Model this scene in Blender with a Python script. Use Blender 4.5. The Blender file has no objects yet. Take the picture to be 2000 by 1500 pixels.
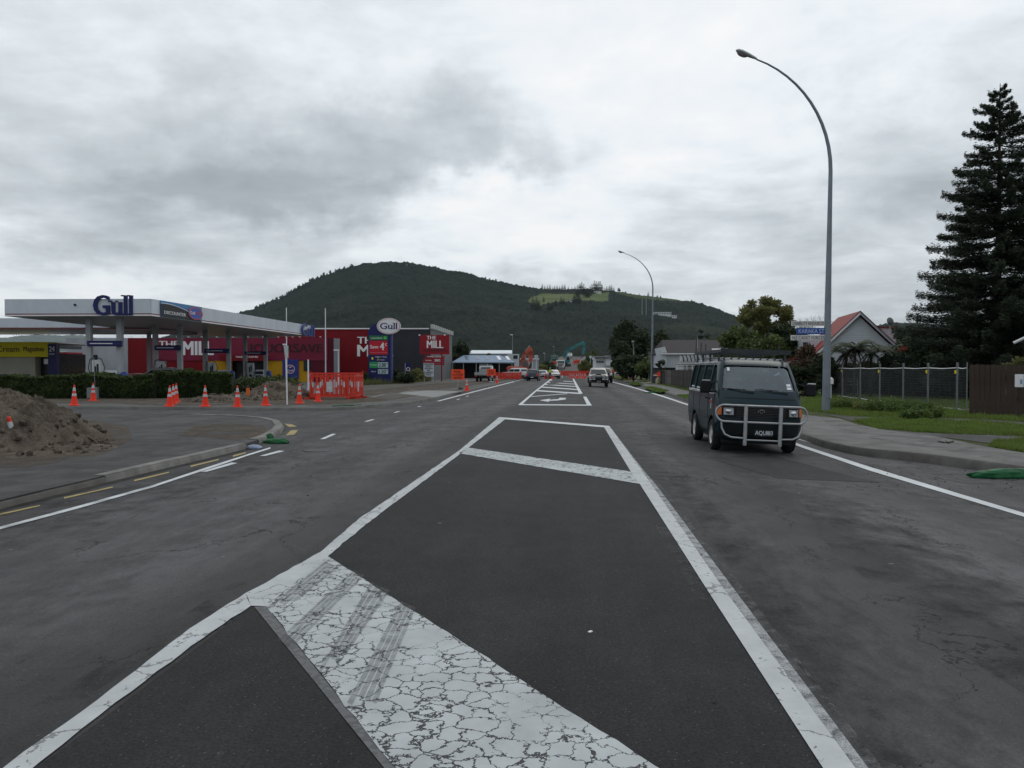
import bpy, bmesh, math, random
import numpy as np
from mathutils import Vector, Matrix, Euler

# ------------------------------------------------------------------ camera
SC = bpy.context.scene
COL = SC.collection
F = 1560.0                      # focal length in photo pixels (photo 2000 x 1500)
EYE = 1.65
YAW = math.radians(4.4)
PITCH = math.atan(30.0 / F)
cam_d = bpy.data.cameras.new('camera')
cam = bpy.data.objects.new('camera', cam_d)
COL.objects.link(cam)
cam_d.sensor_width = 36.0
cam_d.lens = 36.0 * F / 2000.0
cam_d.clip_start = 0.1
cam_d.clip_end = 40000
cam.location = (0, 0, EYE)
cam.rotation_euler = (math.pi / 2 - PITCH, 0, YAW)
SC.camera = cam
RM = Euler((math.pi / 2 - PITCH, 0, YAW)).to_matrix()
FWD = Vector((-math.sin(YAW), math.cos(YAW), 0))
RGT = Vector((math.cos(YAW), math.sin(YAW), 0))

def ray(px, py):
    return RM @ Vector(((px - 1000) / F, -(py - 750) / F, -1.0))

# ------------------------------------------------------------------ world
SC.view_settings.view_transform = 'Standard'
SC.view_settings.look = 'None'
SC.view_settings.exposure = 0.0
SC.view_settings.gamma = 1.0
SC.view_settings.use_curve_mapping = False
SUN_EL, SUN_AZ = 52.0, 25.0     # azimuth clockwise from +Y
W = bpy.data.worlds.new('World')
SC.world = W
W.use_nodes = True
wt = W.node_tree
wt.nodes.clear()
def wn(t, **k):
    n = wt.nodes.new(t)
    for a, b in k.items():
        setattr(n, a, b)
    return n
def wl(a, b):
    wt.links.new(a, b)
def wmath(op, a, b=None, clamp=False):
    n = wn('ShaderNodeMath', operation=op, use_clamp=clamp)
    for i, v in enumerate((a, b)):
        if v is None: continue
        if isinstance(v, (int, float)): n.inputs[i].default_value = v
        else: wl(v, n.inputs[i])
    return n.outputs[0]
sky = wn('ShaderNodeTexSky', sky_type='NISHITA')
sky.sun_disc = False
sky.sun_elevation = math.radians(SUN_EL)
sky.sun_rotation = math.radians(SUN_AZ)
tc = wn('ShaderNodeTexCoord')
D = tc.outputs['Generated']
sep = wn('ShaderNodeSeparateXYZ'); wl(D, sep.inputs[0])
zc = wmath('ADD', wmath('MAXIMUM', sep.outputs[2], 0.0), 0.16)
cx = wmath('DIVIDE', sep.outputs[0], zc)
cy = wmath('DIVIDE', sep.outputs[1], zc)
cmb = wn('ShaderNodeCombineXYZ'); wl(cx, cmb.inputs[0]); wl(cy, cmb.inputs[1])
def wnoise(scale, detail, rough, dist=0.0, off=0.0):
    n = wn('ShaderNodeTexNoise')
    mp = wn('ShaderNodeMapping'); mp.inputs['Location'].default_value = (off, off * 1.7, off * .3)
    wl(cmb.outputs[0], mp.inputs[0]); wl(mp.outputs[0], n.inputs['Vector'])
    n.inputs['Scale'].default_value = scale; n.inputs['Detail'].default_value = detail
    n.inputs['Roughness'].default_value = rough; n.inputs['Distortion'].default_value = dist
    return n.outputs['Fac']
n1 = wnoise(0.55, 7, .56, .35, 3.1)
n2 = wnoise(1.7, 7, .58, .3, 7.7)
n3 = wnoise(5.0, 6, .6, .2, 1.2)
# warped direction for soft, irregular cloud banks
nz = wn('ShaderNodeTexNoise'); wl(D, nz.inputs['Vector'])
nz.inputs['Scale'].default_value = 4.5; nz.inputs['Detail'].default_value = 6; nz.inputs['Roughness'].default_value = .6
sb = wn('ShaderNodeVectorMath', operation='SUBTRACT'); wl(nz.outputs['Color'], sb.inputs[0]); sb.inputs[1].default_value = (.5, .5, .5)
sc_ = wn('ShaderNodeVectorMath', operation='SCALE'); wl(sb.outputs[0], sc_.inputs[0]); sc_.inputs['Scale'].default_value = .22
ad = wn('ShaderNodeVectorMath', operation='ADD'); wl(D, ad.inputs[0]); wl(sc_.outputs[0], ad.inputs[1])
# a little vertical flattening of the banks: stretch z before measuring
def bank(px, py, rad, amp, flat=2.2):
    v = ray(px, py).normalized()
    d = wn('ShaderNodeVectorMath', operation='SUBTRACT'); wl(ad.outputs[0], d.inputs[0]); d.inputs[1].default_value = v
    m = wn('ShaderNodeVectorMath', operation='MULTIPLY'); wl(d.outputs[0], m.inputs[0]); m.inputs[1].default_value = (1, 1, flat)
    ln = wn('ShaderNodeVectorMath', operation='LENGTH'); wl(m.outputs[0], ln.inputs[0])
    mr = wn('ShaderNodeMapRange', interpolation_type='SMOOTHERSTEP'); wl(ln.outputs['Value'], mr.inputs[0])
    mr.inputs[1].default_value = rad; mr.inputs[2].default_value = 0.0
    mr.inputs[3].default_value = 0.0; mr.inputs[4].default_value = amp
    return mr.outputs[0]
acc = wmath('MULTIPLY', wmath('SUBTRACT', n1, .5), 1.15)
acc = wmath('ADD', acc, wmath('MULTIPLY', wmath('SUBTRACT', n2, .5), .85))
acc = wmath('ADD', acc, wmath('MULTIPLY', wmath('SUBTRACT', n3, .5), .30))
BANKS = [(790, 275, .22, -.23, 2.2), (640, 320, .26, -.14, 3.0), (1000, 330, .13, -.20, 3.2), (160, 340, .36, -.09, 2.4), (560, 370, .16, -.12, 3.0),
         (330, 420, .30, -.16, 3.0), (1560, 60, .50, .30, 1.4), (1180, 130, .28, .16, 1.5), (1750, 250, .22, -.10, 2.5), (1250, 310, .26, -.14, 3.2), (1480, 420, .3, -.08, 3.4), (250, 210, .25, -.08, 3), (960, 440, .26, .36, 2.2),
         (560, 480, .26, .20, 4.0), (330, 40, .32, .02, 1.6), (1750, 470, .42, -.16, 2.0), (1500, 560, .30, -.08, 2.5), (1300, 330, .2, .1, 2.0), (60, 560, .28, .18, 3.5),
         (60, 40, .35, .12, 1.5)]
for b in BANKS:
    acc = wmath('ADD', acc, bank(*b))
val = wmath('ADD', acc, .63)
ramp = wn('ShaderNodeValToRGB'); wl(val, ramp.inputs[0])
cr = ramp.color_ramp
cr.elements[0].position = .05; cr.elements[0].color = (.32, .345, .365, 1)
cr.elements[1].position = 1.0; cr.elements[1].color = (1.0, 1.0, 1.0, 1)
e = cr.elements.new(.36); e.color = (.43, .468, .495, 1)
e = cr.elements.new(.62); e.color = (.66, .71, .745, 1)
e = cr.elements.new(.82); e.color = (.88, .93, .96, 1)
gain = wn('ShaderNodeVectorMath', operation='SCALE'); wl(ramp.outputs[0], gain.inputs[0]); gain.inputs['Scale'].default_value = 10.0
mixn = wn('ShaderNodeMixRGB'); mixn.inputs[0].default_value = .93
wl(sky.outputs[0], mixn.inputs[1]); wl(gain.outputs[0], mixn.inputs[2])
bg = wn('ShaderNodeBackground'); bg.inputs['Strength'].default_value = 0.1
wl(mixn.outputs[0], bg.inputs['Color'])
wo = wn('ShaderNodeOutputWorld'); wl(bg.outputs[0], wo.inputs['Surface'])

sd = bpy.data.lights.new('sun', 'SUN'); sd.energy = 0.5; sd.angle = math.radians(30); sd.color = (1, .96, .9)
sun = bpy.data.objects.new('sun', sd); COL.objects.link(sun)
_v = Vector((math.sin(math.radians(SUN_AZ)) * math.cos(math.radians(SUN_EL)), math.cos(math.radians(SUN_AZ)) * math.cos(math.radians(SUN_EL)), math.sin(math.radians(SUN_EL))))
sun.rotation_euler = _v.to_track_quat('Z', 'Y').to_euler()

# ------------------------------------------------------------------ helpers
R = math.radians
rnd = random.Random(7)
nrg = np.random.default_rng(11)

def rz(x, y=0):
    if x > 1.3: return -0.035 * (min(x, 6.2) - 1.3)
    if x < -2.6: return -0.02 * (min(-x, 6.4) - 2.6)
    return 0.0
def G(px, py, z=None):
    """point of the ground under a photo pixel; z=None follows the road camber"""
    r = ray(px, py)
    zz = 0.0 if z is None else z
    for _ in range(8):
        t = (zz - EYE) / r.z
        p = Vector((r.x * t, r.y * t, zz))
        if z is not None: break
        zz = rz(p.x, p.y)
    return p
def P(px, py, d):
    r = ray(px, py)
    k = d / r.dot(FWD)
    return Vector((0, 0, EYE)) + r * k
def CB(px, d, z=0.0):
    """point above the ground seen at column px, at forward distance d"""
    p = P(px, 720, d)
    return Vector((p.x, p.y, z))
def ZZ(py, d):
    return P(1000, py, d).z
def LW(a, b, d):
    return (b - a) * d / F

def tag(o, label=None, cat=None, group=None, kind=None):
    if label: o['label'] = label
    if cat: o['category'] = cat
    if group: o['group'] = group
    if kind: o['kind'] = kind
    return o
def empty(name, loc, rot=0.0, label=None, cat=None, group=None):
    o = bpy.data.objects.new(name, None); COL.objects.link(o)
    o.empty_display_size = .2
    o.location = loc
    o.rotation_euler = (0, 0, rot) if isinstance(rot, (int, float)) else rot
    return tag(o, label, cat, group)
def link(name, me, parent=None, mat=None):
    o = bpy.data.objects.new(name, me); COL.objects.link(o)
    if mat is not None and not me.materials:
        for m in (mat if isinstance(mat, (list, tuple)) else [mat]): me.materials.append(m)
    if parent is not None: o.parent = parent
    return o
def copy_tree(o, parent=None):
    c = o.copy(); COL.objects.link(c)
    if parent is not None: c.parent = parent
    for ch in [x for x in KIDS.get(o, [])] if False else list(o.children):
        copy_tree(ch, c)
    return c
KIDS = {}

def fast_mesh(name, V, Fq, mat=None, smooth=False, attr=None):
    """V (n,3); Fq (m,k) equal sized faces"""
    V = np.asarray(V, dtype=np.float32); Fq = np.asarray(Fq, dtype=np.int32)
    me = bpy.data.meshes.new(name)
    k = Fq.shape[1]; m = len(Fq)
    me.vertices.add(len(V)); me.vertices.foreach_set('co', V.ravel())
    me.loops.add(m * k); me.loops.foreach_set('vertex_index', Fq.ravel())
    me.polygons.add(m)
    me.polygons.foreach_set('loop_start', np.arange(0, m * k, k, dtype=np.int32))
    me.polygons.foreach_set('loop_total', np.full(m, k, dtype=np.int32))
    me.polygons.foreach_set('use_smooth', np.full(m, smooth))
    if attr is not None:
        a = me.attributes.new('tone', 'FLOAT', 'POINT'); a.data.foreach_set('value', np.asarray(attr, dtype=np.float32))
    me.update(calc_edges=True); me.validate()
    if mat is not None: me.materials.append(mat)
    return me

class MB:
    """collects simple shapes into one mesh"""
    def __init__(s): s.v = []; s.f = []; s.m = []; s.cur = 0
    def mi(s, i): s.cur = i; return s
    def add(s, vs, fs):
        b = len(s.v); s.v += [tuple(v) for v in vs]; s.f += [tuple(i + b for i in f) for f in fs]; s.m += [s.cur] * len(fs)
        return s
    def box(s, x0, x1, y0, y1, z0, z1, M=None):
        vs = [Vector((x, y, z)) for x in (x0, x1) for y in (y0, y1) for z in (z0, z1)]
        if M is not None: vs = [M @ v for v in vs]
        return s.add(vs, [(0, 1, 3, 2), (4, 6, 7, 5), (0, 4, 5, 1), (2, 3, 7, 6), (0, 2, 6, 4), (1, 5, 7, 3)])
    def cbox(s, c, sx, sy, sz, rz_=0.0, M=None):
        m = Matrix.Translation(c) @ (Matrix.Rotation(rz_, 4, 'Z') if M is None else M)
        return s.box(-sx / 2, sx / 2, -sy / 2, sy / 2, -sz / 2, sz / 2, m)
    def quad(s, a, b, c, d): return s.add([a, b, c, d], [(0, 1, 2, 3)])
    def poly(s, pts): return s.add(pts, [tuple(range(len(pts)))])
    def tube(s, pts, r, n=8, caps=True):
        pts = [Vector(p) for p in pts]
        rs = r if isinstance(r, (list, tuple)) else [r] * len(pts)
        up = Vector((0, 0, 1)); vs = []
        for i, p in enumerate(pts):
            a = pts[max(i - 1, 0)]; b = pts[min(i + 1, len(pts) - 1)]
            t = (b - a); t = t.normalized() if t.length > 1e-9 else Vector((0, 0, 1))
            if i == 0:
                u = t.cross(up)
                if u.length < .05: u = t.cross(Vector((0, 1, 0)))
                u.normalize()
            else:
                u = u - t * u.dot(t); u.normalize()
            w = t.cross(u)
            for k in range(n):
                a_ = 2 * math.pi * k / n
                vs.append(p + (u * math.cos(a_) + w * math.sin(a_)) * rs[i])
        fs = []
        for i in range(len(pts) - 1):
            for k in range(n):
                k2 = (k + 1) % n
                fs.append((i * n + k, i * n + k2, (i + 1) * n + k2, (i + 1) * n + k))
        if caps:
            fs.append(tuple(reversed(range(n)))); fs.append(tuple(range((len(pts) - 1) * n, len(pts) * n)))
        return s.add(vs, fs)
    def lathe(s, prof, n=16, M=None):
        """prof: (radius, height) pairs round local z"""
        vs = []
        for r, h in prof:
            for k in range(n):
                a = 2 * math.pi * k / n
                v = Vector((r * math.cos(a), r * math.sin(a), h)); vs.append(M @ v if M is not None else v)
        fs = []
        for i in range(len(prof) - 1):
            for k in range(n):
                k2 = (k + 1) % n
                fs.append((i * n + k, i * n + k2, (i + 1) * n + k2, (i + 1) * n + k))
        fs.append(tuple(reversed(range(n)))); fs.append(tuple(range((len(prof) - 1) * n, len(prof) * n)))
        return s.add(vs, fs)
    def prism(s, pts, vec):
        """pts: planar polygon, pushed along vec"""
        n = len(pts); pts = [Vector(p) for p in pts]; vec = Vector(vec)
        fs = [tuple(range(n)), tuple(reversed(range(n, 2 * n)))]
        fs += [(i, i + n, (i + 1) % n + n, (i + 1) % n) for i in range(n)]
        return s.add(pts + [p + vec for p in pts], fs)
    def mesh(s, name, mat, smooth=None, recalc=True):
        me = bpy.data.meshes.new(name)
        me.from_pydata(s.v, [], s.f)
        for m in (mat if isinstance(mat, (list, tuple)) else [mat]): me.materials.append(m)
        if any(s.m): me.polygons.foreach_set('material_index', s.m)
        if recalc:
            bm = bmesh.new(); bm.from_mesh(me); bmesh.ops.recalc_face_normals(bm, faces=bm.faces); bm.to_mesh(me); bm.free()
        me.update()
        if smooth is not None:
            me.polygons.foreach_set('use_smooth', [True] * len(me.polygons))
            me.set_sharp_from_angle(angle=R(smooth))
        return me
    def build(s, name, mat, parent=None, smooth=None, loc=None, recalc=True, label=None):
        o = link(name, s.mesh(name, mat, smooth, recalc), parent)
        if loc is not None: o.location = loc
        if label: o['label'] = label
        return o
def bevel(o, w=.01, seg=1):
    m = o.modifiers.new('bevel', 'BEVEL'); m.width = w; m.segments = seg; m.limit_method = 'ANGLE'; m.angle_limit = R(40)
    return o

# ------------------------------------------------------------------ materials
MATS = {}
class NB:
    def __init__(s, m):
        s.t = m.node_tree; s.t.nodes.clear()
        s.o = s.n('ShaderNodeOutputMaterial'); s.b = s.n('ShaderNodeBsdfPrincipled'); s.l(s.b.outputs[0], s.o.inputs[0])
        s.tc = s.n('ShaderNodeTexCoord')
    def n(s, t, **k):
        x = s.t.nodes.new(t)
        for a, b in k.items(): setattr(x, a, b)
        return x
    def l(s, a, b): s.t.links.new(a, b)
    def vec(s, scale=(1, 1, 1), world=False, rot=0):
        m = s.n('ShaderNodeMapping'); m.inputs['Scale'].default_value = scale; m.inputs['Rotation'].default_value = (0, 0, rot)
        if world:
            g = s.n('ShaderNodeNewGeometry'); s.l(g.outputs['Position'], m.inputs[0])
        else: s.l(s.tc.outputs['Object'], m.inputs[0])
        return m.outputs[0]
    def noise(s, v, scale, det=4, rough=.55, dist=0):
        n = s.n('ShaderNodeTexNoise'); s.l(v, n.inputs['Vector']); n.inputs['Scale'].default_value = scale
        n.inputs['Detail'].default_value = det; n.inputs['Roughness'].default_value = rough; n.inputs['Distortion'].default_value = dist
        return n
    def ramp(s, f, stops):
        r = s.n('ShaderNodeValToRGB'); s.l(f, r.inputs[0]); c = r.color_ramp
        while len(c.elements) < len(stops): c.elements.new(.5)
        for e, (p, col) in zip(c.elements, stops):
            e.position = p; e.color = col if len(col) == 4 else (*col, 1)
        return r.outputs[0]
    def math(s, op, a, b=None, clamp=False):
        n = s.n('ShaderNodeMath', operation=op, use_clamp=clamp)
        for i, v in enumerate((a, b)):
            if v is None: continue
            if isinstance(v, (int, float)): n.inputs[i].default_value = v
            else: s.l(v, n.inputs[i])
        return n.outputs[0]
    def mix(s, f, a, b, mode='MIX'):
        n = s.n('ShaderNodeMixRGB', blend_type=mode)
        for i, v in enumerate((f, a, b)):
            if isinstance(v, (int, float)): n.inputs[i].default_value = v
            elif isinstance(v, tuple): n.inputs[i].default_value = v if len(v) == 4 else (*v, 1)
            else: s.l(v, n.inputs[i])
        return n.outputs[0]
    def bump(s, h, strength=.3, dist=.01):
        b = s.n('ShaderNodeBump'); s.l(h, b.inputs['Height']); b.inputs['Strength'].default_value = strength; b.inputs['Distance'].default_value = dist
        s.l(b.outputs[0], s.b.inputs['Normal'])
    def col(s, c):
        if isinstance(c, tuple): s.b.inputs['Base Color'].default_value = (*c, 1)
        else: s.l(c, s.b.inputs['Base Color'])
def newmat(name):
    m = bpy.data.materials.new(name); m.use_nodes = True; MATS[name] = m
    return m, NB(m)
def M(name, c=(.5, .5, .5), rough=.6, metal=0.0, var=.12, scale=6.0, dirt=0.0, bump=0.0, coat=0.0, spec=.28):
    if name in MATS: return MATS[name]
    m, b = newmat(name)
    n = b.noise(b.vec(), scale, 5, .6)
    lo = tuple(x * (1 - var) for x in c); hi = tuple(min(1, x * (1 + var)) for x in c)
    col = b.ramp(n.outputs['Fac'], [(.3, lo), (.7, hi)])
    if dirt > 0:
        n2 = b.noise(b.vec((1, 1, .35)), scale * .35, 6, .7)
        f = b.ramp(n2.outputs['Fac'], [(.45, (0, 0, 0)), (.75, (dirt,) * 3)])
        col = b.mix(f, col, (.09, .08, .07), 'MIX')
    b.col(col)
    b.b.inputs['Roughness'].default_value = rough; b.b.inputs['Metallic'].default_value = metal
    b.b.inputs['Coat Weight'].default_value = coat; b.b.inputs['Specular IOR Level'].default_value = spec
    if bump > 0: b.bump(b.noise(b.vec(), scale * 8, 4).outputs['Fac'], bump, .01)
    return m
def LEAF(name, dark, light, trans=.15):
    if name in MATS: return MATS[name]
    m, b = newmat(name)
    v = b.vec(world=True)
    n = b.noise(v, .9, 3); n2 = b.noise(v, 6.0, 2)
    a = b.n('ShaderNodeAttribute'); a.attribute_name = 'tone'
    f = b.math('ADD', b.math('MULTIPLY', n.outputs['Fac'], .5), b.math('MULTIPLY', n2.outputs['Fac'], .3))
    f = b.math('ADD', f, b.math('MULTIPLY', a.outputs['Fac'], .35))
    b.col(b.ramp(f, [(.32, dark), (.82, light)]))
    b.b.inputs['Roughness'].default_value = .6; b.b.inputs['Specular IOR Level'].default_value = .25
    if trans > 0:
        t = b.n('ShaderNodeBsdfTranslucent'); t.inputs[0].default_value = (*[min(1, x * 1.3) for x in light], 1)
        mx = b.n('ShaderNodeMixShader'); mx.inputs[0].default_value = trans
        b.l(b.b.outputs[0], mx.inputs[1]); b.l(t.outputs[0], mx.inputs[2]); b.l(mx.outputs[0], b.o.inputs[0])
    return m

def vnoise(x, y, seed=0, octaves=4, rough=.5):
    """value noise on numpy arrays, about -1..1"""
    tot = 0; amp = 1; nrm = 0
    for o in range(octaves):
        f = 2 ** o
        xi = np.floor(x * f).astype(np.int64); yi = np.floor(y * f).astype(np.int64)
        xf = x * f - xi; yf = y * f - yi
        def h(a, b):
            n = (a * 374761393 + b * 668265263 + (seed + o * 17) * 974634777) & 0xffffffff
            n = ((n ^ (n >> 13)) * 1274126177) & 0xffffffff
            return ((n ^ (n >> 16)) & 0xffff) / 32767.5 - 1
        u = xf * xf * (3 - 2 * xf); v = yf * yf * (3 - 2 * yf)
        a = h(xi, yi) * (1 - u) + h(xi + 1, yi) * u; b = h(xi, yi + 1) * (1 - u) + h(xi + 1, yi + 1) * u
        tot = tot + amp * (a * (1 - v) + b * v); nrm += amp; amp *= rough
    return tot / nrm

WHITE_PAINT = M('white_gloss_paint', (.72, .73, .74), .35, var=.04)
# asphalt -----------------------------------------------------------
def asphalt(name, c, patchy=.25, crack=0.0, streak=.2, speck=.25, mottle=.18, tracks=False):
    m, b = newmat(name)
    v = b.vec(world=True)
    fine = b.noise(v, 62, 4, .8); mid = b.noise(v, 1.3, 6, .62, .4)
    st = b.noise(b.vec((1.4, .09, 1), world=True), 1.0, 6, .6)
    blot = b.noise(v, .35, 5, .6)
    col = b.ramp(fine.outputs['Fac'], [(.25, tuple(x * (1 - speck) for x in c)), (.72, tuple(x * (1 + speck) for x in c))])
    f1 = b.ramp(mid.outputs['Fac'], [(.35, (1 - patchy,) * 3), (.66, (1 + patchy * .6,) * 3)])
    col = b.mix(1, col, f1, 'MULTIPLY')
    f2 = b.ramp(st.outputs['Fac'], [(.36, (1 - streak,) * 3), (.62, (1 + streak,) * 3)])
    col = b.mix(1, col, f2, 'MULTIPLY')
    crisp = b.noise(b.vec((1, .45, 1), world=True), 5.5, 9, .72, .3)
    col = b.mix(1, col, b.ramp(crisp.outputs['Fac'], [(.38, (1 - mottle,) * 3), (.52, (1,) * 3), (.66, (1 + mottle * .7,) * 3)]), 'MULTIPLY')
    if tracks:
        g = b.n('ShaderNodeNewGeometry'); sp = b.n('ShaderNodeSeparateXYZ'); b.l(g.outputs['Position'], sp.inputs[0])
        wx = b.math('ADD', sp.outputs[0], b.math('MULTIPLY', b.math('SUBTRACT', mid.outputs['Fac'], .5), 1.3))
        wx = b.math('ADD', wx, b.math('MULTIPLY', b.math('SUBTRACT', crisp.outputs['Fac'], .5), 1.2))
        u = b.math('DIVIDE', b.math('ADD', wx, 8.0), 16.0)
        tr = b.ramp(u, [((x + 8) / 16, (v_,) * 3) for x, v_ in [(-7, .85), (-6.1, .78), (-5.1, 1.14), (-4.2, .92), (-3.3, 1.10), (-2.5, .66), (1.2, .66), (2.0, .98), (2.8, .60), (3.7, 1.22), (4.7, .86), (5.6, 1.10), (7, .9)]])
        col = b.mix(1, col, tr, 'MULTIPLY')
    f3 = b.ramp(blot.outputs['Fac'], [(.38, (.82,) * 3), (.62, (1.16,) * 3)])
    col = b.mix(1, col, f3, 'MULTIPLY')
    # pale stones
    vo = b.n('ShaderNodeTexVoronoi'); vo.inputs['Scale'].default_value = 60; b.l(v, vo.inputs['Vector'])
    wn2 = b.n('ShaderNodeTexWhiteNoise'); b.l(vo.outputs['Color'], wn2.inputs[0])
    st2 = b.math('MULTIPLY', b.math('LESS_THAN', vo.outputs['Distance'], .22), b.math('GREATER_THAN', wn2.outputs['Value'], .93))
    col = b.mix(b.math('MULTIPLY', st2, .5), col, (.2, .2, .2))
    vo2 = b.n('ShaderNodeTexVoronoi'); vo2.inputs['Scale'].default_value = 1.1; b.l(v, vo2.inputs['Vector'])
    st3 = b.math('LESS_THAN', vo2.outputs['Distance'], .028)
    col = b.mix(b.math('MULTIPLY', st3, .45), col, (.22, .22, .22))
    h = fine.outputs['Fac']
    if crack > 0:
        dn = b.noise(v, 1.6, 5, .65); dv = b.n('ShaderNodeVectorMath', operation='SCALE'); b.l(dn.outputs['Color'], dv.inputs[0]); dv.inputs['Scale'].default_value = .9
        av = b.n('ShaderNodeVectorMath', operation='ADD'); b.l(b.vec((.75, .33, 1), world=True), av.inputs[0]); b.l(dv.outputs[0], av.inputs[1])
        vc = b.n('ShaderNodeTexVoronoi', feature='DISTANCE_TO_EDGE'); vc.inputs['Scale'].default_value = .9; b.l(av.outputs[0], vc.inputs['Vector'])
        msk = b.noise(v, .45, 3, .6)
        th = b.math('MULTIPLY', b.math('SUBTRACT', msk.outputs['Fac'], .46, True), .10)
        th = b.math('MULTIPLY', th, b.math('ADD', .4, b.noise(v, 9, 3).outputs['Fac']))
        ck = b.math('LESS_THAN', vc.outputs['Distance'], th)
        col = b.mix(b.math('MULTIPLY', ck, crack), col, (.012, .012, .013))
    b.col(col)
    b.b.inputs['Roughness'].default_value = .82; b.b.inputs['Specular IOR Level'].default_value = .22
    b.bump(h, .6, .006)
    return m
A_ROAD = asphalt('worn_asphalt', (.073, .070, .0725), .16, .85, .16, .4, .24, True)
A_ISL = asphalt('new_dark_asphalt', (.0200, .0208, .0222), .16, 0, .14, 1.0, .16)
A_PATCH = asphalt('patch_asphalt', (.036, .036, .039), .15, 0, .1)
A_PATH = asphalt('dirty_asphalt_path', (.062, .060, .059), .35, .5, .2)
A_YARD = asphalt('forecourt_asphalt', (.095, .092, .088), .3, .3, .1)
def paint(name, c, crack=0.0, wear=.35, cs=7.5, lo=.36):
    m, b = newmat(name)
    v = b.vec(world=True)
    n = b.noise(v, 2.2, 6, .65); n2 = b.noise(v, 26, 4, .6); n3 = b.noise(b.vec((5, .5, 1), world=True, rot=.35), 1.6, 3)
    col = b.ramp(n.outputs['Fac'], [(.3, tuple(x * .72 for x in c)), (.68, c)])
    col = b.mix(b.ramp(n3.outputs['Fac'], [(.5, (0, 0, 0)), (.8, (.25,) * 3)]), col, tuple(x * .6 for x in c))
    chips = b.math('GREATER_THAN', b.math('ADD', b.math('MULTIPLY', n2.outputs['Fac'], .6), b.math('MULTIPLY', n.outputs['Fac'], .4)), .74 - wear * .22)
    col = b.mix(b.math('MULTIPLY', chips, .8), col, (.06, .06, .062))
    if crack > 0:
        dn = b.noise(v, 5, 5, .7); dv = b.n('ShaderNodeVectorMath', operation='SCALE'); b.l(dn.outputs['Color'], dv.inputs[0]); dv.inputs['Scale'].default_value = .22
        av = b.n('ShaderNodeVectorMath', operation='ADD'); b.l(v, av.inputs[0]); b.l(dv.outputs[0], av.inputs[1])
        vc = b.n('ShaderNodeTexVoronoi', feature='DISTANCE_TO_EDGE'); vc.inputs['Scale'].default_value = cs; b.l(av.outputs[0], vc.inputs['Vector'])
        g = b.n('ShaderNodeNewGeometry'); sp = b.n('ShaderNodeSeparateXYZ'); b.l(g.outputs['Position'], sp.inputs[0])
        msk = b.noise(v, 1.5, 4, .6)
        th = b.math('MULTIPLY', b.math('SUBTRACT', msk.outputs['Fac'], lo, True), .36)
        th = b.math('MULTIPLY', th, b.math('ADD', .55, b.math('MULTIPLY', b.noise(v, 11, 2, .5).outputs['Fac'], .5)))
        th = b.math('MINIMUM', th, .038)
        ck = b.math('LESS_THAN', vc.outputs['Distance'], th)
        col = b.mix(b.math('MULTIPLY', ck, crack), col, (.016, .016, .018))
    b.col(col); b.b.inputs['Roughness'].default_value = .65
    b.bump(n2.outputs['Fac'], .25, .004)
    return m
P_WHITE = paint('road_paint_white', (.62, .645, .66), 0, .35)
P_CRACK = paint('road_paint_cracked', (.46, .49, .50), 1.0, .02)
P_LINE = paint('road_paint_line_cracked', (.50, .52, .53), .6, .55, 3.2, .45)
P_GREY = paint('road_paint_worn_grey', (.13, .13, .135), 0, 1.15)
P_FADE = paint('road_paint_fading', (.30, .31, .315), 0, .95)
P_YEL = paint('road_paint_yellow', (.36, .27, .085), 0, .6)
CONC = M('kerb_concrete', (.185, .18, .168), .85, var=.3, scale=2.5, dirt=.6, bump=.5)
CONC2 = M('path_concrete', (.150, .147, .142), .9, var=.3, scale=1.6, dirt=.5, bump=.5)
DRIVE = M('driveway_concrete', (.24, .24, .235), .9, var=.12, scale=.8, dirt=.3, bump=.3)
def soilmat(name, c1, c2, sc=2.0):
    m, b = newmat(name)
    v = b.vec(world=True); n = b.noise(v, sc, 8, .7, .5); n2 = b.noise(v, sc * 14, 4, .7)
    col = b.ramp(n.outputs['Fac'], [(.32, c1), (.68, c2)])
    col = b.mix(1, col, b.ramp(n2.outputs['Fac'], [(.3, (.6,) * 3), (.7, (1.25,) * 3)]), 'MULTIPLY')
    b.col(col); b.b.inputs['Roughness'].default_value = .95; b.b.inputs['Specular IOR Level'].default_value = .1
    b.bump(b.math('ADD', n2.outputs['Fac'], b.math('MULTIPLY', n.outputs['Fac'], 2)), .8, .05)
    return m
SOIL = soilmat('dug_soil', (.055, .045, .037), (.20, .165, .13))
DUST = soilmat('dusty_ground', (.07, .065, .058), (.15, .14, .125), .6)
GRASSG = soilmat('grass_ground', (.060, .055, .030), (.085, .12, .035), 1.6)
FARG = soilmat('far_ground', (.03, .042, .02), (.075, .085, .045), .03)
# ------------------------------------------------------------------ ground
def sheet(name, pts, mat, depth=0.0, kind='structure'):
    pts = [Vector(p) for p in pts]
    m = MB()
    if depth > 0: m.prism(pts, (0, 0, -depth))
    else: m.poly(pts)
    o = m.build(name, mat, recalc=depth > 0)
    if depth == 0 and o.data.polygons[0].normal.z < 0: o.data.flip_normals()
    o['kind'] = kind
    return o
n = 64
m = MB(); m.poly([(15500 * math.cos(2 * math.pi * i / n), 15500 * math.sin(2 * math.pi * i / n), -.6) for i in range(n)])
tag(m.build('ground', FARG), kind='structure')
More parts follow.
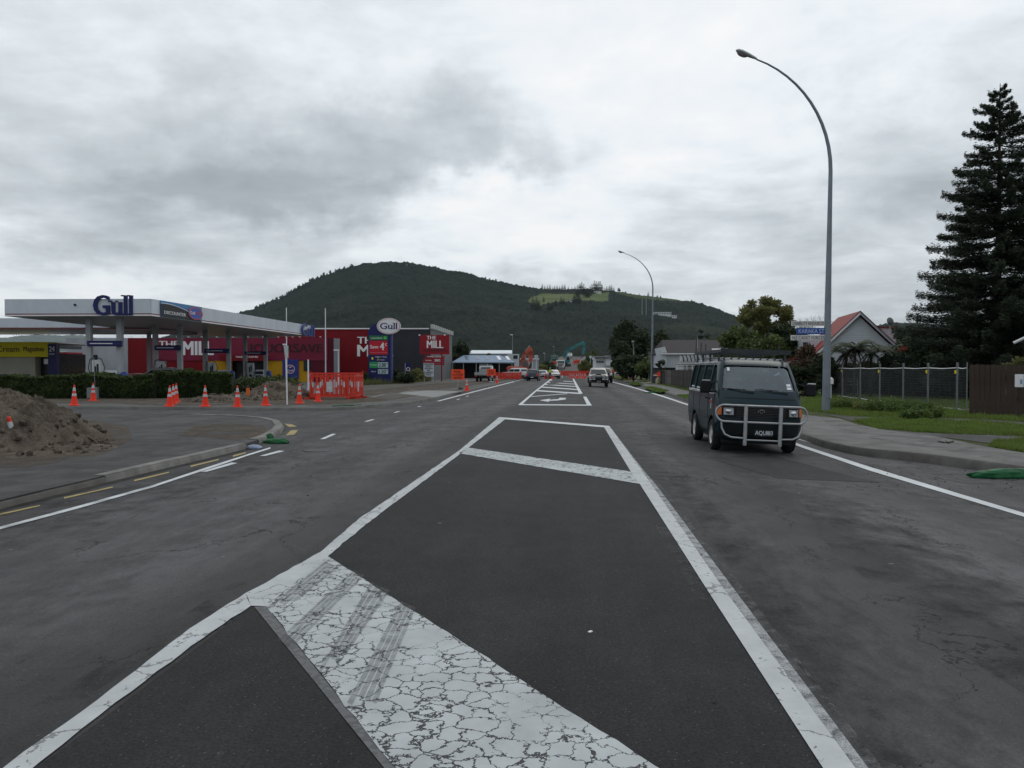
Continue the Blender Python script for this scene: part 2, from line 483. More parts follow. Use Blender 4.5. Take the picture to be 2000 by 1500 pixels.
# road sheet with camber, as a grid
xs = sorted(set(list(np.arange(-110, -8, 8.0)) + [-6.4, -5, -3.6, -2.6, -1.5, 0, 1.3, 2.5, 3.7, 5, 6.2, 8, 11]))
ys = list(np.arange(-8, 212, 5.0))
V = [(x, y, rz(x, y)) for y in ys for x in xs]; nx = len(xs)
Fq = [(j * nx + i, j * nx + i + 1, (j + 1) * nx + i + 1, (j + 1) * nx + i) for j in range(len(ys) - 1) for i in range(nx - 1)]
tag(link('road', fast_mesh('road', V, Fq, A_ROAD)), kind='structure')

def decal(name, quads, mat, lift=.004, z=None, label=None, jit=.0):
    """flat painted marking: list of pixel polygons laid on the ground"""
    m = MB()
    for q in quads:
        pts = [G(x, y, z) for x, y in q]
        # subdivide long edges so that the sheet follows the camber
        out = []
        for i, p in enumerate(pts):
            q2 = pts[(i + 1) % len(pts)]
            out.append(p)
            if jit > 0 and p.length < 26:
                k_ = int((q2 - p).length / .13)
                out += [p.lerp(q2, j / k_) + Vector((rnd.gauss(0, jit), rnd.gauss(0, jit), 0)) for j in range(1, k_)]
        pts = [Vector((p.x, p.y, (rz(p.x, p.y) if z is None else z) + lift)) for p in out]
        m.poly(pts)
    o = m.build(name, mat, recalc=False)
    bm = bmesh.new(); bm.from_mesh(o.data)
    for f in bm.faces:
        f.normal_update()
        if f.normal.z < 0: f.normal_flip()
    bm.to_mesh(o.data); bm.free()
    tag(o, kind='structure')
    return o
E1 = [(-247, 1700), (-185, 1700)]
decal('traffic_island_surface', [[(-215, 1700), (83, 1493), (498, 1180), (628, 1088), (902, 880), (981, 820), (1186, 835), (1243, 935), (1395, 1160), (1620, 1500), (1760, 1700)]], A_ISL, .003)
decal('asphalt_patch', [[(1378, 893), (1505, 888), (1660, 930), (1722, 943), (1520, 935)]], A_PATCH, .004)
decal('asphalt_patch', [[(1262, 838), (1330, 842), (1338, 852), (1268, 848)]], A_PATH, .0035)
L1o = [(-247, 1700), (10, 1500), (190, 1370), (370, 1230), (480, 1160), (500, 1150), (625, 1080), (700, 1015), (895, 882), (975, 815)]
L1i = [(-185, 1700), (80, 1490), (225, 1375), (415, 1235), (490, 1185), (520, 1186), (640, 1088), (715, 1025), (915, 875), (987, 819)]
decal('painted_line', [[L1o[i], L1o[i + 1], L1i[i + 1], L1i[i]] for i in range(len(L1o) - 1)], P_LINE, .008, jit=.004)
L2o = [(1180, 835), (1232, 922), (1250, 947), (1385, 1160), (1605, 1500), (1734, 1700)]
L2i = [(1192, 835), (1255, 922), (1272, 947), (1412, 1150), (1668, 1500), (1825, 1700)]
decal('painted_line', [[L2o[i], L2o[i + 1], L2i[i + 1], L2i[i]] for i in range(len(L2o) - 1)], P_LINE, .009)
decal('painted_bar', [[(520, 1186), (640, 1088), (1280, 1500), (1590, 1700), (944, 1700), (770, 1500)]], P_CRACK, .009, jit=.006)
decal('worn_paint_edge', [[(497, 1187), (520, 1186), (770, 1500), (944, 1700), (900, 1700), (748, 1500)]], P_GREY, .007)
decal('painted_bar', [[(915, 875), (1240, 923), (1250, 946), (897, 886)]], P_CRACK, .008, jit=.008)
decal('painted_line', [[(975, 815), (1190, 832.5), (1192, 836), (985, 819)]], P_WHITE, .008)
FILMS = True
# tyre scuffs across the near bar
def scuffmat():
    m, b = newmat('tyre_scuff')
    v = b.vec(world=True)
    n = b.noise(v, 9, 5, .7)
    tr = b.n('ShaderNodeBsdfTransparent'); mx = b.n('ShaderNodeMixShader')
    b.l(b.ramp(n.outputs['Fac'], [(.3, (.10,) * 3), (.7, (.50,) * 3)]), mx.inputs[0])
    b.l(tr.outputs[0], mx.inputs[1]); b.l(b.b.outputs[0], mx.inputs[2]); b.l(mx.outputs[0], b.o.inputs[0])
    b.col((.11, .11, .115)); b.b.inputs['Roughness'].default_value = .8
    return m
SCUFF = scuffmat()
tq = []
for (a, b_, w1, w2) in [((648, 1105), (530, 1198), 26, 22), ((700, 1122), (555, 1262), 22, 26), ((742, 1148), (632, 1325), 36, 24), ((797, 1184), (700, 1390), 28, 44)]:
    for k in range(4):
        s0 = -.5 + k * .27; fr = rnd.uniform(.82, 1.0); b_ = (a[0] + (b_[0] - a[0]) * fr, a[1] + (b_[1] - a[1]) * fr) if k % 2 else b_
        tq.append([(a[0] + w1 * s0, a[1] + w1 * s0 * .45), (a[0] + w1 * (s0 + .22), a[1] + w1 * (s0 + .22) * .45), (b_[0] + w2 * (s0 + .22), b_[1] + w2 * (s0 + .22) * .6), (b_[0] + w2 * s0, b_[1] + w2 * s0 * .6)])
tag(decal('tyre_scuffs', tq, SCUFF, .0125), kind='structure')
# far box, hatches, arrow
def ln(x0, y0, x1, y1, w=2.2):
    return [(x0, y0 - w / 2), (x1, y1 - w / 2), (x1, y1 + w / 2), (x0, y0 + w / 2)]
decal('painted_line', [[(1012, 791), (1019, 791), (1047, 765), (1079, 740), (1075.5, 740), (1044, 764)]], P_WHITE, .008)
decal('painted_line', [ln(1014, 790.6, 1150, 791.6, 2)], P_WHITE, .009)
decal('painted_line', [[(1139, 775), (1145, 775), (1156, 792.6), (1147, 792.6)]], P_WHITE, .010)
decal('painted_line', [[(1118, 740), (1121, 740), (1138, 769), (1131, 769)]], P_WHITE, .008)
for (a, b_, c, d, w) in [(1047, 763, 1134, 768.6, 2.2), (1057.6, 756, 1129, 761, 1.8), (1064, 751, 1125, 755, 1.4), (1069.6, 747, 1122, 750.2, 1.1), (1074, 742.8, 1119, 745.6, .9), (1037.6, 774.7, 1108, 769, 1.0)]:
    decal('painted_bar', [ln(a, b_, c, d, w)], P_WHITE, .006)
decal('turn_arrow', [[(1053.5, 782.1), (1074.8, 778.9), (1073.3, 781), (1073.3, 783), (1071.4, 785)], [(1073.3, 781), (1091, 779.6), (1104.8, 780.3), (1088, 782.5), (1073.3, 783)], [(1091, 779.6), (1093, 777), (1105.3, 777.4), (1104.8, 780.3)]], P_WHITE, .009)
# edge lines
EL = [(-300, 1112), (0, 1030), (150, 990), (300, 948), (390, 918), (430, 905), (480, 889), (528, 874)]
EL2 = [(x, y + (5 if y > 950 else 4.2 if y > 900 else 3)) for x, y in EL]
decal('edge_line', [[EL[i], EL[i + 1], EL2[i + 1], EL2[i]] for i in range(len(EL) - 1)], P_WHITE, .008)
decal('edge_line', [[(392, 922), (404, 922), (464, 905), (452, 904)], [(507, 891), (518, 891), (556, 881.5), (545, 880.5)]], P_WHITE, .007)
decal('edge_line', [[(625, 858), (634, 858), (657, 848), (649, 847.5)], [(711, 823.8), (718, 823.8), (733, 819.5), (726, 819.3)], [(768, 806.4), (773, 806.4), (782, 803.8), (777, 803.6)], [(814, 794.8), (818, 795), (824, 793.4), (820, 793.3)], [(891, 781), (894, 781), (899, 779), (896, 779)], [(909, 775), (912, 775), (916.5, 773.3), (914, 773.2)]], P_WHITE, .007)
decal('edge_line', [[(852, 783.8), (858, 783.8), (930, 765), (1006, 745.6), (1003.5, 745), (925, 764.6)], [(1008, 744.6), (1030, 739.6), (1029, 739.2), (1006, 744)]], P_WHITE, .007)
ER = [(1190, 743.5), (1240, 757), (1290, 771.5), (1345, 790), (1450, 826), (1570, 871), (1700, 913), (1850, 958), (2000, 1003), (2300, 1093)]
ER2 = [(x, y + (1.6 if y < 760 else 2.6 if y < 800 else 5 if y < 880 else 7.5)) for x, y in ER]
decal('edge_line', [[ER[i], ER[i + 1], ER2[i + 1], ER2[i]] for i in range(len(ER) - 1)], P_WHITE, .008)
DR = []
for i in range(16):
    t0 = i / 16.0; x0 = 1215 + 130 * t0; y0 = 744.5 + (784 - 744.5) * t0 ** 1.05 - 0
    DR.append(ln(x0, y0 - 1, x0 + 5.5, y0 + .8, 1.1))
DR.append(ln(1560, 858, 1585, 865, 2.4)); DR.append(ln(1595, 868.5, 1612, 873.5, 2.2))
decal('dashed_parking_line', DR, P_WHITE, .007)
YL = [((-60, 1018), (-130, 1034)), ((0, 1004), (78, 987)), ((125, 972), (220, 951)), ((262, 938), (330, 922)), ((372, 910), (427, 897)), ((455, 890), (480, 883.5))]
decal('yellow_dash', [[(a[0], a[1]), (b_[0], b_[1]), (b_[0], b_[1] + 2.4), (a[0], a[1] + 3.2)] for a, b_ in YL], P_YEL, .007)
decal('yellow_dash', [[(449, 816), (481, 817.6), (484, 820.4), (452, 819)], [(515, 822), (541, 823), (546, 826.5), (520, 825.5)], [(556, 828), (570, 829), (580, 833.5), (564, 834)], [(568, 841), (582, 840.5), (575, 849), (558, 851)], [(192, 813.6), (210, 813.8), (210, 815.4), (192, 815.2)], [(289, 814), (297, 814.2), (297, 815.6), (289, 815.4)]], P_YEL, .007)

def filmmat(name, c, lo, hi, sc=1.2, mx_=.8):
    m, b = newmat(name)
    v = b.vec(world=True); n = b.noise(v, sc, 8, .72, .4); n2 = b.noise(v, sc * 18, 4, .7)
    tr = b.n('ShaderNodeBsdfTransparent'); mx = b.n('ShaderNodeMixShader')
    f = b.math('ADD', b.math('MULTIPLY', n.outputs['Fac'], .75), b.math('MULTIPLY', n2.outputs['Fac'], .25))
    b.l(b.ramp(f, [(lo, (0, 0, 0)), (hi, (mx_,) * 3)]), mx.inputs[0]); b.l(tr.outputs[0], mx.inputs[1]); b.l(b.b.outputs[0], mx.inputs[2]); b.l(mx.outputs[0], b.o.inputs[0])
    b.col(b.ramp(n2.outputs['Fac'], [(.3, tuple(x * .6 for x in c)), (.7, tuple(x * 1.3 for x in c))])); b.b.inputs['Roughness'].default_value = .95; b.b.inputs['Specular IOR Level'].default_value = .1
    return m
FILM_SOIL = filmmat('thin_soil_film', (.125, .10, .078), .40, .60, 1.1, .9)
FILM_DARK = filmmat('oil_and_tar_stain', (.022, .022, .023), .48, .68, 1.6, .45)
FILM_PALE = filmmat('pale_dust_film', (.15, .15, .148), .48, .66, 1.4, .55)
LM = [(1192, 835), (1259, 922), (1281, 947), (1432, 1150), (1694, 1500), (1862, 1700)]
decal('worn_paint_edge', [[L2i[i], L2i[i + 1], LM[i + 1], LM[i]] for i in range(len(L2i) - 1)], filmmat('fading_line_paint', (.40, .41, .42), .34, .56, 7, .95), .0062)
L3 = [(1192, 835), (1262, 922), (1290, 947), (1452, 1150), (1722, 1500), (1900, 1700)]
decal('worn_paint_edge', [[LM[i], LM[i + 1], L3[i + 1], L3[i]] for i in range(len(L2i) - 1)], filmmat('last_traces_of_paint', (.24, .245, .25), .47, .68, 8, .6), .0062)
decal('road_stain', [[(1560, 962), (1690, 985), (1900, 1090), (2100, 1240), (2100, 1420), (1800, 1230), (1610, 1060)]], FILM_DARK, .0065)
decal('road_stain', [[(1300, 925), (1345, 930), (1560, 1180), (1800, 1500), (1700, 1500), (1440, 1130)]], FILM_DARK, .0064)
decal('road_stain', [[(-100, 1010), (430, 905), (520, 890), (560, 905), (250, 1010), (-100, 1120)]], FILM_DARK, .0063)
decal('road_stain', [[(-100, 1480), (300, 1240), (470, 1130), (495, 1150), (190, 1350), (-60, 1540)]], FILM_DARK, .0064)
decal('dust_patch', [[(1255, 838), (1330, 838), (1350, 856), (1275, 858)], [(1480, 930), (1640, 940), (1800, 1010), (1640, 1000)], [(1650, 900), (1800, 915), (2000, 940), (2000, 965), (1780, 925)]], FILM_PALE, .0066)
decal('dust_patch', [[(1195, 845), (1250, 930), (1222, 928), (1185, 850)], [(1262, 960), (1400, 1180), (1360, 1170), (1255, 985)]], FILM_PALE, .0068)
flat_later = [(1590, 808), (1700, 838), (1840, 856), (2100, 895), (2100, 930), (1900, 890), (1760, 868), (1640, 846)]
# footpaths and kerbs ---------------------------------------------------
def kerbline(name, pts, width=.16, top=.03, drop=.22, side=1, mat=CONC, broken=0.0):
    """pts: world XY of the kerb face foot; side=+1 means the path lies to the left of travel"""
    m = MB(); n_ = len(pts); prof = [(-.035, -drop), (-.015, -.03), (.015, .006), (width, .006), (width, -drop)]
    rows = []
    for i, p in enumerate(pts):
        a = pts[max(i - 1, 0)]; b_ = pts[min(i + 1, n_ - 1)]
        t = Vector((b_[0] - a[0], b_[1] - a[1], 0)).normalized(); nn = Vector((-t.y, t.x, 0)) * side
        jit = rnd.uniform(-1, 1) * broken
        rows.append([Vector((p[0], p[1], top + z + jit * .5)) + nn * (x + jit * .3) for x, z in prof])
    vs = [v for r_ in rows for v in r_]; k = len(prof)
    fs = [(i * k + j, (i + 1) * k + j, (i + 1) * k + j + 1, i * k + j + 1) for i in range(n_ - 1) for j in range(k - 1)]
    fs += [tuple(range(k)), tuple(reversed(range((n_ - 1) * k, n_ * k)))]
    m.add(vs, fs)
    return tag(m.build(name, mat, smooth=50), kind='structure')
def dens(pts, step=.8):
    out = []
    for i in range(len(pts) - 1):
        a, b_ = Vector(pts[i]), Vector(pts[i + 1]); k = max(1, int((b_ - a).length / step))
        out += [a.lerp(b_, j / k) for j in range(k)]
    return out + [Vector(pts[-1])]
ZL = .035                                            # height of the left paths
kl_px = [(-500, 1120), (-200, 1046), (0, 994), (100, 969), (205, 943), (330, 913), (420, 892), (480, 877), (505, 868), (530, 858), (548, 847), (553, 838), (546, 829), (520, 822.5), (470, 818), (380, 815), (250, 814), (100, 814), (-200, 814), (-900, 812)]
KL = [G(x, y) for x, y in kl_px]
KL = [Vector((p.x, p.y, ZL)) for p in KL]
sheet('footpath', [Vector((-40, -6, ZL)), Vector((-9.0, -6, ZL))] + [KL[0]] + KL[1:], A_PATH, .3)
kd = dens([(p.x, p.y) for p in KL], .35)
kerbline('kerb', [p for p in dens([(q.x, q.y) for q in KL[:5]], .6)], .14, ZL - .008, .22, 1, M('low_kerb', (.12, .115, .105), .9, var=.3, scale=2, dirt=.6), broken=.03)
kerbline('kerb', [p for p in dens([(q.x, q.y) for q in KL[4:8]], .7)], .17, ZL + .008, .26, 1, CONC, broken=.012)
kerbline('kerb', [p for p in dens([(q.x, q.y) for q in KL[8:16]], .5)], .22, ZL + .012, .24, 1, CONC, broken=.01)
kerbline('kerb', [p for p in dens([(q.x, q.y) for q in KL[15:]], 1.5)], .12, ZL + .006, .22, 1, M('low_kerb'), broken=.01)
# gutter beside the near kerb
gt = [(-500, 1126), (-200, 1052), (0, 999), (205, 948), (330, 917), (480, 881), (512, 871)]
decal('gutter', [[gt[i], gt[i + 1], (gt[i + 1][0], gt[i + 1][1] - 7), (gt[i][0], gt[i][1] - 7)] for i in range(len(gt) - 1)], M('gutter_grit', (.035, .032, .028), .9, var=.4, scale=4), .0055)
decal('gutter', [[(505, 873), (560, 857), (590, 842), (588, 833), (560, 824), (490, 817), (480, 819), (520, 823), (546, 830), (553, 838), (545, 848), (520, 860)]], A_PATH, .0035)
# far side of the side street, the forecourt and the frontage along the road
fk_px = [(-900, 795), (-300, 793), (0, 793), (300, 795), (560, 796.5), (640, 797), (690, 794.5), (740, 790.5), (790, 786.5), (822, 781.5), (854, 776), (890, 767), (925, 759), (960, 751.5), (1000, 743), (1022, 738.2), (1050, 732.6)]
FK = [G(x, y, ZL) for x, y in fk_px]; FK = [Vector((p.x, p.y, ZL)) for p in FK]
sheet('forecourt', FK + [Vector((FK[-1].x - 3, 420, ZL)), Vector((-220, 420, ZL)), Vector((-220, FK[0].y, ZL))], A_YARD, .3)
kerbline('kerb', dens([(q.x, q.y) for q in FK], 2.0), .14, ZL + .006, .24, 1, M('low_kerb2', (.15, .15, .14), .9, var=.3, scale=1.5, dirt=.4), broken=.01)
def flat(name, px, mat, z, lift):
    o = sheet(name, [G(x, y, z) + Vector((0, 0, lift)) for x, y in px], mat); return o
flat('dusty_strip', [(-300, 790), (60, 784), (380, 783), (520, 790), (690, 788), (760, 783), (830, 771), (700, 768), (880, 750), (840, 746), (680, 753), (690, 770), (560, 775), (440, 762), (380, 772), (-300, 778)], DUST, ZL, .004)
flat('driveway', [(778, 768.5), (800, 762), (900, 764.4), (903, 765), (860, 773.4), (846, 776.2)], DRIVE, ZL, .008)
flat('concrete_edging', [(712, 779.4), (760, 766.9), (790, 763), (790, 763.6), (761, 767.6), (714, 780.2)], DRIVE, ZL, .006)
flat('soil_film', [(-300, 930), (60, 912), (200, 888), (260, 858), (250, 835), (150, 815), (-300, 800)], FILM_SOIL, ZL, .006)
flat('soil_film', [(330, 793), (640, 791), (760, 782), (700, 772), (560, 774), (380, 776), (-200, 782), (-200, 789), (200, 788)], FILM_SOIL, ZL, .009)
flat('soil_film', [(350, 850), (470, 862), (530, 848), (515, 832), (450, 826), (380, 832)], FILM_SOIL, ZL, .007)
flat('soil_film', [(690, 775), (900, 757), (1000, 741), (960, 741), (840, 750), (690, 765)], FILM_SOIL, ZL, .010)
# right side ------------------------------------------------------------
ZR = -.02
kr_px = [(1160, 731), (1195, 738.5), (1222, 746), (1262, 758), (1300, 770), (1345, 785), (1420, 811), (1500, 838), (1570, 860), (1610, 874), (1660, 886), (1700, 892), (1760, 898), (1850, 909), (1920, 919), (2000, 930), (2200, 962), (2500, 1010)]
KR = [G(x, y) for x, y in kr_px]; KR = [Vector((p.x, p.y, ZR)) for p in KR]
sheet('verge', [KR[0]] + KR[1:] + [Vector((60, KR[-1].y - 6, ZR)), Vector((160, 40, ZR)), Vector((160, 420, ZR)), Vector((KR[0].x + 2, 420, ZR))], GRASSG, .3)
kerbline('kerb', dens([(q.x, q.y) for q in KR], 1.0), .15, ZR + .012, .24, 1, M('right_kerb_concrete', (.125, .12, .112), .9, var=.4, scale=2.2, dirt=.7, bump=.5), broken=.008)
fp_up = [(1175, 731), (1200, 736), (1240, 743), (1290, 751), (1345, 764), (1380, 771), (1450, 787), (1560, 809), (1640, 818), (1675, 830), (1740, 841), (1830, 853), (1920, 872), (2000, 885), (2200, 915), (2500, 960)]
sheet('footpath', [G(x, y, ZR) + Vector((0, 0, .008)) for x, y in fp_up] + [Vector((p.x + .10, p.y + .02, ZR + .008)) for p in KR[::-1][:-1]], CONC2)
flat('dirt_track', [(1590, 806), (1655, 814), (1760, 817), (1900, 818), (2000, 822), (2200, 838), (2300, 850), (2000, 838), (1880, 827), (1800, 823), (1700, 821), (1665, 822), (1640, 816)], A_PATH, ZR, .010)
flat('dirt_track', [(1720, 839), (1860, 848), (2000, 852), (2300, 866), (2300, 905), (1960, 870), (1830, 853)], A_PATH, ZR, .011)
flat('soil_film', flat_later, FILM_PALE, ZR, .014)
for q in ([(1188, 737), (1215, 739), (1236, 745), (1224, 746), (1200, 740.5)], [(1228, 749.5), (1245, 749.6), (1258, 753.6), (1240, 755.4)], [(1258, 759.5), (1275, 758.4), (1307, 767.5), (1288, 770.4), (1270, 765)], [(1322, 776.5), (1345, 775.5), (1376, 786), (1352, 786.5)]):
    flat('grass_patch', [(x, 720 + (y - 720) * .93) for x, y in q], GRASSG, ZR, .012)

# ramp of the bridge works at the end of the road -------------------------
m = MB()
rows = []
for i in range(26):
    t = i / 25.0; y = 195 + 190 * t; t2 = min(1, t * 190 / 140); h = 6.7 * (t2 * t2 * (3 - 2 * t2))
    cxx = 1.0 + 2.2 * t; hw = 12.0 - 4.2 * t
    row = []
    for j in range(15):
        u = j / 14.0 * 2 - 1; x = cxx + u * (hw + h * 1.3)
        ed = min(1.0, (1 - abs(u)) * (hw + h * 1.3) / max(.4 + h * 1.3, .1)); z = -.1 + h * ed + .22 * rnd.uniform(-1, 1) * (1 if abs(u) > .3 else .15)
        row.append((x, y, z))
    rows.append(row)
m.add([v for r_ in rows for v in r_], [(i * 15 + j, i * 15 + j + 1, (i + 1) * 15 + j + 1, (i + 1) * 15 + j) for i in range(25) for j in range(14)])
RAMPM = soilmat('ramp_rubble', (.07, .065, .06), (.19, .18, .17), .35)
tag(m.build('ramp_embankment', RAMPM, smooth=60), kind='structure')
def rampz(x, y):
    t = min(1, max(0, (y - 195) / 140)); return -.05 + 6.7 * (t * t * (3 - 2 * t))
m = MB(); rw = []
for i in range(30):
    t = i / 29.0; y = 196 + 188 * t; cxx = 3.6 + 1.6 * t
    rw += [(cxx - 2.1, y, rampz(0, y) + .12), (cxx + 2.6, y, rampz(0, y) + .12)]
m.add(rw, [(2 * i, 2 * i + 1, 2 * i + 3, 2 * i + 2) for i in range(29)])
tag(m.build('ramp_road', asphalt('ramp_asphalt', (.10, .098, .098), .2, 0, .2)), kind='structure')

# hills ------------------------------------------------------------------
def hill(name, prof, r0, r1, r2, mat, px0, px1, ncol, nrow, bump, seed, field=False, spur=.16):
    pxs = np.linspace(px0, px1, ncol)
    pr = np.interp(pxs, [p[0] for p in prof], [p[1] for p in prof])
    hz = (720 - pr) / F * r1 + EYE
    az = np.arctan((pxs - 1000) / F) - YAW            # azimuth clockwise from +Y
    cosr = np.cos(np.arctan((pxs - 1000) / F))
    ts = np.concatenate([np.linspace(0, 1, int(nrow * .85)), np.linspace(1, 1.45, nrow - int(nrow * .85) + 1)[1:]])
    T, A = np.meshgrid(ts, az, indexing='ij'); _, H = np.meshgrid(ts, hz, indexing='ij'); _, C = np.meshgrid(ts, cosr, indexing='ij'); _, PX = np.meshgrid(ts, pxs, indexing='ij')
    d = np.where(T <= 1, r0 + (r1 - r0) * T, r1 + (r2 - r1) * (T - 1) / .45)
    s = np.where(T <= 1, np.clip(T, 0, 1) ** 1.12 * (1.0), 1 - ((T - 1) / .45) ** 1.2 * .9)
    rr = d / C
    X = rr * np.sin(A); Y = rr * np.cos(A)
    sp = vnoise(X / 260, Y / 420, seed, 4, .5)
    Z = H * s * (1 + spur * sp * np.clip(1 - T, 0, 1) ** .6 * np.clip(T * 6, 0, 1)) * 1.0
    tone = np.zeros_like(Z)
    fm = np.zeros_like(Z)
    if field:
        # pasture near the top, right of the saddle
        sy = 720 - (Z - EYE) * F / d
        def inside(poly):
            x, y = PX, sy; c = np.zeros(x.shape, bool); j = len(poly) - 1
            for i in range(len(poly)):
                xi, yi = poly[i]; xj, yj = poly[j]
                c ^= ((yi > y) != (yj > y)) & (x < (xj - xi) * (y - yi) / (yj - yi + 1e-9) + xi); j = i
            return c
        wob = vnoise(PX / 9, sy / 6, 5, 3) * 2.0
        front = T <= 1.02
        for pl in ([(1031, 590), (1038, 581), (1060, 574), (1100, 575), (1125, 575), (1130, 586), (1110, 590), (1080, 594), (1055, 597)],
                   [(1130, 577), (1150, 575), (1189, 572), (1188, 589), (1150, 590), (1137, 589)],
                   [(1200, 566), (1250, 576), (1300, 582), (1345, 588), (1350, 592), (1300, 590), (1240, 583), (1205, 577)],
                   [(1290, 640), (1340, 632), (1400, 640), (1440, 655), (1450, 668), (1400, 655), (1340, 648)]):
            k = inside([(a, b_) for a, b_ in pl]) & front
            fm = np.maximum(fm, k * (.5 if pl[0] == (1200, 566) else 1.0 if pl[0][1] < 600 else .12))
    bx = vnoise(X / 7.5, Y / 7.5, seed + 3, 2, .6); bb = vnoise(X / 28, Y / 28, seed + 9, 3, .6)
    Z = Z + (np.abs(bx) * 1.4 + bb * .7) * bump * (1 - np.clip(fm, 0, .93)) * np.clip(T * 8, 0, 1)
    tone = fm
    V = np.stack([X, Y, Z - .55 * np.clip(1 - T * 20, 0, 1)], -1).reshape(-1, 3)
    nr = len(ts)
    idx = np.arange(nr * ncol).reshape(nr, ncol)
    Fq = np.stack([idx[:-1, :-1], idx[:-1, 1:], idx[1:, 1:], idx[1:, :-1]], -1).reshape(-1, 4)
    return tag(link(name, fast_mesh(name, V, Fq, mat, True, tone.ravel())), kind='structure')
def hillmat():
    m, b = newmat('bush_covered_hill')
    v = b.vec(world=True)
    n = b.noise(v, .011, 5, .6); n2 = b.noise(v, .09, 4, .7)
    f = b.math('ADD', b.math('MULTIPLY', n.outputs['Fac'], .55), b.math('MULTIPLY', n2.outputs['Fac'], .45))
    wood = b.ramp(f, [(.36, (.007, .012, .010)), (.54, (.017, .024, .018)), (.70, (.031, .038, .024))])
    gn = b.noise(v, .02, 5, .6)
    gr = b.ramp(gn.outputs['Fac'], [(.35, (.07, .10, .04)), (.65, (.13, .145, .065))])
    a = b.n('ShaderNodeAttribute'); a.attribute_name = 'tone'
    b.col(b.mix(a.outputs['Fac'], wood, gr)); b.b.inputs['Roughness'].default_value = .95; b.b.inputs['Specular IOR Level'].default_value = .05
    return m
HPROF = [(150, 720), (240, 690), (300, 665), (380, 645), (430, 627), (470, 612), (500, 603), (550, 583), (600, 553), (640, 537), (680, 524), (720, 515), (760, 513), (800, 515), (850, 524), (900, 533), (950, 546), (1000, 557), (1050, 565), (1100, 568), (1150, 567), (1200, 570), (1250, 577), (1300, 583), (1350, 590), (1400, 605), (1430, 617), (1470, 632), (1520, 650), (1570, 663), (1620, 655), (1680, 641), (1740, 632), (1800, 633), (1900, 642), (2100, 655), (2400, 700)]
hill('hill', HPROF, 800, 2100, 2900, hillmat(), 150, 2400, 1500, 230, 5.0, 21, True, .26)
RPROF = [(-1500, 690), (-900, 660), (-400, 655), (-60, 666), (0, 661), (50, 656), (85, 654), (120, 656), (160, 655), (185, 660), (230, 664), (300, 668), (420, 672), (600, 690), (700, 718)]
m_, b_ = newmat('far_range'); nn_ = b_.noise(b_.vec(world=True), .002, 5, .6); b_.col(b_.ramp(nn_.outputs['Fac'], [(.35, (.03, .045, .03)), (.65, (.06, .075, .045))])); b_.b.inputs['Roughness'].default_value = 1
hill('far_range', RPROF, 7500, 10500, 12500, m_, -1500, 700, 500, 60, 14, 5, False, .1)

# haze -------------------------------------------------------------------
hz = MB(); hz.box(-15800, 15800, -15800, 15800, -1.7, 560)
hm = bpy.data.materials.new('haze'); hm.use_nodes = True; ht = hm.node_tree; ht.nodes.clear()
ho = ht.nodes.new('ShaderNodeOutputMaterial'); hv = ht.nodes.new('ShaderNodeVolumePrincipled')
hv.inputs['Color'].default_value = (.74, .88, 1, 1); hv.inputs['Density'].default_value = 2.8e-5
ht.links.new(hv.outputs[0], ho.inputs['Volume'])
tag(hz.build('haze', hm), 'thin pale haze in the air between the road and the far hills', None, None, 'stuff')
# ------------------------------------------------------------------ vegetation
L_CONIF = LEAF('conifer_needles', (.016, .026, .019), (.064, .080, .050), .18)
L_DARK = LEAF('dark_foliage', (.012, .022, .010), (.045, .062, .026), .12)
L_MID = LEAF('green_foliage', (.022, .040, .012), (.095, .125, .035), .2)
L_HEDGE = LEAF('hedge_foliage', (.012, .026, .008), (.060, .088, .022), .12)
L_OLIVE = LEAF('olive_foliage', (.050, .062, .018), (.19, .19, .065), .25)
L_RED = LEAF('reddish_foliage', (.030, .022, .014), (.085, .055, .030), .15)
L_FERN = LEAF('fern_fronds', (.025, .040, .018), (.10, .12, .055), .2)
L_GRASS = LEAF('grass_blades', (.075, .080, .022), (.15, .225, .045), .25)
L_WEED = LEAF('weed_leaves', (.035, .065, .016), (.11, .16, .04), .25)
BARK = M('bark', (.05, .042, .034), .9, var=.4, scale=5, bump=.6)
GREYBARK = M('grey_bare_twigs', (.13, .11, .10), .9, var=.3)

def leafquads(C, size, rng, flat=0.0, asp=.55):
    """rhombic leaves round centres C (n,3)"""
    n = len(C)
    u = rng.normal(size=(n, 3)); u[:, 2] *= (1 - flat)
    u /= np.linalg.norm(u, axis=1)[:, None] + 1e-9
    w = rng.normal(size=(n, 3)); w[:, 2] *= (1 - flat)
    w -= (w * u).sum(1)[:, None] * u; w /= np.linalg.norm(w, axis=1)[:, None] + 1e-9
    s = (size * rng.uniform(.6, 1.35, n))[:, None]
    V = np.stack([C + u * s, C + w * s * asp, C - u * s, C - w * s * asp], 1).reshape(-1, 3)
    return V, np.arange(4 * n).reshape(-1, 4)
def leafmesh(name, C, size, mat, rng, flat=0.0, asp=.55, tone=None):
    V, Fq = leafquads(C, size, rng, flat, asp)
    t = rng.uniform(0, 1, len(C)) if tone is None else tone
    return fast_mesh(name, V, Fq, mat, False, np.repeat(t, 4))

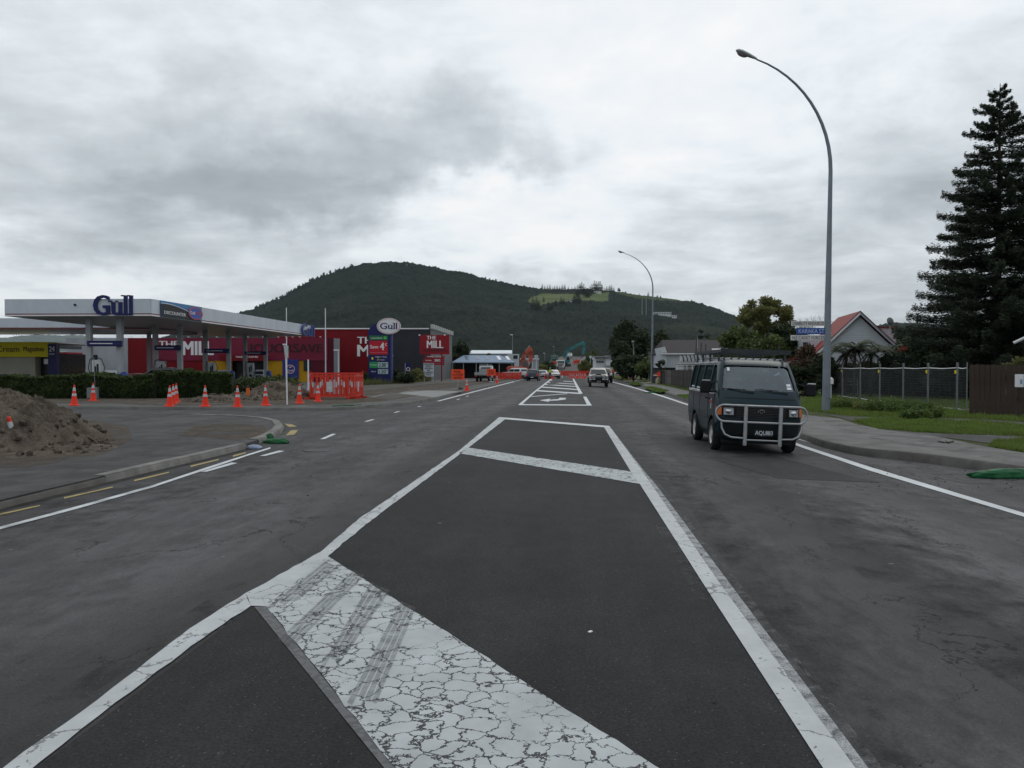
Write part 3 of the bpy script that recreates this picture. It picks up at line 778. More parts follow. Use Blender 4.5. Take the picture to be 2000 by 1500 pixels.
def blob_points(clumps, n, rng):
    """points in the outer shells of many overlapping clumps"""
    vol = np.array([c[3] ** 2 for c in clumps]); pick = rng.choice(len(clumps), n, p=vol / vol.sum())
    c = np.array([c[:3] for c in clumps])[pick]; r_ = np.array([c[3] for c in clumps])[pick]
    d = rng.normal(size=(n, 3)); d /= np.linalg.norm(d, axis=1)[:, None]
    rad = r_ * (rng.uniform(0, 1, n) ** .45) * rng.uniform(.85, 1.15, n)
    p = c + d * rad[:, None] * np.array([1, 1, .8])
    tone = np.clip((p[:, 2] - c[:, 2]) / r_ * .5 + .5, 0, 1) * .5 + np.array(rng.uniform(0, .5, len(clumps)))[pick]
    return p, tone
def tree(name, label, loc, h, cr, mat, n=5000, leaf=.2, seed=1, base=.25, shape=1.0, group=None, nclump=26, cat='tree', trunk=True, fork=5, top_narrow=.0):
    """broadleaf tree: forked trunk and a crown of clumps of leaves; base = crown base as a share of h"""
    rng = np.random.default_rng(seed); rr = random.Random(seed)
    root = empty(name, loc, 0, label, cat, group)
    clumps = []
    zc, zr = h * (1 + base) / 2, h * (1 - base) / 2
    for i in range(nclump):
        while True:
            a = [rr.uniform(-1, 1) for _ in range(3)]
            q = math.sqrt(sum(x * x for x in a))
            if .35 < q < 1: break
        k = 1 - top_narrow * max(0, a[2])
        cl = cr * rr.uniform(.26, .44) * shape
        clumps.append((a[0] * (cr - cl * .6) * k, a[1] * (cr - cl * .6) * k, zc + a[2] * (zr - cl * .6), cl))
    p, t = blob_points(clumps, n, rng)
    p[:, 2] = np.maximum(p[:, 2], .05)
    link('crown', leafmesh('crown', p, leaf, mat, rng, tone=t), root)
    if trunk:
        m = MB(); r0 = h * .022 + .05
        m.tube([(0, 0, -.1), (rr.uniform(-.1, .1), rr.uniform(-.1, .1), h * base * .9), (rr.uniform(-.2, .2), 0, h * .6)], [r0, r0 * .8, r0 * .35], 8)
        for i in range(fork + 3):
            c = clumps[i % len(clumps)]; z0 = h * rr.uniform(base * .7, base + .2)
            m.tube([(0, 0, z0), (c[0] * .45, c[1] * .45, (z0 + c[2]) / 2 + .1), (c[0], c[1], c[2])], [r0 * .45, r0 * .28, r0 * .08], 5)
        m.build('trunk', BARK, root, smooth=60)
    return root
def conifer(name, label, loc, h, prof, seed=3, leaf=.16, dens_=1.0, group=None, whorl=.55, mat=None, leaders=((0, 0, 0, 1.0),), clear=.06):
    """prof: (height share, radius) pairs"""
    rng = np.random.default_rng(seed); root = empty(name, loc, 0, label, 'tree', group)
    ps, tones = [], []; mb = MB(); tb = MB()
    for lx, ly, z0, hs in leaders:
        H = h * hs
        tb.tube([(lx * .2, ly * .2, z0), (lx, ly, z0 + (H - z0) * .3), (lx * 1.1, ly * 1.05, H)], [h * .018, h * .012, .02], 8)
        z = max(h * clear, z0 + .5)
        while z < H - .25:
            rad = np.interp(z / H, [p[0] for p in prof], [p[1] for p in prof]) * (1 if hs == 1 else .5)
            nb = int(rng.integers(6, 10)) if z / H < .68 else int(rng.integers(5, 8))
            a0 = rng.uniform(0, 6.28)
            for i in range(nb):
                a = a0 + i * 6.283 / nb + rng.uniform(-.25, .25)
                L = rad * rng.uniform(.72, 1.12); 
                if L < .25: L = .25
                zz = z + rng.uniform(-.2, .2)
                dip = -.10 * L if z / H < .8 else .22 * L
                k = int(max(14, 120 * L * dens_ * (1 if z / H < .66 else .8)))
                t = rng.uniform(.12, 1, k) ** .8
                wid = (.13 * L + .09) * (1 - t * .75) * rng.choice([-1, 1], k) * rng.uniform(0, 1, k) ** .7
                tipup = .10 * L * t ** 3
                ca, sa = math.cos(a), math.sin(a)
                # side twigs sweep forward
                tt = t * L + np.abs(wid) * .5
                x = lx + ca * tt - sa * wid; y = ly + sa * tt + ca * wid
                zc = zz + dip * t + tipup + rng.normal(0, .05 + .018 * L, k) - np.abs(wid) * .22
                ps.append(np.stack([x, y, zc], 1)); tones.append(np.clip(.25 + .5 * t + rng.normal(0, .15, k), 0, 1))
                mb.tube([(lx, ly, zz), (lx + ca * L * .55, ly + sa * L * .55, zz + dip * .55), (lx + ca * L * .97, ly + sa * L * .97, zz + dip + .09 * L)], [.012 * L + .012, .007 * L + .01, .006], 4, False)
            z += whorl * rng.uniform(.75, 1.25) * (1 if z / H < .68 else 1.1)
    C = np.concatenate(ps); T = np.concatenate(tones)
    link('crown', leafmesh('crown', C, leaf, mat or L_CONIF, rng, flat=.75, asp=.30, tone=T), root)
    mb.build('branches', BARK, root, recalc=False)['kind'] = 'stuff'
    tb.build('trunk', BARK, root, smooth=60)
    return root
def inpoly(x, y, poly):
    c = np.zeros(x.shape, bool); j = len(poly) - 1
    for i in range(len(poly)):
        xi, yi = poly[i]; xj, yj = poly[j]
        c ^= ((yi > y) != (yj > y)) & (x < (xj - xi) * (y - yi) / (yj - yi + 1e-12) + xi); j = i
    return c
def grass(name, label, px_poly, z, n, h, mat, seed=5, patch=.6, w=.012, kind='stuff', excl=()):
    rng = np.random.default_rng(seed)
    pts = [G(x, y, z) for x, y in px_poly]; poly = [(p.x, p.y) for p in pts]
    x0, x1 = min(p[0] for p in poly), max(p[0] for p in poly); y0, y1 = min(p[1] for p in poly), max(p[1] for p in poly)
    x = rng.uniform(x0, x1, n * 4); y = rng.uniform(y0, y1, n * 4)
    k = inpoly(x, y, poly)
    for e in excl:
        ep = [G(a, b_, z) for a, b_ in e]; k &= ~inpoly(x, y, [(p.x, p.y) for p in ep])
    x, y = x[k][:n], y[k][:n]
    nv = vnoise(x * 1.3, y * 1.3, seed, 4, .6)
    keep = rng.uniform(-1, 1, len(x)) < nv * 1.6 + (1 - patch) * 2 - .3
    x, y, nv = x[keep], y[keep], nv[keep]; m_ = len(x)
    a = rng.uniform(0, 6.28, m_); H = h * rng.uniform(.35, 1.1, m_) * (1 + .8 * nv); H = np.maximum(H, h * .2); ww = w * (1 + .6 * rng.uniform(0, 1, m_)) * (h / .1) ** .3
    lean = rng.normal(0, .35, (m_, 2)) * H[:, None]
    b0 = np.stack([x - np.cos(a) * ww, y - np.sin(a) * ww, np.full(m_, z)], 1); b1 = np.stack([x + np.cos(a) * ww, y + np.sin(a) * ww, np.full(m_, z)], 1)
    tp = np.stack([x + lean[:, 0], y + lean[:, 1], z + H], 1)
    V = np.stack([b0, b1, tp], 1).reshape(-1, 3)
    me = fast_mesh(name, V, np.arange(3 * m_).reshape(-1, 3), mat, False, np.repeat(np.clip(.5 + nv * .5 + rng.normal(0, .15, m_), 0, 1), 3))
    return tag(link(name, me), label, 'grass', None, kind)
def hedge(name, label, A, B, thick, h0, h1, mat, n, leaf, seed, group=None, wob=.12, core=True):
    """A,B: front foot line"""
    rng = np.random.default_rng(seed); A = Vector(A); B = Vector(B); L = (B - A).length; t = (B - A).normalized(); nn = Vector((-t.y, t.x, 0))
    if nn.dot(FWD) < 0: nn = -nn
    root = empty(name, (A.x, A.y, A.z), 0, label, 'hedge', group)
    s = rng.uniform(0, L, n); f = rng.uniform(0, 1, n); H = h0 + (h1 - h0) * s / L
    H = H * (1 + wob * .9 * vnoise(s * .6, s * 0, seed, 3))
    top = f < .38
    w = np.where(top, rng.uniform(0, thick, n), 0.0); z = np.where(top, H, H * rng.uniform(0, 1, n))
    bump = vnoise(s * 1.1, z * 1.4 + w * 1.1, seed + 1, 4, .6) * wob
    dep = rng.exponential(.07, n)
    w = np.where(top, w, -bump + dep); z = np.where(top, z + bump - dep, z)
    w = np.where(~top, w + .18 * (z / h0) ** 4, w)
    C = np.stack([t.x * s + nn.x * w, t.y * s + nn.y * w, z], 1)
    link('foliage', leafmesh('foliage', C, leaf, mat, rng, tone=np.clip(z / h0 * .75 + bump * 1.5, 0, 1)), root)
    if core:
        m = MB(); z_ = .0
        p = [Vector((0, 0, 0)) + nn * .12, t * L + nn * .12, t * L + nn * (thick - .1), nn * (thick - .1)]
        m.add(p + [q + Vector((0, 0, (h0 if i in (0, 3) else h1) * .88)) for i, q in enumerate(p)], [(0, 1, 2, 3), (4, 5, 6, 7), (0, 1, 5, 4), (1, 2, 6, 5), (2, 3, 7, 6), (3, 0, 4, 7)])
        m.build('shade_core', M('hedge_shade_core', (.012, .014, .008), .95), root)  # solid near-black box under the leaves, painted as the hedge's inner shade
    return root
# hedge in front of the petrol station, two lengths
a, b_ = CB(-320, 43, ZL), CB(298, 43, ZL)
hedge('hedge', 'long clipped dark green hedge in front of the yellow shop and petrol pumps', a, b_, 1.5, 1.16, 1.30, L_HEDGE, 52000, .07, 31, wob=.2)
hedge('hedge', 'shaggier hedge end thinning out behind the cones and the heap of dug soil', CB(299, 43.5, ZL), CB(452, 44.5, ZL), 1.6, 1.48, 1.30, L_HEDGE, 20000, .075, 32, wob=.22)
tree('bush', 'low ragged bush where the hedge runs out beside the dug soil', CB(500, 47, ZL), 1.15, 1.7, L_HEDGE, 4200, .08, 41, 0.0, 1.1, cat='bush', trunk=False)
tree('bush', 'small bush left of the orange barrier pen, in front of the yellow wall', CB(548, 52, ZL), 1.15, 1.4, L_HEDGE, 2600, .08, 42, 0.0, 1.1, cat='bush', trunk=False)
# weeds below the price sign
grass('tall_weeds', 'tall rough grass and weeds growing at the foot of the fuel price sign', [(686, 744), (700, 736), (780, 734), (850, 737), (838, 745), (780, 749), (692, 754)], ZL, 26000, .62, LEAF('dry_weeds', (.03, .045, .012), (.13, .13, .045), .2), 61, .35, .03)
for i, (px, d, h, r_, lab) in enumerate([(702, 84, 1.3, 1.3, 'dark low shrub in the weeds left of the fuel price sign'), (771, 88, 1.9, 1.0, 'dark upright shrub just right of the fuel price sign'), (795, 86, 1.2, 1.6, 'low dark shrub in the weeds under the grey wall with the small blue sign'), (815, 92, 1.7, 1.1, 'pale feathery shrub left of the white letter board')]):
    tree('shrub', lab, CB(px, d, ZL), h, r_, L_OLIVE if i == 3 else L_DARK, 2400, .10, 70 + i, 0.0, 1.0, cat='shrub', trunk=False, nclump=12)
# right verge -------------------------------------------------------------
VG = [(1560, 800), (1575, 775), (1640, 772), (1760, 784), (1900, 802), (2100, 824), (2150, 838), (1960, 822), (1800, 816), (1700, 814), (1655, 812), (1620, 808)]
grass('verge_grass', 'bright green grass of the verge round the tall street lamp and along the mesh fence', VG, ZR, 60000, .13, L_GRASS, 62, .50, .014)
grass('verge_grass', 'grass strip between the footpath and the dark dirt track by the plank fence', [(1668, 823), (1710, 820), (1800, 821), (1900, 826), (2000, 833), (2200, 850), (2200, 866), (2000, 853), (1900, 850), (1790, 845), (1715, 838)], ZR, 46000, .12, L_GRASS, 63, .55, .012)
grass('verge_grass', 'thick tuft of grass at the right edge of the photo beside the pale footpath', [(1930, 873), (1945, 862), (2000, 860), (2200, 880), (2200, 912), (2000, 884)], ZR, 14000, .13, L_GRASS, 64, .1, .009)
grass('back_lawn', 'strip of lawn seen behind the mesh fence panels', [(1560, 772), (1620, 752), (1760, 760), (1900, 770), (1900, 800), (1760, 782), (1640, 771)], ZR, 22000, .11, L_GRASS, 65, .15, .02)
for i, q in enumerate([[(1228, 749.5), (1245, 749.6), (1258, 753.6), (1240, 755.4)], [(1258, 759.5), (1275, 758.4), (1307, 767.5), (1288, 770.4), (1270, 765)], [(1322, 776.5), (1345, 775.5), (1376, 786), (1352, 786.5)], [(1188, 737), (1215, 739), (1236, 745), (1224, 746)], [(1270, 748), (1285, 747), (1346, 757), (1420, 770), (1440, 782), (1346, 763)]]):
    q = [(x, 720 + (y - 720) * .93) for x, y in q] if i < 4 else q
    grass('grass_tuft', ['small island of grass in the kerb, second from the far end', 'larger island of grass between the kerb and the grey footpath', 'island of grass beside the van', 'farthest island of grass by the kerb', 'grass along the foot of the weathered paling fence'][i], q, ZR, 5000, .10, L_GRASS, 80 + i, .1, .03)
for i, (px, py, h, r_, lab) in enumerate([(1652, 800, .42, .75, 'low leafy weed clump at the foot of the street lamp'), (1682, 803, .38, .5, 'weed clump with the pale yellow-green leaves on the verge'), (1725, 806, .5, .9, 'broad weed clump in the middle of the verge grass'), (1764, 803, .4, .6, 'weed clump against the mesh fence foot'), (1815, 818, .55, .55, 'taller weed bush at the end of the grass strip near the plank fence'), (1790, 822, .35, .5, 'small weed clump left of the taller weed bush')]):
    tree('weed_clump', lab, G(px, py, ZR), h, r_, L_OLIVE if i == 1 else L_WEED, 2200, .045, 90 + i, 0.0, 1.2, group=None, nclump=14, cat='weeds', trunk=False)
# trees on the right ------------------------------------------------------
PR = [(0, 5.2), (.10, 5.3), (.22, 5.1), (.35, 4.0), (.45, 3.6), (.58, 3.0), (.70, 2.5), (.80, 1.8), (.90, 1.25), (.96, .6), (1, .15)]
conifer('conifer_tree', 'tall dark conifer with tiered drooping branches towering over the plank fence', CB(1947, 45, 0), 17.6, PR, 3, .085, 3.3, whorl=.36)
conifer('conifer_tree', 'second dark conifer partly outside the photo, right of the tall one', CB(2075, 48, 0), 14.0, PR, 4, .13, 1.2, whorl=.5)
RT = [(1222, 125, 613, 3.0, L_DARK, 'tallest dark tree of the clump left of the far street lamp', .55), (1216, 118, 660, 1.9, L_DARK, 'dark tree at the left edge of the clump by the road', .3),
      (1252, 123, 640, 3.2, L_DARK, 'dark tree in the middle of the clump behind the lamp poles', .2), (1284, 119, 636, 2.6, L_DARK, 'dark pointed tree directly behind the far street lamp', .5),
      (1308, 116, 655, 2.6, L_MID, 'lighter green tree between the far street lamp and the brown roof', .3), (1238, 104, 690, 2.6, L_DARK, 'low bushy tree in front of the dark clump', .1),
      (1278, 100, 694, 2.6, L_MID, 'low green bushy tree beside the three thin poles', .1), (1342, 140, 668, 4.0, L_DARK, 'dark tree showing just above the brown roof', .1),
      (1324, 105, 705, 2.0, L_DARK, 'dark bush at the left end of the white gabled house', .1)]
for i, (px, d, ty, r_, mt, lab, tn) in enumerate(RT):
    tree('dark_tree', lab, CB(px, d, 0), ZZ(ty, d), r_, mt, 6000, .22, 100 + i, .04, 1.0, 'dark trees beyond the footpath', 30, top_narrow=tn)
conifer('pine_tree', 'left one of two small dark pines behind the brown roof', CB(1368, 150, 0), ZZ(642, 150), [(0, 3), (.5, 2), (1, .1)], 9, .3, .3, 'small pines behind the brown roof', whorl=.9)
conifer('pine_tree', 'right one of two small dark pines behind the brown roof', CB(1380, 152, 0), ZZ(646, 152), [(0, 3), (.5, 2), (1, .1)], 10, .3, .3, 'small pines behind the brown roof', whorl=.9)
tree('round_tree', 'round-headed olive green tree with gaps showing sky, left of the street name signs', CB(1497, 74, 0), ZZ(577, 74), 2.75, L_OLIVE, 13000, .12, 127, .46, .56, nclump=60, fork=12)
tree('leafy_tree', 'dark green tree under and left of the round-headed one', CB(1452, 70, 0), ZZ(634, 70), 2.6, L_MID, 9000, .16, 122, .05, .9, 'leafy trees behind the van')
tree('leafy_tree', 'dark green tree right below the round-headed one, behind the street signs', CB(1532, 68, 0), ZZ(625, 68), 2.3, L_DARK, 9000, .16, 123, .05, .9, 'leafy trees behind the van')
tree('leafy_tree', 'lower leafy tree directly behind the roof rack of the van', CB(1490, 66, 0), ZZ(652, 66), 2.4, L_MID, 8000, .15, 124, .03, .9, 'leafy trees behind the van')
tree('leafy_tree', 'leafy tree at the left of the group, above the gabled annexe', CB(1418, 92, 0), ZZ(652, 92), 3.0, L_MID, 7000, .18, 125, .05, .9, 'leafy trees behind the van')
tree('dark_bush', 'big dark reddish bush between the van and the street lamp', CB(1583, 50, 0), ZZ(668, 50), 1.35, L_RED, 9000, .10, 126, .0, 1.0, cat='bush')
tree('dark_bush', 'dark bush at the left foot of the reddish one, behind the van mirror', CB(1557, 49, 0), ZZ(702, 49), 1.0, L_DARK, 5000, .09, 127, .0, 1.0, cat='bush')
tree('dark_bush', 'dark green bush just left of the street lamp post below the red roof', CB(1607, 47, 0), ZZ(690, 47), .95, L_DARK, 5000, .09, 128, .0, 1.0, cat='bush')
hedge('shade_hedge', 'dark unclipped hedge added in place of the dark shade behind the mesh fence', CB(1622, 53, ZR), CB(1912, 44, ZR), 2.0, 2.05, 2.3, L_CONIF, 30000, .10, 33, wob=.35)  # added backdrop hedge, stands in for the dark shade beyond the fence
tree('shrub', 'spreading dark shrub below the big conifer with a few red flowers', CB(1800, 47, 0), ZZ(655, 47), 2.6, L_DARK, 12000, .11, 129, .0, 1.0, cat='shrub')
tree('shrub', 'dark shrub beneath the satellite dish, right of the white house', CB(1765, 55, 0), ZZ(640, 55), 1.9, L_DARK, 8000, .12, 130, .0, 1.0, cat='shrub')
tree('shrub', 'yellow-green shrub at the right edge of the photo below the house eave', CB(2000, 36, 0), ZZ(692, 36), .9, L_OLIVE, 4000, .07, 131, .2, 1.0, cat='shrub')
# red blossoms on the shrub
m = MB()
q0 = CB(1762, 45.5, ZZ(682, 45.5))
for i in range(24):
    c = q0 + Vector((rnd.gauss(0, .16), rnd.gauss(0, .2), rnd.gauss(0, .10)))
    m.cbox(c, .05, .05, .04, rnd.uniform(0, 3))
tag(m.build('red_flowers', M('red_blossom', (.38, .05, .03), .6)), 'spray of orange red blossoms in front of the dark shrubs', 'flowers', kind='stuff')
# bare twiggy tree
def bare(name, label, loc, h, seed, spread=.5):
    rr = random.Random(seed); root = empty(name, loc, 0, label, 'tree'); mt_ = MB(); mb = MB()
    mt_.tube([(0, 0, 0), (.1, 0, h * .5)], [.12, .07], 6)
    def br(p, d, L, r_, k):
        q = p + d * L
        mb.tube([p, q], [r_, r_ * .6], 3, False)
        if k == 0: return
        for _ in range(3 if k > 1 else 4):
            nd = (d + Vector((rr.gauss(0, spread), rr.gauss(0, spread), rr.uniform(-.1, .5)))).normalized()
            br(p + d * L * rr.uniform(.5, 1), nd, L * rr.uniform(.6, .85), r_ * .6, k - 1)
    for i in range(5):
        br(Vector((.1, 0, h * .45)), Vector((rr.gauss(0, .5), rr.gauss(0, .5), 1)).normalized(), h * .2, .05, 5)
    mt_.build('trunk', GREYBARK, root); mb.build('twigs', GREYBARK, root, recalc=False)
bare('bare_tree', 'leafless twiggy tree behind the street name signs', CB(1582, 95, 0), ZZ(607, 95) * .97, 5)
# tree ferns
def fern(label, px, d, topy, seed, nf=13, fl=1.5):
    rr = random.Random(seed); h = ZZ(topy, d)
    root = empty('tree_fern', CB(px, d, 0), 0, label, 'tree fern', 'tree ferns in front of the white house')
    m = MB(); m.tube([(0, 0, 0), (.05, 0, h * .8)], [.10, .08], 8); m.build('trunk', BARK, root, smooth=60)
    for i in range(nf + 9):
        dead = i >= nf
        a = i * 6.283 / nf + rr.uniform(-.2, .2); L = fl * rr.uniform(.8, 1.15); up = rr.uniform(.3, .95); m = MB()
        if dead: L *= .6
        last = Vector((.05, 0, h * .8)); V = []; Fs = []
        nseg = 20
        for s in range(nseg):
            t = s / (nseg - 1.0); x = L * t; z = h * .8 + up * math.sin(t * 2.2) * .75 - t * t * up * .8 - (t * 1.5 if dead else 0)
            c = Vector((.05 + math.cos(a) * x, math.sin(a) * x, z)); wv = Vector((-math.sin(a), math.cos(a), -.35)); wv2 = Vector((math.sin(a), -math.cos(a), -.35))
            ww = .34 * math.sin(min(1, t * 1.3 + .15) * 2.2) * (1.05 - t * .55) + .05
            fw = Vector((math.cos(a), math.sin(a), -.2)) * .13
            for w_ in (wv, wv2):
                b0 = len(V); V += [c - fw * .35, c + fw * .35, c + w_ * ww + fw * 1.3]; Fs.append((b0, b0 + 1, b0 + 2))
            if s: m.tube([last, c], .012, 3, False)
            last = c
        m.add(V, Fs); m.build('frond', L_RED if dead else L_FERN, root, recalc=False)
fern('tree fern beside the street lamp post, left one of the row before the white gable', 1651, 47, 668, 1)
fern('tree fern with upright fronds in the middle of the white gable', 1668, 46, 655, 2, 16, 1.3)
fern('tree fern with wide arching fronds right of the middle one', 1700, 47, 668, 3, 16, 1.6)
fern('tree fern at the right foot of the white gable', 1738, 48, 664, 4, 15, 1.5)
# trees left of the road, behind
tree('dark_tree', 'dark tree behind the grey corner of the liquor store', CB(893, 142, 0), ZZ(660, 142), 2.4, L_DARK, 5000, .2, 140, .05, 1.0)
tree('dark_tree', 'dark low tree between the liquor store and the blue roofed shed', CB(914, 150, 0), ZZ(680, 150), 2.2, L_DARK, 4000, .2, 141, .05, 1.0)
tree('bush', 'round green bush against the white shed roof, behind the blue roof', CB(959, 152, 0), ZZ(687, 152), 1.2, L_MID, 2200, .2, 142, .05, 1.0, cat='bush')
tree('bush', 'yellow-green bushy tree left of the white building beyond the roadworks', CB(1158, 225, 0), ZZ(685, 225), 2.4, L_MID, 4000, .3, 143, .05, 1.0, cat='bush')
tree('bush', 'olive bushes on the bank right of the ramp', CB(1142, 200, 0), ZZ(703, 200), 1.8, L_OLIVE, 3500, .3, 144, .0, 1.0, cat='bush')
tree('bush', 'yellow bush left of the ramp beside the white sign', CB(1058, 215, 0), ZZ(708, 215), 1.6, L_OLIVE, 1800, .25, 145, .0, 1.0, cat='bush')
tree('bush', 'dark bush on the left shoulder of the ramp', CB(1070, 230, 0), ZZ(703, 230), 2.6, L_DARK, 2600, .25, 146, .0, 1.0, cat='bush')
# ridge trees on the hill
bpy.context.view_layer.update()
HILL = bpy.data.objects['hill']
def onhill(px, py):
    d = ray(px, py).normalized()
    ok, loc, _, _ = HILL.ray_cast(Vector((0, 0, EYE)), d)
    return Vector(loc) if ok else None
def ridge(px):
    py = 520.0
    while py < 700:
        p = onhill(px, py)
        if p: return p
        py += .7
PINEMESH = []
for s in range(3):
    o = conifer('ridge_pine', None, (0, 0, 0), 15, [(0, 3.4), (.25, 3.6), (.6, 2.4), (1, .2)], 50 + s, .85, .14, whorl=1.7)
    PINEMESH.append(o)
BUSHP = tree('ridge_tree', None, (0, 0, 0), 12, 6, L_DARK, 900, .8, 60, .0, 1.0, nclump=14)
RDG = []
for i, px in enumerate([1059, 1064, 1069, 1074, 1079, 1083, 1088, 1093, 1098, 1103]): RDG.append((px, None, rnd.uniform(9, 16), 'thin pine of the row along the saddle of the hill'))
for i, px in enumerate([1110, 1117, 1123]): RDG.append((px, None, rnd.uniform(8, 11), 'small pine between the saddle row and the dark stand'))
for i, px in enumerate([1128, 1132, 1136, 1140, 1144, 1148, 1152, 1156]): RDG.append((px, 576 - 5 * math.sin(i), rnd.uniform(22, 28), 'dense dark pine of the stand above the pasture'))
for i, px in enumerate([1161, 1165, 1169, 1172]): RDG.append((px, None, rnd.uniform(20, 25), 'tallest pine on the ridge above the pasture'))
for i, px in enumerate([1176, 1181, 1185, 1190, 1194, 1199]): RDG.append((px, None, rnd.uniform(10, 17), 'thin pine right of the tallest ones on the ridge'))
for px, py, h in [(1096, 594, 17), (1101, 593, 14), (1085, 596, 12), (1122, 590, 20), (1127, 589, 18), (1131, 591, 15), (1062, 590, 14), (1153, 590, 9), (1041, 603, 24), (1048, 604, 26), (1053, 607, 22), (1072, 605, 17), (1078, 604, 16), (1266, None, 13), (1249, None, 7), (1258, None, 5)]:
    RDG.append((px, py, h, 'dark pine standing in or below the pasture on the hill' if py else 'small cone shaped pine alone on the right ridge'))
ORD_ = ['leftmost', 'second', 'third', 'fourth', 'fifth', 'sixth', 'seventh', 'eighth', 'ninth', 'tenth', 'eleventh', 'twelfth', 'last']; SEEN = {}
for i, (px, py, h, lab) in enumerate(RDG):
    p = ridge(px) if py is None else onhill(px, py)
    if p is None: continue
    c = copy_tree(PINEMESH[i % 3]); c.location = p - Vector((0, 0, 1.5)); k = h / 15.0; c.scale = (k, k, k); c.rotation_euler = (0, 0, rnd.uniform(0, 6))
    k_ = SEEN.get(lab, 0); SEEN[lab] = k_ + 1; tag(c, ORD_[min(k_, 12)] + ' ' + lab, 'tree', 'pines on the hill: ' + lab)
for px, k, lab in [(1209, .95, 'round dark tree alone on the ridge right of the pines'), (1222, .45, 'small round shrub next to the lone round ridge tree'), (1284, .6, 'dark low tree right behind the far street lamp on the ridge'), (1290, .5, 'low tree right of the ridge shrubs behind the far street lamp'), (1357, .4, 'tiny tree on the right shoulder of the hill')]:
    c = copy_tree(BUSHP); c.location = ridge(px) - Vector((0, 0, 1)); c.scale = (k, k, k); tag(c, lab, 'tree')
for i in range(46):
    px = 498 + i * 4.4 + rnd.uniform(-2, 2)
    if px > 940 or 690 < px < 740: continue
    c = copy_tree(BUSHP); c.location = ridge(px) - Vector((0, 0, 2.2)); k = rnd.uniform(.4, .8); c.scale = (k, k, k * rnd.uniform(.8, 1.2)); c.rotation_euler = (0, 0, rnd.uniform(0, 6))
    tag(c, 'small rounded tree on the left skyline of the hill', 'tree', 'trees on the left skyline of the hill')
for px in [905, 913, 921, 931, 943, 948, 956, 968]:
    c = copy_tree(BUSHP); c.location = ridge(px) - Vector((0, 0, 2)); k = rnd.uniform(.35, .6); c.scale = (k, k, k); c.rotation_euler = (0, 0, rnd.uniform(0, 6))
    tag(c, 'small rounded tree on the skyline right of the summit', 'tree', 'trees on the skyline right of the summit')
for o in PINEMESH + [BUSHP]:
    for ch in list(o.children): bpy.data.objects.remove(ch)
    bpy.data.objects.remove(o)
# mast and houses on the hill
p = ridge(795); m = MB(); m.tube([(0, 0, -2), (0, 0, 9)], [.6, .25], 6); m.box(-1.2, 1.2, -.3, .3, 3, 5); m.tube([(-2.5, 0, -1), (-2.5, 0, 4)], .3, 5)
o = m.build('radio_mast', M('grey_steel', (.25, .26, .27), .5)); o.location = p; tag(o, 'small radio mast on the summit of the hill', 'mast')
def hillhouse(px, py, w, h, lab, d_=8):
    p = onhill(px, py); 
    if p is None: return
    r_ = empty('hill_house', p, YAW, lab, 'house')
    m = MB(); m.box(-w / 2, w / 2, -d_ / 2, d_ / 2, -3, h); m.build('wall', M('house_white', (.55, .56, .56), .6), r_)
    m = MB(); m.box(-w * .52, w * .52, -d_ * .55, d_ * .55, h, h + .5); m.build('roof', M('pale_roof', (.45, .47, .5), .5), r_)
    m = MB()
    for k in range(max(2, int(w / 5))): x = -w / 2 + (k + .5) * w / max(2, int(w / 5)); m.box(x - 1.2, x + 1.2, -d_ / 2 - .05, -d_ / 2 + .1, h * .35, h * .75)
    m.build('window', M('dark_window', (.02, .025, .03), .2), r_)
hillhouse(1118, 589.5, 11, 4, 'little white house at the lower edge of the hill pasture')
hillhouse(1293, 616, 36, 6, 'long pale building with windows halfway up the right of the hill')
hillhouse(1317, 620, 9, 4, 'small white house right of the long pale building on the hill')
hillhouse(1167, 572, 18, 4, 'low house with a pale roof below the tallest ridge pines')
for px in (1254, 1262):
    p = onhill(px, 615)
    m = MB(); m.tube([(0, 0, -2), (0, 0, 30)], [.7, .4], 6); m.box(-1.5, 1.5, -.2, .2, 26, 27); o = m.build('steel_tower', M('grey_steel')); o.location = p
    tag(o, 'thin pale tower on the hill, %s one of the pair left of the long building' % ('left' if px < 1260 else 'right'), 'tower', 'towers on the hill')
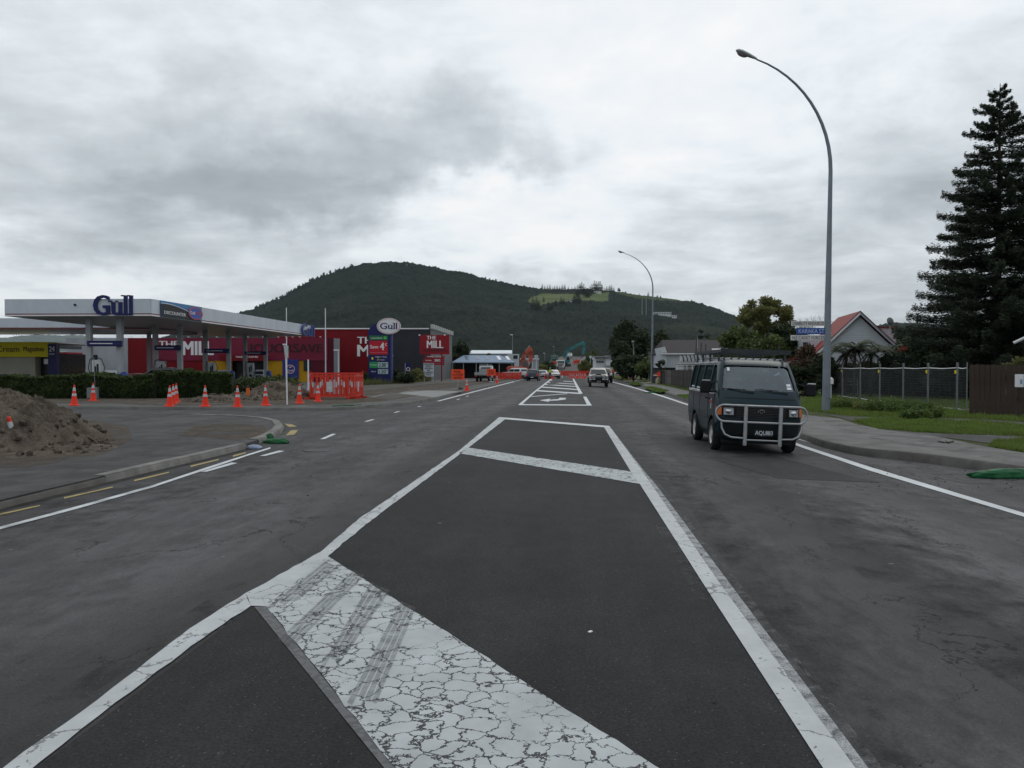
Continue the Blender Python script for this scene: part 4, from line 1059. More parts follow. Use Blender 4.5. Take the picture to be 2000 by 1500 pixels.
# ------------------------------------------------------------------ buildings and signs
_TM = {}
def textmesh(s, bold, ext):
    k = (s, bold, ext)
    if k in _TM: return _TM[k]
    c = bpy.data.curves.new('lettering', 'FONT'); c.body = s; c.size = 1; c.offset = bold; c.extrude = ext; c.resolution_u = 3; c.align_x = 'LEFT'
    o = bpy.data.objects.new('lettering_source', c); COL.objects.link(o)
    bpy.context.view_layer.update()
    me = bpy.data.meshes.new_from_object(o.evaluated_get(bpy.context.evaluated_depsgraph_get()))
    bpy.data.objects.remove(o); bpy.data.curves.remove(c)
    n = len(me.vertices); v = np.empty(n * 3, np.float32); me.vertices.foreach_get('co', v); v = v.reshape(-1, 3)
    fs = [tuple(p.vertices) for p in me.polygons]; bpy.data.meshes.remove(me)
    _TM[k] = (v, fs); return _TM[k]
def text(s, w, h, x, z, y, mat, parent, bold=.0, ext=.012, name='lettering', M_=None, serif=False, shear=0.0, label=None):
    """solid lettering fitted to w x h, centred at (x, z), standing in the local plane y, facing -y"""
    v, fs = textmesh(s, 0.0, .5)
    lo, hi = v.min(0), v.max(0); q = (v - (lo + hi) / 2) / (hi - lo); dx = bold * .9 * h; ks = (-1, 0, 1) if bold > 0 else (0,)
    X = q[:, 0] * (w - 2 * dx) + q[:, 1] * shear * h; Zc = q[:, 1] * h; Y = -q[:, 2] * ext
    m = MB()
    for k in ks: m.add([Vector((a + k * dx, b_ - .0015 * k, c)) for a, b_, c in zip(X, Y, Zc)], fs)
    if serif:     # slab serifs for the forecourt lettering
        for (a, b_, zz) in [(.385, .47, .17), (.565, .62, .17), (.71, .80, .44), (.86, .94, .44), (.73, .87, -.5), (.885, 1.0, -.5), (.60, .70, -.5)]:
            m.box((a - .5) * w, (b_ - .5) * w, -ext * .5, ext * .5, zz * h, zz * h + .06 * h)
    for i in range(len(m.v)): m.v[i] = (m.v[i][0] + x, m.v[i][1] + y, m.v[i][2] + z)
    if M_ is not None: m.v = [tuple(M_ @ Vector(p)) for p in m.v]
    return m.build(name, mat, parent, recalc=False, label=label)
class FR:
    """a thing standing square to the road view: local x to the right, y away"""
    def __init__(s, name, px, d, label, cat, z=ZL, group=None, dy=0.0, root=True):
        s.px, s.d, s.z = px, d, z; s.dy = dy
        s.root = empty(name, CB(px, d, z), YAW + dy, label, cat, group)
    def x(s, px, d=None): d = d or s.d; return (px - 1000) / F * d - (s.px - 1000) / F * s.d
    def h(s, py, d=None): return ZZ(py, d or s.d) - s.z
    def part(s, name, mat, *boxes, smooth=None, label=None):
        m = MB()
        for b_ in boxes: m.box(*b_)
        return m.build(name, mat, s.root, smooth=smooth, label=label)
FASC = M('white_fascia', (.56, .60, .66), .4, var=.06, scale=1.5, dirt=.12)
SOFF = M('soffit_panels', (.42, .42, .43), .35, var=.1, scale=.6)
NAVY = M('navy_blue', (.012, .014, .10), .4, var=.08)
REDST = M('maroon_stripe', (.20, .025, .035), .5)
COLU = M('grey_column', (.36, .38, .40), .5, var=.08)
GLASSD = M('dark_window', (.02, .025, .03), .12)
WLET = M('white_lettering', (.74, .74, .76), .5, var=.03)
BLK = M('black_rubber', (.012, .012, .013), .6)
# main canopy -------------------------------------------------------------
f = FR('fuel_canopy', 12, 52, 'white petrol station canopy with a blue and black banner and big dark blue raised letters', 'canopy')
d0, d1 = 0.0, 32.5
H0 = f.h(617); w0, w1 = 0.0, f.x(300)
H1 = H0 + 1.08
# right side runs straight back, slightly turned
xr1 = f.x(610, 84.5)
def canopy_pts(z): return [Vector((w0, d0, z)), Vector((w1, d0 - .35, z)), Vector((xr1, d1, z)), Vector((w0 - .5, d1, z))]
m = MB(); m.prism(canopy_pts(H0 + .02), (0, 0, .30)); m.build('soffit', SOFF, f.root)
def band(z0, z1, out, mat, name, skip=None):
    p = canopy_pts(0); n_ = 4; m = MB(); c = sum(p, Vector()) / 4
    for i in range(4):
        a, b_ = p[i], p[(i + 1) % 4]; t = (b_ - a).normalized(); nn = Vector((t.y, -t.x, 0))
        m.prism([a + nn * (out - .12) + Vector((0, 0, z0)), b_ + nn * (out - .12) + Vector((0, 0, z0)), b_ + nn * out + Vector((0, 0, z0)), a + nn * out + Vector((0, 0, z0))], (0, 0, z1 - z0))
    return m.build(name, mat, f.root)
band(H0 + .14, H1, .05, FASC, 'fascia'); band(H0 + .07, H0 + .14, .03, REDST, 'stripe'); band(H0 - .02, H0 + .07, .06, WLET, 'trim')
m = MB(); m.prism(canopy_pts(H1 - .12), (0, 0, .06)); m.build('roof', FASC, f.root)
text('Gull', 2.55, 1.30, f.x(227.5), f.h(597), -.36, NAVY, f.root, .035, .16, serif=True)
m = MB(); m.cbox((f.x(152), -.28, f.h(596)), .12, .08, .12); m.build('camera_box', BLK, f.root)
# banner on the right hand side and small letters at its far end
A, B = Vector((w1, d0 - .35, 0)), Vector((xr1, d1, 0)); T = (B - A).normalized(); NN = Vector((T.y, -T.x, 0))
def side_y(px):      # distance along the side seen at a photo column
    best = 0
    for k in range(400):
        q = A + T * (B - A).length * k / 400; wx = f.root.location + RGT * q.x + FWD * q.y
        r_ = wx - Vector((0, 0, EYE)); X_ = 1000 + F * r_.dot(RGT) / r_.dot(FWD)
        if X_ >= px: return (B - A).length * k / 400
    return (B - A).length
SM = Matrix(((T.x, -NN.x, 0, A.x), (T.y, -NN.y, 0, A.y), (0, 0, 1, 0), (0, 0, 0, 1)))   # local (along, -out, z) -> canopy frame
s0, s1 = side_y(311), side_y(392)
def sidepoly(pts, out, mat, name, th=.03):
    m = MB(); m.prism([SM @ Vector((a, -out, z)) for a, z in pts], -NN * th); return m.build(name, mat, f.root)
bw = s1 - s0; bz0, bz1 = H0 + .0, H1 - .0
SKYB = M('banner_blue', (.06, .20, .42), .4, var=.05)
sidepoly([(s0, bz0), (s1, bz0), (s1, bz1), (s0, bz1)], .10, SKYB, 'banner')
arc = [(s0 + .02, bz0 + .02)] + [(s1 - .02, bz0 + .02)] + [(s0 + bw * t, bz0 + (bz1 - bz0) * (.20 + .62 * math.cos(min(1, abs(t - .12) / .75) * 1.45))) for t in np.linspace(.8, 0, 14)]
sidepoly(arc, .12, M('banner_black', (.02, .02, .024), .4), 'banner_field')
m = MB()
pts = [(s0 + bw * t, bz0 + (bz1 - bz0) * (.22 + .62 * math.cos(min(1, abs(t - .12) / .75) * 1.45))) for t in np.linspace(0, .66, 14)]
m.tube([SM @ Vector((a, -.13, z)) for a, z in pts], .022, 5); m.build('banner_line', WLET, f.root)
def ring(cx_, cz_, rx, rz2, out, mat, name, hole=0.0, par=None, MM=None, th=.02, n=28):
    m = MB(); MM = MM or SM; par = par or f.root
    if hole == 0:
        m.prism([MM @ Vector((cx_ + rx * math.cos(2 * math.pi * i / n), -out, cz_ + rz2 * math.sin(2 * math.pi * i / n))) for i in range(n)], (MM.to_3x3() @ Vector((0, -th, 0))))
    else:
        vo = []
        for i in range(n):
            a = 2 * math.pi * i / n
            for k, o_ in ((1, out), (hole, out), (1, out + th), (hole, out + th)): vo.append(MM @ Vector((cx_ + rx * k * math.cos(a), -o_, cz_ + rz2 * k * math.sin(a))))
        fs = []
        for i in range(n):
            a, b_ = i * 4, ((i + 1) % n) * 4
            fs += [(a + 2, a + 3, b_ + 3, b_ + 2), (a, b_, b_ + 1, a + 1), (a, a + 2, b_ + 2, b_), (a + 1, b_ + 1, b_ + 3, a + 3)]
        m.add(vo, fs)
    return m.build(name, mat, par)
ORG = M('orange_red_print', (.55, .10, .06), .5)
ring(s0 + bw * .80, (bz0 + bz1) / 2, bw * .17, .42, .14, M('logo_blue', (.05, .11, .42), .4), 'logo_disc')
ring(s0 + bw * .815, (bz0 + bz1) / 2, bw * .185, .45, .15, ORG, 'logo_ring', .88)
text('DISCOUNTER', bw * .5, .22, s0 + bw * .32, bz0 + .33, -.135, WLET, f.root, .02, .012, M_=SM)
text('Gull', bw * .12, .22, s0 + bw * .73, bz0 + .56, -.165, WLET, f.root, .02, .012, M_=SM)
text('FORCE', bw * .15, .20, s0 + bw * .865, bz0 + .56, -.165, ORG, f.root, .02, .012, M_=SM)
text('Gull', 4.0, 1.25, side_y(598), H0 + .52, -.22, M('logo_navy_letters', (.03, .05, .20), .4), f.root, .035, .12, M_=SM)
# columns, headers, pumps: the four pump islands
ISL = [(175, 235, 53.5, 665.5, 676.5), (304, 352, 63, 674.5, 684), (401, 447, 73, 681, 689.5), (479, 519, 81, 686.5, 693)]
PUMPW = M('pump_white', (.55, .58, .60), .35)
GRN = M('sign_green', (.03, .28, .10), .4); 
for k, (xa, xb, d, ya, yb) in enumerate(ISL):
    ordn = ['nearest', 'second nearest', 'third', 'farthest'][k]
    for q, xx in enumerate((xa, xb)):
        m = MB(); X_ = f.x(xx, d); m.box(X_ - .17, X_ + .17, d - 52 - .17, d - 52 + .17, 0, H0 + .02); m.build('column', COLU, f.root)
    g = FR('pump_header', (xa + xb) / 2, d - .4, 'dark blue header board over the %s pump island' % ordn, 'sign', group='header boards of the pump islands')
    hw = (xb - xa) / 2 / F * d + (.12 if k == 0 else .05)
    m = MB(); zz0, zz1 = g.h(yb), g.h(ya); m.box(-hw, hw, -.12, .12, zz0, zz1); o = m.build('board', NAVY, g.root); bevel(o, .04)
    m = MB(); m.box(-hw * .8, hw * .5, -.14, -.12, (zz0 + zz1) / 2 - .03, (zz0 + zz1) / 2 + .03); m.build('stripe', WLET, g.root)
    # fuel pump between the columns
    g = FR('fuel_pump', xa + (xb - xa) * .72, d, '%s fuel pump with hanging black hoses under the canopy' % ordn, 'fuel pump', group='fuel pumps under the canopy')
    m = MB(); m.box(-.48, .48, -.3, .3, .15, 1.5); bevel(m.build('cabinet', PUMPW, g.root), .04)
    m = MB(); m.box(-.40, .40, -.32, -.30, 1.05, 1.35); m.build('display', GLASSD, g.root)
    m = MB(); m.box(-.36, .2, -.325, -.30, .55, .95); m.build('panel', GRN if k % 2 == 0 else NAVY, g.root)
    m = MB(); m.box(-1.6, .9, -.5, .5, 0, .15); m.build('plinth', CONC, g.root)
    m = MB(); m.box(-1.25, -.62, -.2, .2, .15, 2.2); bevel(m.build('hose_tower', PUMPW, g.root), .03)
    m = MB()
    for xx in (-1.32, -.55): m.tube([(xx, -.25, 2.25), (xx + (.25 if xx > -1 else -.08), -.32, 1.7), (xx + .05, -.3, 1.0), (xx + .3, -.28, .7), (-.3, -.28, 1.1)], .025, 6)
    m.tube([(-1.32, -.25, 2.25), (-.9, -.25, 2.38), (-.55, -.25, 2.25)], .03, 6)
    for xx in (-.98, -.82): m.box(xx - .04, xx + .04, -.28, -.2, 1.2 + (xx + 1) * .6, 1.75 + (xx + 1))
    m.build('hose', BLK, g.root)
    m = MB(); m.lathe([(.13, -.02), (.13, .02)], 14, Matrix.Translation((-.9, -.22, .95)) @ Matrix.Rotation(R(90), 4, 'X')); m.build('nozzle_logo', NAVY, g.root)
    if k != 1:
        g = FR('rubbish_bin', xb + 6, d, 'blue rubbish bin at the right end of the %s pump island' % ordn, 'bin', group='blue bins beside the pump islands')
        m = MB(); m.lathe([(.22, 0), (.27, .9), (.27, 1.25), (.15, 1.4)], 12); m.build('body', M('bin_blue', (.03, .06, .28), .4), g.root, smooth=50)
# pump canopy furniture: camera pole and sign lights are tiny; second canopy
f2 = FR('shop_canopy', -60, 66, 'long white canopy with a dark red stripe, behind the petrol canopy on the left', 'canopy')
Hs = f2.h(642); xa, xb = f2.x(-420, 66), f2.x(292, 66)
f2.part('soffit', SOFF, (xa, xb, 0, 10, Hs, Hs + .12))
f2.part('fascia', FASC, (xa - .05, xb + .05, -.1, .0, Hs + .09, Hs + .86))
f2.part('stripe', REDST, (xa - .04, xb + .04, -.08, 0, Hs, Hs + .09))
f2.part('back_fascia', NAVY, (xa, xb, 10, 10.12, Hs - .05, Hs + .3))
for px in (-300, -40, 290):
    m = MB(); X_ = f2.x(px, 75); m.box(X_ - .15, X_ + .15, 9, 9.3, 0, Hs); m.build('column', COLU, f2.root)
# yellow shop ---------------------------------------------------------------
YEL = M('sign_yellow', (.86, .72, .008), .45, var=.05)
f3 = FR('corner_shop', -120, 75, 'shop with a yellow fascia reading Ice-Cream Magazines above a cream wall and blue base', 'building')
xa, xb = f3.x(-420), f3.x(94)
m, b_ = newmat('shop_cream_wall'); b_.col(b_.ramp(b_.noise(b_.vec(), .5, 3).outputs['Fac'], [(.3, (.36, .345, .27)), (.7, (.46, .44, .35))])); CREAM = m
f3.part('wall', CREAM, (xa, xb - 1.4, .3, 9, 0, f3.h(690)))
f3.part('recess', GLASSD, (xb - 1.4, xb, 1.2, 9, 0, f3.h(690)))
f3.part('fascia', YEL, (xa, xb, -.1, 1.2, f3.h(697), f3.h(668)))
f3.part('base', NAVY, (xa, xb - 1.9, .2, .3, 0, f3.h(731)))
f3.part('roof', M('light_roofing', (.4, .4, .41), .5), (xa, xb + .7, 0, 9, f3.h(668) - .1, f3.h(668) - .02))
DT = M('dark_lettering', (.04, .04, .03), .5)
text('Ice-Cream', f3.x(39.5) - f3.x(-28), .55, (f3.x(39.5) + f3.x(-28)) / 2, f3.h(681.5), -.11, DT, f3.root, .02)
text('Magazines', f3.x(88) - f3.x(47.5), .58, (f3.x(88) + f3.x(47.5)) / 2, f3.h(683), -.11, DT, f3.root, .02)
text('Drinks', 1.9, .5, f3.x(-85), f3.h(681), -.11, DT, f3.root, .02) if False else None
m = MB(); X_ = f3.x(90); m.box(X_ - .18, X_ + .18, -.05, .25, f3.h(711), f3.h(701)); m.build('wall_box', WLET, f3.root)
m = MB(); m.box(f3.x(86), f3.x(94), 1.0, 1.2, 0.4, f3.h(705)); m.build('window', GLASSD, f3.root)
f4 = FR('pillar_sign', 103, 74, 'tall dark blue pillar sign reading 24 HOURS at the corner of the yellow shop', 'sign')
X0, X1 = f4.x(95), f4.x(111)
f4.part('pillar', NAVY, (X0, X1, -.1, .5, 0, f4.h(672)))
text('24', .52, .48, 0, f4.h(681.5), -.11, WLET, f4.root, .03); text('HOURS', .5, .14, 0, f4.h(691.5), -.11, WLET, f4.root, .03)
m = MB()
q = FR('roof_aerial', 33, 78, 'small metal aerial frame on the yellow shop roof', 'aerial', z=ZZ(666, 78))
for xx in (-.32, 0, .18): m.tube([(xx, 0, 0), (xx, 0, .8)], .02, 4)
m.tube([(-.4, 0, .05), (.45, 0, .05)], .03, 4); m.build('frame', COLU, q.root)
# a parked car and shelter details by the pillar
f5 = FR('small_shed', 120, 86, 'dark red shed with white roof trim between the pillar sign and the pale wall', 'shed')
f5.part('wall', M('dark_red_wall', (.24, .015, .03), .6, var=.1), (f5.x(114), f5.x(132), 0, 3, 1.0, f5.h(688)))
f5.part('base', GLASSD, (f5.x(111), f5.x(131), .2, 3, 0, 1.0))
f5.part('trim', WLET, (f5.x(111), f5.x(131), -.05, 0, f5.h(687), f5.h(686)), (f5.x(111), f5.x(131), -.04, 2, f5.h(673), f5.h(670.5)))
f5.part('roof', M('charcoal_sheet', (.05, .06, .07), .5), (f5.x(112), f5.x(131), 0, 3, f5.h(681), f5.h(675)))
# liquor store building 1 ---------------------------------------------------
g1 = FR('liquor_store', 400, 95, 'long low liquor store with a magenta band, white letters and ochre lower wall', 'building')
top = g1.h(660)
def sheetmat(name, c, k=9.0):
    m, b_ = newmat(name); v = b_.vec(); w = b_.n('ShaderNodeTexWave', wave_type='BANDS', bands_direction='X'); b_.l(v, w.inputs['Vector']); w.inputs['Scale'].default_value = k
    n_ = b_.noise(v, .5, 5, .6); b_.col(b_.ramp(n_.outputs['Fac'], [(.3, tuple(x * .85 for x in c)), (.7, tuple(x * 1.12 for x in c))])); b_.b.inputs['Roughness'].default_value = .55; b_.b.inputs['Specular IOR Level'].default_value = .15
    b_.bump(w.outputs['Fac'], .5, .02); return m
GREYW = sheetmat('pale_grey_cladding', (.36, .38, .41)); REDW = sheetmat('dark_red_cladding', (.18, .007, .013)); MAG = sheetmat('magenta_cladding', (.20, .022, .050)); OCH = sheetmat('ochre_cladding', (.55, .30, .015)); CHAR = sheetmat('charcoal_cladding', (.038, .038, .048)); PLUM = sheetmat('plum_cladding', (.11, .012, .026))
g1.part('wall', GREYW, (g1.x(130), g1.x(250), 0, 14, 0, top), label='pale grey end wall without openings')
g1.part('wall', REDW, (g1.x(250), g1.x(305), .02, 14, 0, top), label='plain dark red stretch of wall')
zb = g1.h(704)
g1.part('wall', MAG, (g1.x(305), g1.x(640), .0, 1.3, zb, top), label='magenta upper band carrying the big letters')
g1.part('roof', M('light_roofing'), (g1.x(250), g1.x(600), 1.3, 14, top - .4, top - .3))
g1.part('wall', REDW, (g1.x(305), g1.x(395), .1, 14, 0, zb))
g1.part('wall', OCH, (g1.x(395), g1.x(446), .12, 14, 0, zb), label='ochre wall left of the entrance')
g1.part('wall', OCH, (g1.x(519), g1.x(600), .12, 14, 0, zb), label='ochre wall right of the entrance')
g1.part('wall', PLUM, (g1.x(600), g1.x(640), .1, 1.3, 0, zb))
g1.part('wall', PLUM, (g1.x(640), g1.x(652), .1, 1.3, 0, top))
g1.part('entrance', M('dark_entrance', (.015, .014, .018), .3), (g1.x(446), g1.x(519), 1.6, 14, 0, zb))
g1.part('entrance_hood', REDW, (g1.x(436), g1.x(524), -1.2, .0, g1.h(705), g1.h(693)))
text('WELCOME', g1.x(511) - g1.x(467), .22, g1.x(489), g1.h(697.5), -1.22, WLET, g1.root, .04)
text('THE', g1.x(349) - g1.x(311), (673.5 - 666) / F * 95 * 1.6, g1.x(330), g1.h(672), -.03, WLET, g1.root, .05)
text('MILL', g1.x(418) - g1.x(357), 27 / F * 95, g1.x(387.5), g1.h(680), -.03, WLET, g1.root, .05)
text('LIQUORSAVE', g1.x(631) - g1.x(476), 20 / F * 95, g1.x(553.5), g1.h(681.5), -.03, M('dark_plum_lettering', (.045, .012, .02), .5), g1.root, .05)
for i, px in enumerate((260, 283, 322, 350, 372, 398, 427, 458, 487, 517, 546, 561, 574, 588, 628)):
    m = MB(); X_ = g1.x(px); m.tube([(X_, 0, top + .02), (X_, -.5, top + .12)], .02, 4); m.cbox((X_, -.55, top + .10), .12, .22, .08); m.build('spot_light', WLET, g1.root)
m = MB()
for i in range(9):
    a = R(-90 + i * 11.5); 
cyl = [(g1.x(652) + .55 * math.sin(R(a)), .55 - .55 * math.cos(R(a))) for a in range(0, 91, 10)]
cyl += [(cyl[-1][0], .7), (g1.x(652), .7)]
m.prism([Vector((x, y, 0)) for x, y in cyl], (0, 0, g1.h(661))); m.build('corner_wall', M('silver_grey_cladding', (.22, .23, .25), .4), g1.root, smooth=40, label='rounded silver grey corner')
g1.part('window', M('poster_blue', (.03, .04, .22), .4), (g1.x(552), g1.x(583), -.06, .06, .4, g1.h(702)), label='blue poster panel with round bird logo')
g1.part('window', GLASSD, (g1.x(593), g1.x(607), .02, .1, 1.35, g1.h(703)))
I4 = Matrix.Identity(4)
ring(g1.x(567.5), g1.h(721), .52, .52, .08, WLET, 'logo_ring', .90, g1.root, I4); ring(g1.x(567.5), g1.h(721), .47, .47, .075, M('logo_red', (.45, .04, .06), .4), 'logo_ring', .86, g1.root, I4)
text('Gull', .66, .22, g1.x(567.5), g1.h(723.5), -.08, WLET, g1.root, .02)
m = MB(); m.prism([Vector((g1.x(567.5) + a * .62, -.08, g1.h(717.5) + b_ * .62)) for a, b_ in [(-.35, 0), (-.1, .08), (.1, .16), (.35, .2), (.2, .06), (0, -.1), (-.15, -.04)]], (0, -.01, 0)); m.build('logo_bird', WLET, g1.root)
# liquor store building 2 -----------------------------------------------------
g2 = FR('warehouse_store', 700, 110, 'taller dark red and charcoal store wall with white roof edge and letters THE MILL', 'building')
t2 = g2.h(643)
g2.part('wall', REDW, (g2.x(540), g2.x(719), 0, 24, 0, t2), label='dark red half of the front')
g2.part('wall', CHAR, (g2.x(719), g2.x(841), -.05, 24, 0, t2), label='charcoal half of the front')
g2.part('roof_trim', WLET, (g2.x(540), g2.x(838), -.15, .0, t2, t2 + .16))
text('THE', g2.x(740) - g2.x(698), 13 / F * 110, g2.x(719), g2.h(664.5), -.1, WLET, g2.root, .05)
text('MILL', g2.x(768) - g2.x(698), 22.5 / F * 110, g2.x(733), g2.h(684.8), -.1, WLET, g2.root, .05)
# side wall with stepped fins
ax, ay = g2.x(841), 0.0; bx_, by_ = g2.x(883, 133), 23.0
SW = sheetmat('grey_side_cladding', (.15, .155, .16), 5)
m = MB(); m.prism([Vector((ax, ay, 0)), Vector((bx_, by_, 0)), Vector((bx_ - .4, by_, 0)), Vector((ax - .3, ay, 0))], (0, 0, t2 + .1)); m.build('side_wall', SW, g2.root)
for k in range(10):
    t = (k + .3) / 10; x_, y_ = ax + (bx_ - ax) * t, ay + (by_ - ay) * t
    m = MB(); m.box(x_ - .1, x_ + .35, y_, y_ + 1.15, t2 + .1, t2 + .72); m.build('roof_fin', M('pale_fin', (.42, .43, .43), .5), g2.root)
text('24', .5, .5, g2.x(798), g2.h(720), -.13, NAVY, g2.root) if False else None
m = MB(); m.tube([(g2.x(700), -.6, 0), (g2.x(700), -.6, 1)], .3, 12); m.build('drum', GREYW, g2.root)
b = FR('wall_banner', 797, 106, 'small dark blue banner with a pale round logo in front of the charcoal wall', 'banner')
b.part('cloth', NAVY, (b.x(792), b.x(803), 0, .06, b.h(729), b.h(709))); b.part('pole', COLU, (b.x(791), b.x(792), 0, .05, 0, b.h(709)))
ring(b.x(797.2), b.h(721), .26, .26, .01, WLET, 'logo_ring', .7, b.root, I4)
# fuel price pylon --------------------------------------------------------------
p = FR('price_pylon', 741, 85, 'tall dark blue fuel price pylon with a white oval sign on top', 'sign')
W2 = p.x(760) - p.x(741)
zt = p.h(628.5); x0, x1 = p.x(719), p.x(763)
pro = [(x0, 0), (x1, 0), (x1, p.h(640)), (p.x(756), zt), (p.x(744), zt - .08)] + [(x0 + (p.x(744) - x0) * (1 - math.cos(a)), p.h(652) + (zt - .08 - p.h(652)) * math.sin(a)) for a in np.linspace(1.35, 0, 8)]
m = MB(); m.prism([Vector((x, 0, z)) for x, z in pro], (0, .55, 0)); m.build('body', NAVY, p.root)
m = MB(); m.box(x1, x1 + .16, .05, .5, 0, p.h(640)); m.build('edge_strip', M('edge_blue', (.05, .08, .22), .4), p.root)
OM = Matrix.Translation((p.x(760), 0, p.h(637)))
ring(0, 0, 1.27, .86, .04, WLET, 'oval_panel', 0, p.root, OM, .12, 36); ring(0, 0, 1.19, .79, .17, M('logo_red'), 'oval_ring', .96, p.root, OM, .01, 36)
text('Gull', 1.82, .66, p.x(759.7), p.h(636.8), -.18, NAVY, p.root, .03, serif=True)
PR_ = M('panel_red', (.48, .012, .03), .5); PG = M('panel_green', (.015, .17, .055), .4)
p.part('panel', PG, (p.x(721.5), p.x(757.5), -.05, 0, p.h(664), p.h(655.5)), label='green panel with countdown lettering')
p.part('panel', PR_, (p.x(721.5), p.x(757.5), -.05, 0, p.h(692.5), p.h(665.5)), label='red panel reading Save 4c')
p.part('panel', M('panel_green2', (.02, .30, .10), .4), (p.x(722), p.x(738), -.05, 0, p.h(718.5), p.h(707)))
for (a, b_, s_) in ((707.5, 718, '2.08'), (720.8, 730.2, '1.50')):
    p.part('price_board', M('price_white', (.45, .58, .60), .4), (p.x(738.4), p.x(758), -.06, 0, p.h(b_), p.h(a)))
    text(s_, p.x(753.5) - p.x(740), .42, p.x(746.8), p.h((a + b_) / 2), -.065, BLK, p.root, .03)
    text('9', .09, .22, p.x(755.8), p.h((a + b_) / 2 - 1.8), -.065, BLK, p.root, .03)
text('countdown', 1.2, .17, p.x(736), p.h(660), -.055, WLET, p.root, .02); ring(p.x(752.5), p.h(659.8), .16, .16, .055, M('leaf_green', (.1, .5, .1), .4), 'logo_disc', 0, p.root, I4)
text('Save', .88, .36, p.x(731.2), p.h(677.3), -.055, WLET, p.root, .03); text('4', .48, .80, p.x(746.5), p.h(676.5), -.055, WLET, p.root, .05); text('c', .2, .26, p.x(754), p.h(673), -.055, WLET, p.root, .04)
text("Night 'n Day", 1.2, .17, p.x(744.5), p.h(697.3), -.01, WLET, p.root, .02); text('24', .26, .16, p.x(738.8), p.h(702.5), -.01, YEL, p.root, .02); text('HOURS', .44, .10, p.x(747), p.h(703), -.01, WLET, p.root, .02)
ring(p.x(727.5), p.h(700), .10, .13, .01, YEL, 'logo_disc', 0, p.root, I4)
p.part('trim', M('fine_red_line', (.6, .2, .2), .5), (p.x(722), p.x(757), -.06, -.05, p.h(689), p.h(688.4)))
text('Premium', .7, .12, p.x(729.5), p.h(712.5), -.055, WLET, p.root, .02); text('Diesel', .45, .12, p.x(729.5), p.h(725.5), -.01, WLET, p.root, .02)
# liquor roadside sign
p = FR('roadside_sign', 849, 101, 'dark red roadside sign on posts reading THE MILL LIQUORSAVE', 'sign')
SR = M('sign_red', (.26, .008, .018), .5)
p.part('panel', SR, (p.x(820), p.x(877.5), 0, .35, p.h(692), p.h(654)))
p.part('post', M('post_red', (.18, .02, .03), .5), (p.x(861), p.x(863.5), .1, .25, 0, p.h(692))); p.part('post', M('post_red'), (p.x(829), p.x(831), .1, .25, 0, p.h(692)))
text('THE', p.x(852) - p.x(833.5), 7 / F * 101, p.x(842.8), p.h(659.5), -.02, WLET, p.root, .05); text('MILL', p.x(866) - p.x(833.5), 14.5 / F * 101, p.x(849.8), p.h(672.5), -.02, WLET, p.root, .05)
text('LIQUORSAVE', p.x(872) - p.x(825), 6.5 / F * 101, p.x(848.5), p.h(684.5), -.02, M('dark_plum_lettering'), p.root, .04)
for k in range(5):
    z = p.h(697 + k * 3.6); p.part('slat_board', SR, (p.x(830 if k < 2 else 846), p.x(868), 0, .1, z - .1, z + .1))
text('WINES BEER', p.x(861) - p.x(833), .16, p.x(848), p.h(696.5), -.02, WLET, p.root, .03); text('SPIRITS', p.x(860) - p.x(849), .3, p.x(854.5), p.h(704), -.02, WLET, p.root, .03)
for px in (820, 869):
    m = MB(); m.cbox((p.x(px), -.3, p.h(654.5)), .18, .3, .16); m.build('sign_light', WLET, p.root)
p = FR('letter_board', 836.5, 98, 'white changeable letter board advertising a clearance sale, under the red sign', 'sign')
p.part('board', M('board_white', (.52, .56, .60), .4), (p.x(827), p.x(847), 0, .12, p.h(735.5), p.h(709)))
p.part('header', SR, (p.x(826), p.x(846.5), -.01, .12, p.h(709), p.h(701.5)))
p.part('post', COLU, (p.x(828), p.x(829), .12, .2, 0, p.h(709))); p.part('post', COLU, (p.x(845), p.x(846), .12, .2, 0, p.h(709)))
for i, s_ in enumerate(('MASSIVE', 'MULTI', 'MILLION', '$$', 'CLEARANCE', 'SALE')):
    wd = (18, 11, 15.5, 5, 19, 10)[i] / F * 98
    text(s_, wd, .20, p.x(837), p.h(711.5 + i * 4.0), -.02, BLK, p.root, .03)
text('THE MILL', .8, .14, p.x(837), p.h(704), -.03, WLET, p.root, .03)
# sheds further down the left side ----------------------------------------------
BLUER = sheetmat('blue_roof_sheet', (.20, .27, .37), 6)
f = FR('blue_roofed_shed', 945, 132, 'low open shed with long pale blue corrugated roof and skylights', 'shed')
x0, x1 = f.x(882), f.x(1008); ze, zr_ = f.h(709), f.h(695, 140)
m = MB(); m.add([(x0, 0, ze), (x1, 0, ze), (x1, 0, ze + .12), (x0, 0, ze + .12), (x0 + 1.5, 8, zr_), (x1 - 2.8, 8, zr_), (x1 - 2.8, 8, zr_ + .1), (x0 + 1.5, 8, zr_ + .1)], [(0, 1, 5, 4), (3, 7, 6, 2), (0, 3, 2, 1), (4, 5, 6, 7), (0, 4, 7, 3), (1, 2, 6, 5)]); m.build('roof', BLUER, f.root)
f.part('wall', M('shed_dark', (.02, .022, .026), .8), (x0 + .3, x1 - .3, 5, 9, 0, ze))
for px in (884, 905, 930, 952, 975, 1000):
    f.part('post', COLU, (f.x(px) - .06, f.x(px) + .06, .2, .32, 0, ze))
